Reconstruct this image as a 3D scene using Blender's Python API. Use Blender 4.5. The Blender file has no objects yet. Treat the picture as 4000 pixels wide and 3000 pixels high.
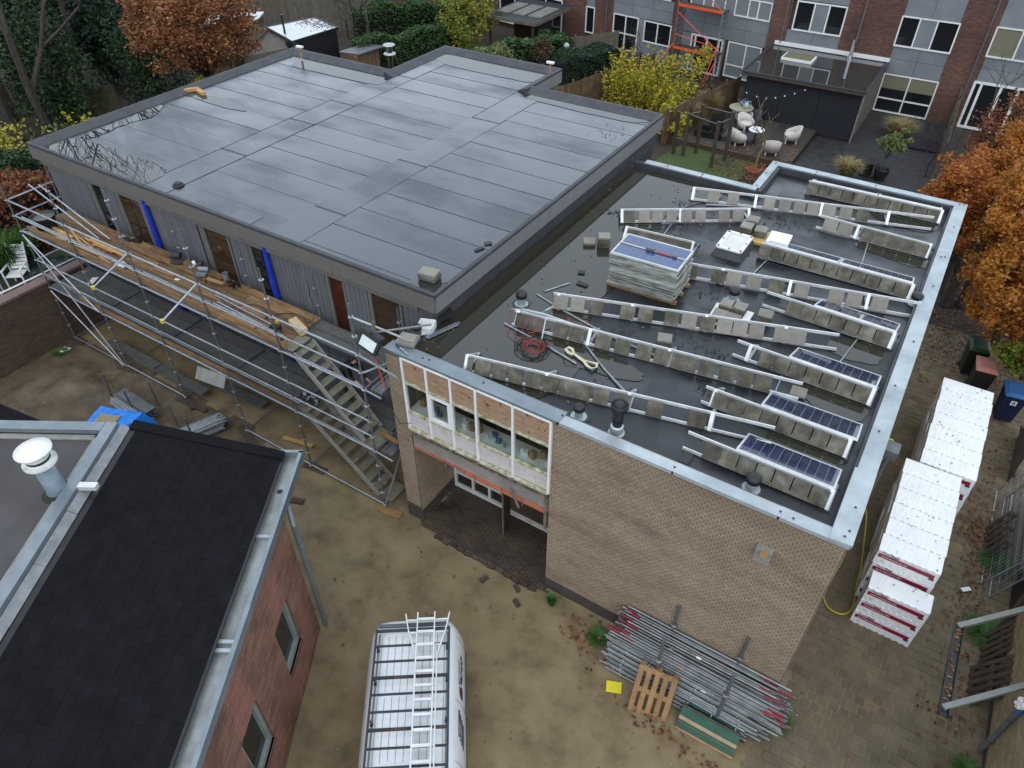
import bpy, math, random
import numpy as np
from mathutils import Vector, Matrix
random.seed(7); RNG = np.random.default_rng(7)
V = Vector
SC = bpy.context.scene
# ---------------- camera ----------------
CAMLOC = V((-0.818, -9.661, 14.9))
RIGHT = V((0.84451051, 0.53553378, -0.00236133)); UP = V((-0.35022558, 0.55561353, 0.75407934)); BACK = V((0.40514694, -0.63600093, 0.65677909))
cd = bpy.data.cameras.new('camera'); cam = bpy.data.objects.new('camera', cd); SC.collection.objects.link(cam)
cd.sensor_width = 36.0; cd.lens = 25.41; cd.clip_end = 2000.0; cd.clip_start = 0.1
cam.matrix_world = Matrix(((RIGHT.x, UP.x, BACK.x, CAMLOC.x), (RIGHT.y, UP.y, BACK.y, CAMLOC.y), (RIGHT.z, UP.z, BACK.z, CAMLOC.z), (0, 0, 0, 1)))
SC.camera = cam
# ---------------- sky and overcast sun ----------------
SUN_EL, SUN_AZ = math.radians(52), math.radians(150)      # azimuth of the sun, measured from +Y towards +X
world = bpy.data.worlds.new('World'); SC.world = world; world.use_nodes = True
wn, wl = world.node_tree.nodes, world.node_tree.links
wn.clear()
sky = wn.new('ShaderNodeTexSky'); sky.sky_type = 'NISHITA'; sky.sun_disc = False
sky.sun_elevation = SUN_EL; sky.sun_rotation = SUN_AZ; sky.air_density = 1.0; sky.dust_density = 1.0; sky.ozone_density = 1.0
hs = wn.new('ShaderNodeHueSaturation'); hs.inputs['Saturation'].default_value = 0.32
bg = wn.new('ShaderNodeBackground'); bg.inputs['Strength'].default_value = 0.15
wo = wn.new('ShaderNodeOutputWorld')
wl.new(sky.outputs[0], hs.inputs['Color']); cloud = wn.new('ShaderNodeMix'); cloud.data_type = 'RGBA'; cloud.inputs[0].default_value = 0.86      # closed, even cloud cover over the clear sky
cloud.inputs[7].default_value = (5.2, 5.95, 6.95, 1.0)
wl.new(hs.outputs[0], cloud.inputs[6]); wl.new(cloud.outputs[2], bg.inputs[0]); wl.new(bg.outputs[0], wo.inputs[0])
sl = bpy.data.lights.new('sun', 'SUN'); sl.energy = 0.6; sl.angle = math.radians(60); sl.color = (1.0, 0.97, 0.93)
sun = bpy.data.objects.new('sun', sl); SC.collection.objects.link(sun)
sd = V((math.sin(SUN_AZ)*math.cos(SUN_EL), math.cos(SUN_AZ)*math.cos(SUN_EL), math.sin(SUN_EL)))
sun.rotation_euler = (-sd).to_track_quat('-Z', 'Y').to_euler(); sun.location = (0, -20, 40)
SC.view_settings.view_transform = 'Standard'; SC.view_settings.look = 'None'; SC.view_settings.gamma = 1.0
SC.view_settings.exposure = 0.55
SC.render.engine = 'CYCLES'
try:
    SC.cycles.max_bounces = 6; SC.cycles.transparent_max_bounces = 6; SC.cycles.use_denoising = True
except Exception: pass

# ---------------- helpers ----------------
C = SC.collection
def lerp(a, b, t): return a + (b - a)*t
class MB:
    """collects geometry; build() links it as one mesh object"""
    def __init__(s): s.v = []; s.f = []; s.m = []; s.cur = 0
    def add(s, vs, fs):
        n = len(s.v); s.v += [tuple(v) for v in vs]; s.f += [tuple(i+n for i in f) for f in fs]; s.m += [s.cur]*len(fs); return s
    def obox(s, c, ax, ay, az):
        c, ax, ay, az = V(c), V(ax), V(ay), V(az)
        vs = [c+sx*ax+sy*ay+sz*az for sz in (-1, 1) for sy in (-1, 1) for sx in (-1, 1)]
        return s.add(vs, [(0, 2, 3, 1), (4, 5, 7, 6), (0, 1, 5, 4), (2, 6, 7, 3), (0, 4, 6, 2), (1, 3, 7, 5)])
    def box(s, c, d, rz=0.0):
        cs, sn = math.cos(rz), math.sin(rz)
        return s.obox(c, V((cs, sn, 0))*d[0]/2, V((-sn, cs, 0))*d[1]/2, V((0, 0, d[2]/2)))
    def bb(s, a, b):
        a, b = V(a), V(b); return s.box((a+b)/2, b-a)
    def beam(s, p, q, w, h, up=(0, 0, 1)):
        p, q = V(p), V(q); d = q-p
        if d.length < 1e-6: return s
        sd_ = d.normalized().cross(V(up))
        if sd_.length < 1e-4: sd_ = d.normalized().cross(V((1, 0, 0)))
        sd_.normalize(); u = sd_.cross(d).normalized()
        return s.obox((p+q)/2, d/2, sd_*w/2, u*h/2)
    def tube(s, p, q, r, n=8, r2=None, cap=True):
        p, q = V(p), V(q); d = (q-p).normalized(); r2 = r if r2 is None else r2
        a = d.cross(V((0, 0, 1)));  a = a if a.length > 1e-3 else d.cross(V((1, 0, 0)))
        a.normalize(); b = d.cross(a)
        vs = []
        for k in range(n):
            t = 2*math.pi*k/n; e = a*math.cos(t)+b*math.sin(t); vs += [p+e*r, q+e*r2]
        fs = [(2*k, (2*k+2) % (2*n), (2*k+3) % (2*n), 2*k+1) for k in range(n)]
        if cap: fs += [tuple(2*k for k in range(n)), tuple(2*k+1 for k in reversed(range(n)))]
        return s.add(vs, fs)
    def path(s, pts, r, n=6):
        pts = [V(p) for p in pts]; vs = []; m = len(pts)
        for i, p in enumerate(pts):
            d = (pts[min(i+1, m-1)]-pts[max(i-1, 0)]).normalized()
            a = d.cross(V((0.02, 0.01, 1))); a = a if a.length > 1e-3 else d.cross(V((1, 0, 0)))
            a.normalize(); b = d.cross(a); rr = r[i] if isinstance(r, (list, tuple)) else r
            vs += [p+(a*math.cos(2*math.pi*k/n)+b*math.sin(2*math.pi*k/n))*rr for k in range(n)]
        fs = [(i*n+k, i*n+(k+1) % n, (i+1)*n+(k+1) % n, (i+1)*n+k) for i in range(m-1) for k in range(n)]
        fs += [tuple(reversed(range(n))), tuple((m-1)*n+k for k in range(n))]
        return s.add(vs, fs)
    def lathe(s, c, prof, n=16):
        c = V(c); vs = []
        for r, z in prof: vs += [c+V((r*math.cos(2*math.pi*k/n), r*math.sin(2*math.pi*k/n), z)) for k in range(n)]
        fs = [(i*n+k, i*n+(k+1) % n, (i+1)*n+(k+1) % n, (i+1)*n+k) for i in range(len(prof)-1) for k in range(n)]
        fs += [tuple(reversed(range(n))), tuple((len(prof)-1)*n+k for k in range(n))]
        return s.add(vs, fs)
    def prism(s, poly, z0, z1):
        n = len(poly); vs = [V((p[0], p[1], z0)) for p in poly]+[V((p[0], p[1], z1)) for p in poly]
        return s.add(vs, [tuple(reversed(range(n))), tuple(range(n, 2*n))]+[(k, (k+1) % n, n+(k+1) % n, n+k) for k in range(n)])
    def quad(s, a, b, c, d): return s.add([a, b, c, d], [(0, 1, 2, 3)])
    def mesh(s, name, mats, smooth=False):
        me = bpy.data.meshes.new(name); me.from_pydata(s.v, [], s.f)
        for m in (mats if isinstance(mats, (list, tuple)) else [mats]): me.materials.append(m)
        if any(s.m): me.polygons.foreach_set('material_index', s.m)
        if smooth: me.polygons.foreach_set('use_smooth', [True]*len(s.f))
        me.update(); return me
    def build(s, name, mats, parent=None, smooth=False, **kw):
        return link(name, s.mesh(name, mats, smooth), parent, **kw)
def wmat(o):
    m = o.matrix_basis.copy()
    return wmat(o.parent) @ o.matrix_parent_inverse @ m if o.parent else m
def link(name, data, parent=None, keep=True, loc=None, mtx=None, label=None, cat=None, group=None, kind=None):
    o = bpy.data.objects.new(name, data); C.objects.link(o)
    if mtx is not None: o.matrix_basis = mtx
    elif loc is not None: o.location = loc
    if parent is not None:
        o.parent = parent
        if keep: o.matrix_parent_inverse = wmat(parent).inverted()
    return tag(o, label, cat, group, kind)
def tag(o, label=None, cat=None, group=None, kind=None):
    if label: o['label'] = label
    if cat: o['category'] = cat
    if group: o['group'] = group
    if kind: o['kind'] = kind
    return o
def thing(name, loc, label, cat, group=None, rz=0.0):
    o = bpy.data.objects.new(name, None); C.objects.link(o); o.empty_display_size = 0.1
    o.location = loc; o.rotation_euler = (0, 0, rz)
    return tag(o, label, cat, group)
def copy_tree(o, parent=None):
    c = o.copy(); C.objects.link(c)
    if parent is not None: c.parent = parent
    for ch in list(o.children): copy_tree(ch, c)
    return c
ORD = ['first', 'second', 'third', 'fourth', 'fifth', 'sixth', 'seventh', 'eighth', 'ninth', 'tenth', 'eleventh', 'twelfth', 'thirteenth', 'fourteenth', 'fifteenth', 'sixteenth', 'seventeenth', 'eighteenth', 'nineteenth', 'twentieth', 'twenty-first', 'twenty-second', 'twenty-third', 'twenty-fourth']
# ---------------- materials ----------------
MATS = {}
def pm(name, cols, scale=3.0, rough=0.7, r2=None, metal=0.0, bump=0.0, bscale=40.0, island=0.0, spec=0.5, stretch=None, coords='P', detail=5.0, coat=0.0, sheen=0.0, rscale=None, obj=0.0, coatr=0.05):
    """cols: list of (r,g,b) spread over a noise ramp; island: brightness jitter per loose piece; obj: per object"""
    if name in MATS: return MATS[name]
    m = bpy.data.materials.new(name); m.use_nodes = True; MATS[name] = m
    N, L = m.node_tree.nodes, m.node_tree.links
    b = N['Principled BSDF']; b.inputs['Metallic'].default_value = metal; b.inputs['Specular IOR Level'].default_value = spec
    b.inputs['Coat Weight'].default_value = coat; b.inputs['Coat Roughness'].default_value = coatr
    if isinstance(cols[0], (int, float)): cols = [cols, tuple(c*0.8 for c in cols)]
    if max(max(c) for c in cols) < .5: cols = [tuple(x*0.8 for x in c) for c in cols]      # everything is rain-wet and a little darker than dry
    if coords == 'P': co = N.new('ShaderNodeNewGeometry').outputs['Position']
    else: co = N.new('ShaderNodeTexCoord').outputs['Object']
    if stretch:
        mp = N.new('ShaderNodeMapping'); mp.inputs['Scale'].default_value = stretch; L.new(co, mp.inputs[0]); co2 = mp.outputs[0]
    else: co2 = co
    nz = N.new('ShaderNodeTexNoise'); nz.inputs['Scale'].default_value = scale; nz.inputs['Detail'].default_value = detail; nz.inputs['Roughness'].default_value = 0.62
    L.new(co2, nz.inputs['Vector'])
    rp = N.new('ShaderNodeValToRGB'); e = rp.color_ramp.elements
    n = len(cols)
    e[0].position = 0.3; e[0].color = (*cols[0], 1); e[1].position = 0.7; e[1].color = (*cols[-1], 1)
    for i in range(1, n-1):
        x = e.new(0.3+0.4*i/(n-1)); x.color = (*cols[i], 1)
    L.new(nz.outputs[0], rp.inputs[0]); col = rp.outputs[0]
    for src, amt in ((('g', 'Random Per Island'), island), (('o', 'Random'), obj)):
        if amt:
            r = N.new('ShaderNodeNewGeometry').outputs['Random Per Island'] if src[0] == 'g' else N.new('ShaderNodeObjectInfo').outputs['Random']
            mr = N.new('ShaderNodeMapRange'); mr.inputs[3].default_value = 1-amt; mr.inputs[4].default_value = 1+amt; L.new(r, mr.inputs[0])
            mx = N.new('ShaderNodeMix'); mx.data_type = 'RGBA'; mx.blend_type = 'MULTIPLY'; mx.inputs[0].default_value = 1.0
            L.new(col, mx.inputs[6]); L.new(mr.outputs[0], mx.inputs[7]); col = mx.outputs[2]
    L.new(col, b.inputs['Base Color'])
    if r2 is None: b.inputs['Roughness'].default_value = rough
    else:
        n2 = N.new('ShaderNodeTexNoise'); n2.inputs['Scale'].default_value = rscale or scale*0.7; n2.inputs['Detail'].default_value = 4; L.new(co2, n2.inputs['Vector'])
        mr = N.new('ShaderNodeMapRange'); mr.inputs[1].default_value = 0.35; mr.inputs[2].default_value = 0.65; mr.inputs[3].default_value = rough; mr.inputs[4].default_value = r2
        L.new(n2.outputs[0], mr.inputs[0]); L.new(mr.outputs[0], b.inputs['Roughness'])
    if bump:
        n3 = N.new('ShaderNodeTexNoise'); n3.inputs['Scale'].default_value = bscale; n3.inputs['Detail'].default_value = 4; L.new(co2, n3.inputs['Vector'])
        bp = N.new('ShaderNodeBump'); bp.inputs['Strength'].default_value = bump; bp.inputs['Distance'].default_value = 0.02
        L.new(n3.outputs[0], bp.inputs['Height']); L.new(bp.outputs[0], b.inputs['Normal'])
    return m
def ramp_island(name, cols, rough=0.6, trans=0.0, spec=0.3):
    """each loose piece (leaf) takes one colour of the list"""
    if name in MATS: return MATS[name]
    m = bpy.data.materials.new(name); m.use_nodes = True; MATS[name] = m
    N, L = m.node_tree.nodes, m.node_tree.links; b = N['Principled BSDF']
    b.inputs['Roughness'].default_value = rough; b.inputs['Specular IOR Level'].default_value = spec
    g = N.new('ShaderNodeNewGeometry'); rp = N.new('ShaderNodeValToRGB'); e = rp.color_ramp.elements
    e[0].position = 0; e[0].color = (*cols[0], 1); e[1].position = 1; e[1].color = (*cols[-1], 1)
    for i in range(1, len(cols)-1): x = e.new(i/(len(cols)-1)); x.color = (*cols[i], 1)
    nz = N.new('ShaderNodeTexNoise'); nz.inputs['Scale'].default_value = 0.8; nz.inputs['Detail'].default_value = 2; L.new(g.outputs['Position'], nz.inputs['Vector'])
    mt = N.new('ShaderNodeMath'); mt.operation = 'MULTIPLY_ADD'; mt.inputs[1].default_value = 1.6; mt.inputs[2].default_value = -0.8; L.new(nz.outputs[0], mt.inputs[0])
    ad = N.new('ShaderNodeMath'); ad.operation = 'ADD'; ad.use_clamp = True; L.new(mt.outputs[0], ad.inputs[0]); L.new(g.outputs['Random Per Island'], ad.inputs[1])
    L.new(ad.outputs[0], rp.inputs[0]); L.new(rp.outputs[0], b.inputs['Base Color'])
    if trans:
        t = N.new('ShaderNodeBsdfTranslucent'); mx = N.new('ShaderNodeMixShader'); mx.inputs[0].default_value = trans
        L.new(rp.outputs[0], t.inputs[0]); L.new(b.outputs[0], mx.inputs[1]); L.new(t.outputs[0], mx.inputs[2]); L.new(mx.outputs[0], N['Material Output'].inputs[0])
    return m
def glassy(name, col, rough=0.04, trans=0.0):
    if name in MATS: return MATS[name]
    m = bpy.data.materials.new(name); m.use_nodes = True; MATS[name] = m
    b = m.node_tree.nodes['Principled BSDF']; b.inputs['Base Color'].default_value = (*col, 1); b.inputs['Roughness'].default_value = rough
    b.inputs['Specular IOR Level'].default_value = 0.5; b.inputs['Transmission Weight'].default_value = trans
    return m
def pane_mat():
    if 'pane' in MATS: return MATS['pane']
    m = bpy.data.materials.new('pane'); m.use_nodes = True; MATS['pane'] = m
    N, L = m.node_tree.nodes, m.node_tree.links
    t = N.new('ShaderNodeBsdfTransparent'); t.inputs[0].default_value = (0.86, 0.9, 0.88, 1); g = N.new('ShaderNodeBsdfGlossy'); g.inputs['Roughness'].default_value = 0.02
    lw = N.new('ShaderNodeLayerWeight'); pw_ = N.new('ShaderNodeMath'); pw_.operation = 'POWER'; pw_.inputs[1].default_value = 4.0; fr = N.new('ShaderNodeMath'); fr.operation = 'MULTIPLY_ADD'; fr.inputs[1].default_value = .8; fr.inputs[2].default_value = .05
    L.new(lw.outputs['Facing'], pw_.inputs[0]); L.new(pw_.outputs[0], fr.inputs[0]); mx = N.new('ShaderNodeMixShader')
    L.new(fr.outputs[0], mx.inputs[0]); L.new(t.outputs[0], mx.inputs[1]); L.new(g.outputs[0], mx.inputs[2]); L.new(mx.outputs[0], N['Material Output'].inputs[0])
    return m
M = {}
M['sand'] = pm('sand', [(.15, .108, .056), (.255, .19, .1), (.32, .248, .138)], scale=1.3, rough=.75, r2=.95, bump=.5, bscale=9, detail=9)
M['mud'] = pm('mud', [(.07, .05, .03), (.13, .095, .055), (.2, .15, .085)], scale=1.6, rough=.5, r2=.9, bump=.9, bscale=6, detail=9)
M['soil'] = pm('soil', [(.022, .017, .012), (.05, .038, .025), (.075, .055, .03)], scale=1.2, rough=.95, bump=.5, bscale=8)
M['block'] = pm('gasblock', [(.5, .45, .43), (.62, .57, .55)], scale=4, rough=.9)
M['brick_tan'] = pm('brick_tan', [(.25, .18, .118), (.34, .255, .17), (.39, .3, .21)], scale=.8, stretch=(1, 1, 2.5), rough=.85, island=.11, bump=.3, bscale=60, detail=7)
M['mortar'] = pm('mortar', [(.11, .09, .07), (.16, .132, .1)], scale=5, rough=.95)
M['brick_plinth'] = pm('brick_plinth', [(.05, .04, .035), (.085, .07, .06)], scale=3, rough=.85, island=.2)
M['brick_red'] = pm('brick_red', [(.16, .075, .048), (.235, .118, .076), (.275, .148, .098)], scale=1.3, rough=.85, island=.25)
M['brick_redlt'] = pm('brick_redlt', [(.27, .115, .08), (.33, .15, .108)], scale=2, rough=.85, island=.15)
M['mortar_red'] = pm('mortar_red', [(.14, .085, .06), (.2, .13, .09)], scale=5, rough=.95)
M['brick_house'] = pm('brick_house', [(.10, .048, .036), (.15, .07, .053), (.18, .092, .07)], scale=.6, rough=.85, island=.3)
M['brick_dark'] = pm('brick_dark', [(.07, .043, .027), (.115, .072, .045)], scale=1.5, rough=.85, island=.25)
M['brick_yellow'] = pm('brick_yellow', [(.27, .2, .105), (.37, .285, .16)], scale=2, rough=.85, island=.18)
M['mortar_yel'] = pm('mortar_yel', [(.17, .13, .08), (.22, .17, .1)], scale=5, rough=.95)
M['zinc'] = pm('zinc', [(.24, .285, .31), (.34, .385, .41)], scale=2.5, rough=.35, r2=.55, metal=.55)
M['zinc_white'] = pm('zinc_white', [(.3, .34, .355), (.4, .445, .46), (.5, .55, .56)], scale=1.4, rough=.35, r2=.55, metal=.35, bump=.05, bscale=4)
M['galv'] = pm('galv', [(.30, .32, .34), (.47, .5, .53)], scale=6, rough=.38, r2=.55, metal=.75, obj=.12)
M['galv_dark'] = pm('galv_dark', [(.17, .18, .185), (.27, .285, .29)], scale=5, rough=.45, r2=.6, metal=.6, obj=.15)
M['white'] = pm('white', [(.72, .72, .7), (.82, .82, .8)], scale=3, rough=.4)
M['white_dirty'] = pm('white_dirty', [(.45, .45, .38), (.7, .7, .66), (.8, .8, .78)], scale=4, rough=.55)
M['black'] = pm('black', [(.012, .012, .013), (.022, .022, .024)], scale=4, rough=.45)
M['rubber'] = pm('rubber', [(.03, .03, .032), (.05, .05, .052)], scale=4, rough=.65)
M['darkgrey'] = pm('darkgrey', [(.04, .042, .046), (.06, .062, .068)], scale=2, rough=.6)
def wet_sheet(name, dry, wet, sx=(.22, .8, .8), lo=.42, hi=.6, rd=.5, rw=.1, coat=.9, objw=.16):
    m = bpy.data.materials.new(name); m.use_nodes = True; MATS[name] = m; N, L = m.node_tree.nodes, m.node_tree.links; b = N['Principled BSDF']
    g = N.new('ShaderNodeNewGeometry'); mp = N.new('ShaderNodeMapping'); mp.inputs['Scale'].default_value = sx; L.new(g.outputs['Position'], mp.inputs[0])
    nz = N.new('ShaderNodeTexNoise'); nz.inputs['Scale'].default_value = 1.0; nz.inputs['Detail'].default_value = 6; nz.inputs['Roughness'].default_value = .55; L.new(mp.outputs[0], nz.inputs['Vector'])
    oi = N.new('ShaderNodeObjectInfo'); ma = N.new('ShaderNodeMath'); ma.operation = 'MULTIPLY_ADD'; ma.inputs[1].default_value = objw; L.new(oi.outputs['Random'], ma.inputs[0]); L.new(nz.outputs[0], ma.inputs[2])
    mr = N.new('ShaderNodeMapRange'); mr.inputs[1].default_value = lo; mr.inputs[2].default_value = hi; mr.interpolation_type = 'SMOOTHSTEP'; L.new(ma.outputs[0], mr.inputs[0]); w = mr.outputs[0]
    mx = N.new('ShaderNodeMix'); mx.data_type = 'RGBA'; mx.inputs[6].default_value = (*dry, 1); mx.inputs[7].default_value = (*wet, 1); L.new(w, mx.inputs[0]); L.new(mx.outputs[2], b.inputs['Base Color'])
    r = N.new('ShaderNodeMapRange'); r.inputs[3].default_value = rd; r.inputs[4].default_value = rw; L.new(w, r.inputs[0]); L.new(r.outputs[0], b.inputs['Roughness'])
    c = N.new('ShaderNodeMath'); c.operation = 'MULTIPLY'; c.inputs[1].default_value = coat; L.new(w, c.inputs[0]); L.new(c.outputs[0], b.inputs['Coat Weight']); b.inputs['Coat Roughness'].default_value = .1; b.inputs['Specular IOR Level'].default_value = .7
    n3 = N.new('ShaderNodeTexNoise'); n3.inputs['Scale'].default_value = 180; bp = N.new('ShaderNodeBump'); bp.inputs['Strength'].default_value = .12; bp.inputs['Distance'].default_value = .01; L.new(g.outputs['Position'], n3.inputs['Vector']); L.new(n3.outputs[0], bp.inputs['Height']); L.new(bp.outputs[0], b.inputs['Normal'])
    return m
M['bitumen_edge'] = pm('bitumen_edge', [(.045, .045, .05), (.07, .072, .078)], scale=3, rough=.5, r2=.7, bump=.2, bscale=160)
M['bitumen'] = wet_sheet('bitumen', (.036, .047, .06), (.026, .035, .046), sx=(.4, .8, .8), lo=.28, hi=.74, rd=.42, rw=.13, coat=.8, objw=.16)
M['bitumen_old'] = wet_sheet('bitumen_old', (.02, .0235, .028), (.011, .0135, .017), sx=(.6, .8, .8), lo=.45, hi=.75, rd=.62, rw=.22, coat=.35)
M['concrete'] = pm('concrete', [(.25, .24, .21), (.36, .35, .31)], scale=5, rough=.85, bump=.2)
M['tile'] = pm('tile', [(.24, .222, .185), (.33, .305, .26)], scale=6, rough=.8, bump=.25, bscale=70, obj=.18)
M['tile_moss'] = pm('tile_moss', [(.06, .055, .038), (.125, .115, .08), (.235, .22, .18)], scale=3.5, rough=.85, bump=.35, bscale=50, obj=.22)
M['wood'] = pm('wood', [(.3, .16, .06), (.44, .26, .11)], scale=4, rough=.65, island=.15, obj=.15)
M['wood_deck'] = pm('wood_deck', [(.1, .06, .028), (.235, .135, .058), (.33, .2, .095)], scale=2.2, rough=.5, r2=.7, obj=.38, detail=8, stretch=(1, 5, 5))
M['wood_grey'] = pm('wood_grey', [(.12, .1, .07), (.2, .175, .13)], scale=5, rough=.8, obj=.15, island=.1)
M['wood_dark'] = pm('wood_dark', [(.05, .035, .025), (.1, .07, .05)], scale=5, rough=.75, obj=.2, island=.2)
M['wood_fence'] = pm('wood_fence', [(.1, .06, .032), (.21, .13, .07)], scale=3, rough=.8, obj=.25, island=.25)
M['wood_new'] = pm('wood_new', [(.42, .23, .07), (.55, .34, .13)], scale=5, rough=.6, obj=.15)
M['ply'] = pm('ply', [(.3, .175, .1), (.42, .27, .17), (.49, .345, .235)], scale=3, rough=.6, stretch=(1, 1, 5))
M['clad'] = pm('clad', [(.125, .127, .14), (.165, .168, .185)], scale=5, rough=.6, obj=.1, stretch=(9, 9, .6))
M['fascia'] = pm('fascia', [(.15, .143, .125), (.185, .176, .155)], scale=2, rough=.45, stretch=(3, 3, 8))
M['fascia_side'] = pm('fascia_side', [(.18, .18, .18), (.27, .27, .27)], scale=3, rough=.5, stretch=(30, 30, .5))
M['frame_grey'] = pm('frame_grey', [(.15, .155, .135), (.19, .195, .17)], scale=3, rough=.5)
M['frame_green'] = pm('frame_green', [(.25, .3, .27), (.33, .38, .34)], scale=3, rough=.5)
M['blue'] = pm('blue', [(.006, .02, .3), (.012, .05, .5)], scale=6, rough=.35)
M['tarp'] = pm('tarp', [(.012, .17, .66), (.025, .28, .85)], scale=5, rough=.4)
M['alu'] = pm('alu', [(.6, .61, .6), (.78, .79, .78)], scale=5, rough=.4, metal=.35)
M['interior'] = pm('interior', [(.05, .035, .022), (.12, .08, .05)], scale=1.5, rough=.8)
M['glass_dark'] = glassy('glass_dark', (.012, .014, .016))
M['glass_brown'] = glassy('glass_brown', (.045, .026, .015))
M['glass_blind'] = glassy('glass_blind', (.2, .19, .13), .1)
M['pane'] = pane_mat()
M['water'] = glassy('water', (.03, .032, .03), 0.012); M['water'].node_tree.nodes['Principled BSDF'].inputs['IOR'].default_value = 1.95
M['water_murky'] = glassy('water_murky', (.028, .028, .018), 0.02); M['water_murky'].node_tree.nodes['Principled BSDF'].inputs['Specular IOR Level'].default_value = .8

# ================= ground =================
def vnoise(x, y, sc, seed):
    r = np.random.default_rng(seed); lat = r.random((64, 64)); x = np.asarray(x)*sc; y = np.asarray(y)*sc
    xi, yi = np.floor(x).astype(int), np.floor(y).astype(int); fx, fy = x-xi, y-yi
    fx, fy = fx*fx*(3-2*fx), fy*fy*(3-2*fy)
    g = lambda i, j: lat[i % 64, j % 64]
    return (g(xi, yi)*(1-fx)+g(xi+1, yi)*fx)*(1-fy)+(g(xi, yi+1)*(1-fx)+g(xi+1, yi+1)*fx)*fy
def fbm(x, y, sc, seed, o=4): return sum(vnoise(x, y, sc*2**k, seed+k)*0.5**k for k in range(o))/sum(0.5**k for k in range(o))
def sstep(a, b, x): t = np.clip((x-a)/(b-a), 0, 1); return t*t*(3-2*t)
def npmesh(name, verts, faces, mats, smooth=True, midx=None):
    me = bpy.data.meshes.new(name); verts = np.asarray(verts, dtype=np.float32); faces = np.asarray(faces, dtype=np.int32); k = faces.shape[1]
    me.vertices.add(len(verts)); me.vertices.foreach_set('co', verts.ravel())
    me.loops.add(faces.size); me.loops.foreach_set('vertex_index', faces.ravel())
    me.polygons.add(len(faces)); me.polygons.foreach_set('loop_start', np.arange(0, faces.size, k, dtype=np.int32))
    try: me.polygons.foreach_set('loop_total', np.full(len(faces), k, dtype=np.int32))
    except Exception: pass
    for m in (mats if isinstance(mats, (list, tuple)) else [mats]): me.materials.append(m)
    if midx is not None: me.polygons.foreach_set('material_index', np.asarray(midx, dtype=np.int32))
    if smooth: me.polygons.foreach_set('use_smooth', np.ones(len(faces), dtype=bool))
    me.update(calc_edges=True); me.validate(); return me
def gz(x, y):
    """height of the sandy yard"""
    x, y = np.asarray(x, float), np.asarray(y, float)
    z = (fbm(x, y, .55, 3)-.5)*.10 + (fbm(x, y, 2.6, 9, 3)-.5)*.035
    for off in (-.75, .75):
        yc = -2.2-.045*(x+9)**2*.35+off*.9+.25*np.sin(x*.4); z = z-.035*np.exp(-((y-yc)/.17)**2)*sstep(-16, -12, x)*sstep(-1, -4, x)
    mound = sstep(-13.5, -16.5, x)*sstep(-1.6, -2.8, y)*sstep(-24.2, -22.5, x)
    z = z + mound*(.12+.5*(fbm(x, y, .5, 21)-.3)) + mound*(fbm(x, y, 1.9, 31)-.5)*.25
    ins = sstep(-27, -23, x)*sstep(8, 5, x)*sstep(-14, -10, y)*sstep(15.5, 12, y)
    pav = sstep(-.9, .3, x+.35*(fbm(x, y, .9, 77)-.5))
    z = z*(1-pav)+pav*(-.011+.03*(fbm(x, y, 1.1, 51)-.5)) + (1-pav)*.02
    return z*ins - .02*(1-ins)
def grid_sheet(name, xs, ys, zf, mats, midxf=None, **kw):
    X, Y = np.meshgrid(xs, ys, indexing='ij'); Z = zf(X, Y); nx, ny = X.shape
    idx = np.arange(nx*ny).reshape(nx, ny)
    f = np.stack([idx[:-1, :-1], idx[1:, :-1], idx[1:, 1:], idx[:-1, 1:]], -1).reshape(-1, 4)
    mi = None
    if midxf: mi = midxf((X[:-1, :-1]+X[1:, 1:])/2, (Y[:-1, :-1]+Y[1:, 1:])/2).ravel().astype(int)
    return link(name, npmesh(name, np.stack([X, Y, Z], -1).reshape(-1, 3), f, mats, midx=mi), **kw)
gxs = np.concatenate([np.linspace(-900, -30, 9)[:-1], np.arange(-30, 9, .14), np.linspace(9, 900, 9)])
gys = np.concatenate([np.linspace(-900, -15, 9)[:-1], np.arange(-15, 16, .14), np.linspace(16, 1400, 12)])
grid_sheet('ground', gxs, gys, gz, [M['sand'], M['mud'], M['soil']], lambda x, y: np.where((y > 13) | (x < -24.5) | (x > 4) | (y < -16), 2, (sstep(-13.5, -15.5, x+1.5*(fbm(x, y, .6, 5)-.5))*sstep(-.4, -1.4, y+1.2*(fbm(x, y, .6, 6)-.5))*(x > -24.5) > .5)), kind='structure')

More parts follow.
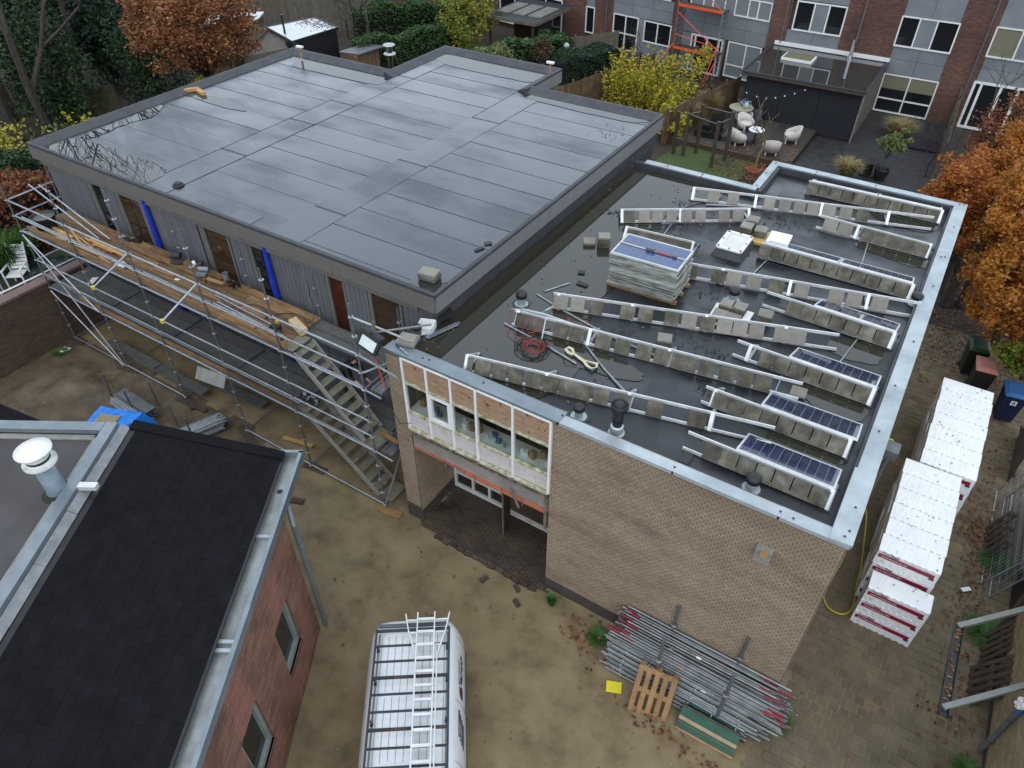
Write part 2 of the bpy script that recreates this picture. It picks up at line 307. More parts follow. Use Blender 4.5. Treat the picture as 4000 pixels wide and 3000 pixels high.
# ================= brick walls =================
def face_mtx(o, u, n):
    u, n = V(u).normalized(), V(n).normalized(); z = u.cross(n); z = -z if z.z < 0 else z
    return Matrix(((u.x, n.x, z.x, o[0]), (u.y, n.y, z.y, o[1]), (u.z, n.z, z.z, o[2]), (0, 0, 0, 1)))
def brick_mesh(mb, cx, cz, w, h, d, jt=0.0):
    x0, x1, z0, z1 = cx-w/2, cx+w/2, cz-h/2, cz+h/2
    c = min(.006, h*.12); d2 = d+jt
    mb.add([(x0, 0, z0), (x1, 0, z0), (x1, 0, z1), (x0, 0, z1), (x0+c, d2, z0+c), (x1-c, d2, z0+c), (x1-c, d2, z1-c), (x0+c, d2, z1-c)],
           [(4, 5, 6, 7), (0, 1, 5, 4), (1, 2, 6, 5), (2, 3, 7, 6), (3, 0, 4, 7)])
def brick_wall(thing_, O, U, Nn, W, H, mat, mort, holes=(), pw=.114, pz=.068, joint=.011, thick=.2, n_ind=300, plinth=0.0, pmat=None, zonef=None, name='wall', half=.5, proud=.009):
    """mortar body + bricks; the n_ind bricks nearest the camera are objects of their own, the rest one mesh"""
    O = V(O); T = face_mtx(O, U, Nn)
    us = sorted({0, W}|{h[0] for h in holes}|{h[2] for h in holes}); vs = sorted({0, H}|{h[1] for h in holes}|{h[3] for h in holes})
    us = [u for u in us if 0 <= u <= W]; vs = [v for v in vs if 0 <= v <= H]
    mb = MB()
    for i in range(len(us)-1):
        run = None
        for j in range(len(vs)-1):
            c = ((us[i]+us[i+1])/2, (vs[j]+vs[j+1])/2)
            solid = not any(h[0] < c[0] < h[2] and h[1] < c[1] < h[3] for h in holes)
            if solid: run = (run[0], vs[j+1]) if run else (vs[j], vs[j+1])
            if run and (not solid or j == len(vs)-2): mb.bb((us[i], -thick, run[0]), (us[i+1], 0, run[1])); run = None
    wall = link(name, mb.mesh(name, mort), thing_, mtx=T)
    bw, bh = pw-joint*.6, pz-joint
    full = {}; pieces = []
    nr = int(H/pz)
    for r in range(nr):
        zc = r*pz+pz/2; off = (r % 2)*half*pw
        k = -1
        while True:
            x0 = k*pw+off+joint*.3; x1 = x0+bw; k += 1
            if x0 > W-.02: break
            x0, x1 = max(x0, 0.004), min(x1, W-.004)
            if x1-x0 < .025: continue
            segs = [(x0, x1)]
            for h in holes:
                if h[1]-.005 < zc < h[3]+.005:
                    ns = []
                    for a, b in segs:
                        if b <= h[0] or a >= h[2]: ns.append((a, b))
                        else:
                            if h[0]-a > .02: ns.append((a, h[0]-.004))
                            if b-h[2] > .02: ns.append((h[2]+.004, b))
                    segs = ns
            for a, b in segs: pieces.append(((a+b)/2, zc, b-a))
    P3 = np.array([p[:2] for p in pieces]); wp = np.array(O)[None]+P3[:, :1]*np.array(V(U).normalized())[None]+P3[:, 1:2]*np.array([[0, 0, 1]])
    d = np.linalg.norm(wp-np.array(CAMLOC)[None], axis=1)
    isfull = np.array([abs(p[2]-bw) < .002 for p in pieces])
    order = [i for i in np.argsort(d) if isfull[i]][:n_ind]; oset = set(order)
    one = {}
    rest = {}
    for i, (cx, cz, w) in enumerate(pieces):
        m = pmat if (pmat and cz < plinth) else mat
        if zonef:
            zm = zonef(cx, cz)
            if zm == 'skip': continue
            m = zm or m
        if i in oset:
            if m.name not in one:
                b = MB(); brick_mesh(b, 0, 0, bw, bh, proud); one[m.name] = b.mesh('brick', m)
            link('brick', one[m.name], wall, keep=False, mtx=Matrix.Translation((cx, random.uniform(-.002, .002), cz)))
        else: brick_mesh(rest.setdefault(m.name, MB()), cx, cz, w, bh, proud, random.uniform(-.003, .002))
    if rest:
        mb = MB(); mats = []
        for mn, b in rest.items():
            mb.cur = len(mats); mats.append(MATS[mn]); mb.add(b.v, b.f)
        link('bricks', mb.mesh('bricks', mats), wall, keep=False, kind='stuff')
    return wall

# ================= brick building with the flat roof =================
RZ = 5.30; PT = 5.52
BLD = thing('brick_building', (-5, 5, 0), 'two-storey tan brick building with a zinc-edged flat roof', 'building')
# front wall (right part) and the pier left of the windows
brick_wall(BLD, (-5.43, -1.0, 0), (1, 0, 0), (0, -1, 0), 5.36, 5.44, M['brick_tan'], M['mortar'], plinth=.42, pmat=M['brick_plinth'], thick=.3,
           zonef=lambda x, z: M['brick_plinth'] if z < .42 else None)
brick_wall(BLD, (-9.52, -1.0, 0), (1, 0, 0), (0, -1, 0), .46, 5.42, M['brick_tan'], M['mortar'], plinth=.55, pmat=M['brick_plinth'], thick=.3, n_ind=120)
brick_wall(BLD, (-9.06, -.985, 0), (0, 1, 0), (1, 0, 0), 1.42, 2.74, M['brick_tan'], M['mortar'], plinth=.42, pmat=M['brick_plinth'], thick=.3, n_ind=150)
brick_wall(BLD, (-.06, -.99, 0), (0, 1, 0), (1, 0, 0), 13.3, 5.44, M['brick_tan'], M['mortar'], plinth=.42, pmat=M['brick_plinth'], thick=.25, n_ind=0)
mb = MB()   # remaining shell of the building
mb.bb((-5.4, 12.1, 0), (-.07, 12.38, 5.3)); mb.bb((-9.2, 10.1, 0), (-5.2, 10.36, 5.3)); mb.bb((-5.4, 10.36, 0), (-5.15, 12.1, 5.3))
mb.bb((-5.43, -.7, 0), (-5.2, 1.2, 3.2))
mb.build('shell_wall', M['brick_plinth'], BLD)
# roof slab and membrane sheets
mb = MB(); mb.bb((-9.3, -.9, 4.98), (-.1, 10.3, RZ-.02)); mb.bb((-5.38, 10.28, 4.98), (-.1, 12.3, RZ-.02)); mb.build('roof_slab', M['bitumen_old'], BLD)
mb = MB(); mb.bb((-9.05, -.7, 3.2), (-5.44, 4.0, 3.38)); mb.build('upper_floor', M['wood_dark'], BLD)
random.seed(3)
y = -.78
k = 0
while y < 12.2:
    y1 = min(y+1.0, 12.22); xa = -9.25 if y1 < 10.4 else -5.2
    cut = random.uniform(-6.5, -2.5); zt = RZ+.004*(k % 2)
    for a, b, dz in ((xa, cut, 0), (cut-.08, -.27, .004)):
        mb = MB(); mb.add([(a, y-.06, zt+dz), (b, y-.06, zt+dz), (b, y1, zt+dz+.006), (a, y1, zt+dz+.006), (a, y-.06, zt-.02), (b, y-.06, zt-.02), (b, y1, zt-.02), (a, y1, zt-.02)], [(0, 1, 2, 3), (0, 4, 5, 1), (1, 5, 6, 2), (2, 6, 7, 3), (3, 7, 4, 0)])
        mb.build('roof_sheet', M['bitumen_old'], BLD)
    y = y1; k += 1
# upstands inside the edge and zinc coping pieces
mb = MB()
for a, b in (((-9.5, -.86), (-.3, -.86)), ((-.3, -.86), (-.3, 12.3)), ((-.3, 12.25), (-5.15, 12.25)), ((-5.18, 12.25), (-5.18, 10.3)), ((-5.2, 10.3), (-9.0, 10.3))):
    mb.beam((*a, RZ+.08), (*b, RZ+.08), .16, .2)
mb.build('upstand', M['bitumen_edge'], BLD)
def coping(a, b, w, z, mat, n=(0, -1), lip=.07, name='coping', parent=None, th=.02, slope=.02):
    """sheet-metal cap from a to b; n points to the outside"""
    a, b = V((*a, z)), V((*b, z)); n = V((*n, 0)); mb = MB()
    i = -n*w
    P = [a, b, b+i-V((0, 0, slope)), a+i-V((0, 0, slope))]; Q = [p-V((0, 0, th)) for p in P]
    mb.add(P+Q, [(0, 1, 2, 3), (7, 6, 5, 4), (0, 4, 5, 1), (1, 5, 6, 2), (2, 6, 7, 3), (3, 7, 4, 0)])
    mb.obox((a+b)/2-V((0, 0, lip/2))+n*.006, (b-a)/2, n*.006, V((0, 0, lip/2)))
    mb.obox((a+b)/2+i-V((0, 0, slope+.03)), (b-a)/2, n*.004, V((0, 0, .035)))
    return mb.build(name, mat, parent)
for x0, x1, dz, w in ((-9.52, -5.28, .006, .33), (-5.33, -3.0, 0, .24), (-3.03, -1.15, .004, .24), (-1.18, -.03, 0, .25)):
    coping((x0, -1.03), (x1, -1.03), w, PT+dz, M['zinc'] if x0 < -5.3 and x1 < -5 else M['zinc_white'], (0, -1), .08, 'coping', BLD)
for y0, y1, dz, w in ((-1.03, .75, .028, .34), (.7, 3.4, 0, .3), (3.37, 6.3, .004, .3), (6.27, 9.2, 0, .3), (9.17, 12.45, .004, .3)):
    coping((-.02, y0), (-.02, y1), w, PT+dz, M['zinc_white'], (1, 0), .08, 'coping', BLD)
for x0, x1, dz in ((-.02, -2.4, 0), (-2.37, -4.1, .004), (-4.07, -5.38, 0)):
    coping((x0, 12.45), (x1, 12.45), .2, PT+dz+.001, M['zinc_white'], (0, 1), .08, 'coping', BLD)
coping((-5.4, 12.45), (-5.4, 10.46), .2, PT+.003, M['zinc_white'], (-1, 0), .08, 'coping', BLD)
for x0, x1 in ((-5.25, -6.9), (-6.87, -8.7)):
    coping((x0, 10.48), (x1, 10.48), .2, PT, M['zinc_white'], (0, 1), .08, 'coping', BLD)
# rubber screw caps on the coping
mb0 = MB(); mb0.lathe((0, 0, 0), [(.021, 0), (.021, .006), (.013, .014)], 8); cap_me = mb0.mesh('screw_cap', M['rubber'])
for p in ((-8.6, -.87), (-8.45, -.85), (-7.1, -.85), (-5.32, -.83), (-3.02, -.93), (-1.17, -.92), (-.95, -.95), (-.17, .72), (-.2, 1.9), (-.15, -.2), (-.12, -.75), (-.16, -.9), (-.2, 3.4), (-.15, 5.1), (-.15, 7.6), (-.2, 9.1), (-.12, 9.15), (-.15, 10.9), (-.1, 12.38), (-.2, 12.36), (-2.4, 12.36), (-4.08, 12.36), (-5.3, 12.35), (-5.32, 11.5), (-5.3, 10.55), (-6.9, 10.4), (-8.0, 10.4)):
    link('screw_cap', cap_me, BLD, mtx=Matrix.Translation((p[0], p[1], PT+.004+(.028 if p[0] > -.4 and p[1] < .7 else 0))))
# timber window band above the entrance
WB = [(-8.992,-1.02,3.921), (-8.419,-1.02,3.966), (-7.799,-1.02,3.957), (-7.179,-1.02,3.959), (-6.294,-1.02,3.966), (-5.414,-1.02,3.994)]
wx = [-9.05]+[p[0] for p in WB[1:-1]]+[-5.44]
M['white_moss'] = pm('white_moss', [(.16, .16, .05), (.42, .41, .26), (.62, .62, .55)], scale=9, rough=.7)
WN = link('window_band', None, BLD); WN.empty_display_size = .1
mb = MB()
for x in wx: mb = MB(); mb.bb((x-.026, -1.06, 3.4), (x+.026, -.98, 5.45)); mb.build('mullion', M['white'], WN)
for z, h, d, mt in ((3.4, .06, .1, 'white_moss'), (3.96, .05, .1, 'white_moss'), (4.8, .055, .09, 'white_moss'), (5.44, .04, .06, 'white')):
    for i in range(5):
        mb = MB(); mb.bb((wx[i]+.027, -1.04-d*.3, z-h/2), (wx[i+1]-.027, -.985, z+h/2)); mb.build('rail', M[mt], WN)
for i in range(5):
    a, b = wx[i]+.028, wx[i+1]-.028
    if i == 1:   # opening light, standing proud
        mb = MB()
        for q in ((a, a+.07, 4.0, 4.76), (b-.07, b, 4.0, 4.76)): mb.bb((q[0], -1.075, q[2]), (q[1], -1.0, q[3]))
        for q in ((4.0, 4.08), (4.68, 4.76)): mb.bb((a+.07, -1.072, q[0]), (b-.07, -1.0, q[1]))
        mb.build('opening_light', M['white'], WN)
    mb = MB(); mb.bb((a, -1.012, 3.985), (b, -1.006, 4.775)); mb.build('pane', M['pane'], WN)
    mb = MB(); mb.bb((a, -1.035, 4.845), (b, -1.01, 5.42)); mb.build('plywood_panel', M['ply'], WN)
    # gas-concrete blocks behind the removed parapet panels
    for r in range(2):
        xx = a-(.25 if r else 0)
        while xx < b:
            mb = MB(); mb.bb((max(xx, a)+.003, -1.0, 3.45+r*.24), (min(xx+.5, b)-.003, -.9+random.uniform(0, .006), 3.45+r*.24+.233)); 
            if min(xx+.5, b)-max(xx, a) > .03: mb.build('block', M['block'] if 'block' in M else M['white_dirty'], WN)
            xx += .5
# knots on the plywood, printed mark
mb = MB()
for i in range(26):
    x = random.uniform(-8.9, -5.5); z = random.uniform(4.9, 5.38)
    n = 8; r = random.uniform(.01, .028)
    if min(abs(x-w) for w in wx) > .08: mb.add([(x+r*math.cos(2*math.pi*k/n), -1.0365, z+r*1.7*math.sin(2*math.pi*k/n)) for k in range(n)], [tuple(range(n))])
mb.build('knots', pm('knot', (.22, .085, .03), rough=.6), WN, kind='stuff')
# concrete spandrel with orange-painted steel and rotten trim
mb = MB(); mb.bb((-9.04, -.99, 2.8), (-5.45, -.72, 3.22)); mb.build('spandrel', pm('old_concrete', [(.22, .19, .16), (.42, .39, .35)], scale=2.5, rough=.9, bump=.6, bscale=12, stretch=(.5, 1, 1)), BLD)
mb = MB(); mb.bb((-9.04, -1.05, 3.235), (-5.45, -.9, 3.29)); mb.bb((-9.04, -1.04, 3.3), (-5.45, -.9, 3.355)); mb.build('trim', pm('trim_old', [(.25, .09, .04), (.1, .09, .08), (.42, .3, .2)], scale=7, rough=.8), BLD)
mb = MB(); mb.bb((-9.04, -1.0, 2.73), (-5.45, -.75, 2.79)); mb.bb((-7.6, -1.03, 2.7), (-5.5, -.98, 2.76)); mb.build('steel_angle', pm('red_lead', [(.38, .1, .045), (.5, .17, .08)], scale=8, rough=.7), BLD)
mb = MB()
for x in (-8.1, -7.3, -6.6, -6.05): mb.beam((x, -1.04, 2.62), (x+random.uniform(-.04, .04), -1.03, 2.86), .02, .015)
mb.beam((-6.35, -1.04, 3.0), (-6.1, -1.12, 2.6), .05, .03); mb.bb((-5.52, -1.04, 2.2), (-5.46, -1.0, 3.2)); mb.build('loose_lath', M['wood_grey'], BLD)
mb = MB(); mb.bb((-9.0, -.7, 2.68), (-5.44, .6, 2.73)); mb.build('soffit', M['white_dirty'], BLD)
# entrance recess: window, open door
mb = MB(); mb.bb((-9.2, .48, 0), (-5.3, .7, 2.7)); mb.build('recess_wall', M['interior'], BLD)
GW = link('entrance_window', None, BLD); gx = [-9.02, -8.46, -7.94, -7.42]
mb = MB(); mb.bb((-9.04, .38, .08), (-7.4, .47, .16)); mb.bb((-9.04, .38, .62), (-7.4, .47, .67)); mb.bb((-9.04, .39, 2.3), (-7.4, .47, 2.36))
for x in gx: mb.bb((x-.03, .395, .16), (x+.03, .475, .62)); mb.bb((x-.03, .395, .67), (x+.03, .475, 2.3))
mb.build('window_frame', M['white'], GW)
for i in range(3):
    mb = MB(); mb.bb((gx[i]+.03, .43, .16), (gx[i+1]-.03, .436, .62)); mb.bb((gx[i]+.03, .43, .67), (gx[i+1]-.03, .436, 2.3)); mb.build('pane', M['pane'], GW)
mb = MB(); mb.bb((-7.37, .36, .0), (-5.5, .46, .1)); mb.build('threshold', M['white_dirty'], BLD)
dr = link('entrance_door', None, BLD)
mb = MB(); mb.obox((-7.16, .02, 1.12), V((.10, -.30, 0)), V((.02, .007, 0)), V((0, 0, 1.06))); mb.build('door_leaf', M['wood_dark'], dr)
mb = MB(); mb.obox((-7.055, -.30, 1.12), V((.022, .0, 0)), V((.0, .014, 0)), V((0, 0, 1.07))); mb.build('door_edge', M['wood_grey'], dr)
mb = MB(); mb.bb((-5.56, .3, 0), (-5.46, .46, 2.3)); mb.build('door_post', pm('door_red', (.1, .02, .015), rough=.6), BLD)
mb = MB(); mb.obox((-7.2, -.02, 1.62), V((.05, -.15, 0)), V((.028, .009, 0)), V((0, 0, .25))); mb.build('notice', M['white'], dr)
# room behind the upper windows
mb = MB(); mb.bb((-9.06, 3.6, 3.38), (-5.4, 3.7, 4.98)); mb.bb((-9.25, -.7, 3.3), (-9.07, 3.7, 4.98)); mb.bb((-5.42, -.7, 3.3), (-5.3, 3.7, 4.98)); mb.build('room_wall', pm('room_wall', (.3, .28, .24), rough=.9), BLD)
mb = MB(); mb.bb((-9.05, -.95, 3.9), (-5.45, -.5, 3.94)); mb.build('window_board', M['white'], BLD)

# ================= grey clad building with the big flat roof =================
UB = thing('clad_building', (-16.8, 7, 0), 'grey timber-clad building with a large wet bitumen flat roof', 'building')
XL, XR, YF, YB = -24.37, -9.14, .33, 12.5
FT, FB, YW = 6.18, 5.71, .55
outline = [(XL, YF), (XR, YF), (XR, YB), (-14.1, YB), (-14.1, 14.65), (-19.4, 14.65), (-19.4, 11.25), (XL, 11.25)]
inner = [(XL+.25, YW), (-9.28, YW), (-9.28, YB-.2), (-14.3, YB-.2), (-14.3, 14.4), (-19.2, 14.4), (-19.2, 11.0), (XL+.25, 11.0)]
mb = MB(); mb.prism([(x, y+(.03 if y == YW else 0)) for x, y in inner], 0, 5.7); mb.build('core_wall', M['darkgrey'], UB)
mb = MB(); mb.prism(outline, FB+.01, 6.0); mb.build('roof_deck', M['bitumen_edge'], UB)
random.seed(5)
def fascia_run(a, b, n, seg, mat):
    a, b = V((*a, 0)), V((*b, 0)); L = (b-a).length; k = max(1, round(L/seg)); d = (b-a)/k; nn = V((*n, 0))
    for i in range(k):
        p, q = a+d*i, a+d*(i+1); g = d.normalized()*.003
        mb = MB(); mb.obox((p+q)/2+V((0, 0, (FT+FB)/2-.01))+nn*.012, (q-p)/2-g, nn*.012, V((0, 0, (FT-FB)/2-.01))); mb.build('fascia_panel', mat, UB)
fascia_run((XL, YF), (XR, YF), (0, -1), 3.05, M['fascia'])
fascia_run((XR, YF), (XR, YB), (1, 0), 2.5, M['fascia_side'])
fascia_run((XR, YB), (-14.1, YB), (0, 1), 2.5, M['fascia_side']); fascia_run((-14.1, YB), (-14.1, 14.65), (1, 0), 2.5, M['fascia_side'])
fascia_run((-14.1, 14.65), (-19.4, 14.65), (0, 1), 2.6, M['fascia_side']); fascia_run((-19.4, 11.25), (XL, 11.25), (0, 1), 2.6, M['fascia_side']); fascia_run((XL, YF), (XL, 11.25), (-1, 0), 2.7, M['fascia_side'])
# roof edge: small cap, sloping inner face
def edge_run(a, b, n, w, drop):
    a, b, n = V((*a, FT)), V((*b, FT)), V((*n, 0)); mb = MB()
    prof = [(.026, -.06), (.026, .008), (-.07, .012), (-.07-w, -drop), (-.07-w, -drop-.1), (0.0, -.2)]
    vs = [p+n*o+V((0, 0, z)) for p in (a, b) for o, z in prof]; k = len(prof)
    mb.add(vs, [(i, (i+1) % k, k+(i+1) % k, k+i) for i in range(k)]+[tuple(range(k)), tuple(reversed(range(k, 2*k)))])
    mb.build('roof_edge', M['bitumen_edge'], UB)
ED = .13
edge_run((XL, YF), (XR, YF), (0, -1), .05, ED); edge_run((XR, YF), (XR, YB), (1, 0), .05, ED)
edge_run((XR, YB), (-14.1, YB), (0, 1), .32, ED); edge_run((-14.1, YB-.35), (-14.1, 14.65), (1, 0), .3, ED)
edge_run((-14.1, 14.65), (-19.4, 14.65), (0, 1), .32, ED); edge_run((-19.4, 14.65), (-19.4, 10.9), (-1, 0), .3, ED)
edge_run((-19.4, 11.25), (XL, 11.25), (0, 1), .32, ED); edge_run((XL, 11.25), (XL, YF), (-1, 0), .3, ED)
# membrane sheets
ZR = 6.03
def sheet(x0, x1, y0, y1, lift, alongx=True):
    zt = ZR+lift; mb = MB(); e = .005
    if alongx: zz = [zt+e, zt+e, zt, zt]
    else: zz = [zt, zt+e, zt+e, zt]
    mb.add([(x0, y0, zz[0]), (x1, y0, zz[1]), (x1, y1, zz[2]), (x0, y1, zz[3]), (x0, y0, zt-.03), (x1, y0, zt-.03), (x1, y1, zt-.03), (x0, y1, zt-.03)], [(0, 1, 2, 3), (0, 4, 5, 1), (1, 5, 6, 2), (2, 6, 7, 3), (3, 7, 4, 0)])
    sh = mb.build('roof_sheet', M['bitumen'], UB)
    mb = MB()
    if alongx: mb.bb((x0, y0-.012, zt-.01), (x1, y0+.006, zt+e+.0015))
    else: mb.bb((x0-.012, y0, zt-.01), (x0+.004, y1, zt+e+.0015)); mb.bb((x1-.004, y0, zt-.01), (x1+.012, y1, zt+e+.0015)); mb.bb((x0+.02, y0-.01, zt-.01), (x1-.02, y0+.012, zt+e+.001))
    if random.random() < .72: mb.build('seam', M['seam'] if alongx and random.random() < .3 else M['seam_soft'], sh)
M['seam'] = pm('seam', [(.016, .018, .022), (.036, .042, .05)], scale=2, rough=.3, r2=.6); M['seam_soft'] = pm('seam_soft', [(.026, .032, .04), (.045, .055, .068)], scale=2, rough=.2, r2=.5)
for ci, (xa, xb, off, yb) in enumerate(((-24.2, -19.3, .3, 11.0), (-18.4, -14.35, .62, 14.4), (-13.45, -9.25, .1, 12.2))):
    y = .42; first = True
    while y < yb-.05:
        h = off+.3 if first else 1.0; first = False; y1 = min(y+h, yb); sheet(xa-.04, xb+.04, y-.1, y1, .001*ci+.0015*(int(y*3) % 2)); y = y1
for xa, xb, yb, js in ((-19.38, -18.33, 14.4, (0.42, 3.4, 6.2, 8.1, 11.3, 14.4)), (-14.42, -13.38, 14.4, (.42, 2.2, 5.6, 9.4, 12.2))):
    for a, b in zip(js[:-1], js[1:]): sheet(xa, xb, a-.08, b, .008, False)
sheet(-21.3, -20.4, .42, 1.25, .012); sheet(-15.9, -15.1, .42, 1.0, .012)
# drain in the roof
mb = MB(); mb.lathe((-18.419,1.031,6.05), [(.16, 0), (.16, .02), (.1, .03), (.1, .07), (.07, .085)], 14); mb.build('roof_drain', M['rubber'], UB)
# grey boards of the facade
win = [(-22.24, -21.5), (-20.95, -19.72), (-17.29, -16.1), (-15.49, -14.7), (-12.81, -12.05), (-11.45, -10.3)]
x = XL+.2; bw = .148; full = {}
while x < -9.3:
    inw = next((w for w in win if w[0]-.02 < x+bw/2 < w[1]+.02), None)
    for z0, z1 in (((.25, 3.15),) if inw else ((.25, 5.52),)):
        key = (z0, z1)
        if key not in full:
            mb = MB(); mb.bb((.004, -.02, z0), (bw-.006, .02, z1)); full[key] = mb.mesh('cladding_board', M['clad'])
        link('cladding_board', full[key], UB, mtx=Matrix.Translation((x, YW-.02+random.uniform(-.002, .002), 0)))
    x += bw
mb = MB(); mb.bb((XL+.12, YW-.13, 5.5), (-9.75, YW+.02, 5.66)); mb.build('eaves_board', M['frame_grey'], UB)
mb = MB(); mb.bb((XL+.1, YW-.11, 5.56), (XL+.32, YW+1.2, 5.67)); mb.build('eaves_board', M['zinc'], UB)
for i, (a, b) in enumerate(win):
    W_ = link('window', None, UB)
    fw = .34 if i not in (0,) else .3
    mb = MB(); mb.bb((a, YW-.03, 3.16), (a+.09, YW+.05, 5.5)); mb.bb((a+.14, YW-.05, 3.16), (a+.24, YW+.05, 5.5)); mb.bb((b-.07, YW-.04, 3.16), (b, YW+.05, 5.5)); mb.bb((a+.24, YW-.035, 3.16), (b-.07, YW+.04, 3.26)); mb.bb((a+.24, YW-.035, 5.4), (b-.07, YW+.04, 5.5)); mb.build('window_frame', M['frame_grey'], W_)
    mb = MB(); mb.bb((a+.09, YW-.0, 3.16), (a+.14, YW+.05, 5.5)); mb.build('rebate', M['black'], W_)
    mb = MB(); mb.bb((a+.24, YW-.005, 3.26), (b-.07, YW+.0, 5.4)); mb.build('pane', glassy('glass_red', (.05, .012, .006), .2) if i == 4 else M['glass_brown'] if i in (1, 2, 5) else M['glass_dark'], W_)
# black foil wall between the two roofs
mb = MB(); mb.bb((-9.27, .4, RZ-.1), (-9.2, 12.3, 5.705)); mb.build('foil_wall', M['bitumen_edge'], UB)
mb = MB(); mb.prism([(-9.27, .45), (-9.05, .42), (-8.92, .75), (-9.2, .9)], 5.5, 5.52); mb.build('foil_flap', M['black'], UB)
# blue wrapped downpipes
for x, w in ((-19.3, 'left'), (-14.55, 'right')):
    mb = MB(); mb.path([(x, YW-.12, 0.1), (x-.01, YW-.13, 1.5), (x+.01, YW-.12, 3), (x-.03, YW-.13, 4.6), (x-.05, YW-.12, 5.66)], [.09, .085, .09, .08, .06], 8)
    mb.build('downpipe', M['blue'], None, label='downpipe wrapped in bright blue foil, %s of the two on the grey facade' % w, cat='downpipe', group='blue wrapped downpipes')
# puddles on both roofs
def blob(name, pts, z, jit=.12, n=6, mat=None, sub=5, **kw):
    P = [V((p[0], p[1], 0)) for p in pts]; out = []
    for i in range(len(P)):
        a, b, c, d = P[i-1], P[i], P[(i+1) % len(P)], P[(i+2) % len(P)]
        for k in range(sub):
            t = k/sub; q = .5*((2*b)+(c-a)*t+(2*a-5*b+4*c-d)*t*t+(3*b-a-3*c+d)*t**3)
            out.append((q.x+random.uniform(-jit, jit), q.y+random.uniform(-jit, jit)*.6))
    if z < 5.6: out = [(min(max(a, -9.18), -.42), min(max(b, -.74), 10.15 if a < -5.4 else 12.1)) for a, b in out]
    mb = MB(); mb.add([(p[0], p[1], z) for p in out], [tuple(range(len(out)))])
    o = mb.build(name, mat or M['water'], **kw); return o
PZ = ZR+.016
blob('puddle', [(-24.026,0.605,6.05), (-23.794,1.438,6.05), (-22.375,1.609,6.05), (-20.954,1.573,6.05), (-19.613,1.58,6.05), (-19.258,0.588,6.05), (-20.787,0.399,6.05), (-23.003,0.48,6.05)], PZ, .05, kind='structure')
blob('puddle', [(-23.777,1.659,6.05), (-23.821,2.612,6.05), (-23.876,3.495,6.05), (-23.952,4.852,6.05), (-23.278,3.928,6.05), (-23.416,3.376,6.05), (-23.445,2.679,6.05), (-23.351,1.768,6.05)], PZ, .06, kind='structure')
blob('puddle', [(-23.9,5.86,6.05), (-22.791,6.222,6.05), (-21.56,6.095,6.05), (-21.091,5.774,6.05), (-22.145,5.667,6.05), (-23.377,5.726,6.05)], PZ, .06, kind='structure')
blob('puddle', [(-23.337,10.579,6.05), (-22.897,10.69,6.05), (-19.291,10.769,6.05), (-19.059,10.621,6.05), (-19.06,10.048,6.05), (-20.844,9.947,6.05), (-23.027,9.965,6.05)], PZ, .05, kind='structure')
blob('puddle', [(-18.995,14.123,6.05), (-16.205,14.062,6.05), (-14.524,13.965,6.05), (-14.459,13.204,6.05), (-15.823,13.08,6.05), (-18.558,13.232,6.05)], PZ, .05, kind='structure')
blob('puddle', [(-14.211,12.247,6.05), (-12.062,12.41,6.05), (-9.649,12.335,6.05), (-9.695,11.731,6.05), (-11.2,11.599,6.05), (-13.723,11.757,6.05)], PZ, .08, kind='structure')
blob('puddle', [(-10.074,0.645,6.05), (-9.92,0.909,6.05), (-9.648,1.194,6.05), (-9.424,1.109,6.05), (-9.391,0.638,6.05), (-9.748,0.521,6.05)], PZ, .04, kind='structure')
PZ2 = RZ+.022
blob('puddle', [(-9.1, -.7), (-7.2, -.72), (-5.9, -.3), (-6.0, 1.4), (-6.6, 3.2), (-6.4, 5.6), (-6.9, 7.8), (-6.0, 9.8), (-7.2, 10.1), (-9.1, 10.1), (-9.12, 5)], PZ2, .06, mat=M['water_murky'], kind='structure')
for pts in ([(-1.641,4.595,5.32), (-0.616,4.838,5.32), (-0.651,4.183,5.32), (-1.219,4.041,5.32), (-1.611,4.183,5.32)], [(-1.721,2.81,5.32), (-0.563,2.771,5.32), (-0.609,2.19,5.32), (-1.237,2.136,5.32), (-1.66,2.439,5.32)],
            [(-1.821,1.062,5.32), (-0.596,1.081,5.32), (-0.697,0.751,5.32), (-1.397,0.607,5.32), (-1.803,0.69,5.32)], [(-1.923,9.26,5.32), (-0.51,9.23,5.32), (-0.532,8.702,5.32), (-1.297,8.735,5.32), (-2.092,8.878,5.32)],
            [(-8.085,1.079,5.32), (-7.076,1.392,5.32), (-5.551,1.509,5.32), (-4.607,1.314,5.32), (-4.852,0.954,5.32), (-6.035,0.767,5.32), (-7.177,0.41,5.32)], [(-2.275,11.258,5.32), (-0.638,11.348,5.32), (-0.651,10.686,5.32), (-1.656,10.588,5.32)],
            [(-5.828,-0.577,5.32), (-5.354,-0.466,5.32), (-5.309,-0.621,5.32), (-5.896,-0.745,5.32)], [(-8.675,9.978,5.32), (-7.434,10.454,5.32), (-6.252,10.391,5.32), (-7.016,8.741,5.32), (-7.81,7.979,5.32)]):
    blob('puddle', pts, PZ2+random.uniform(.0005, .003), .05, mat=M['water_murky'], kind='structure')

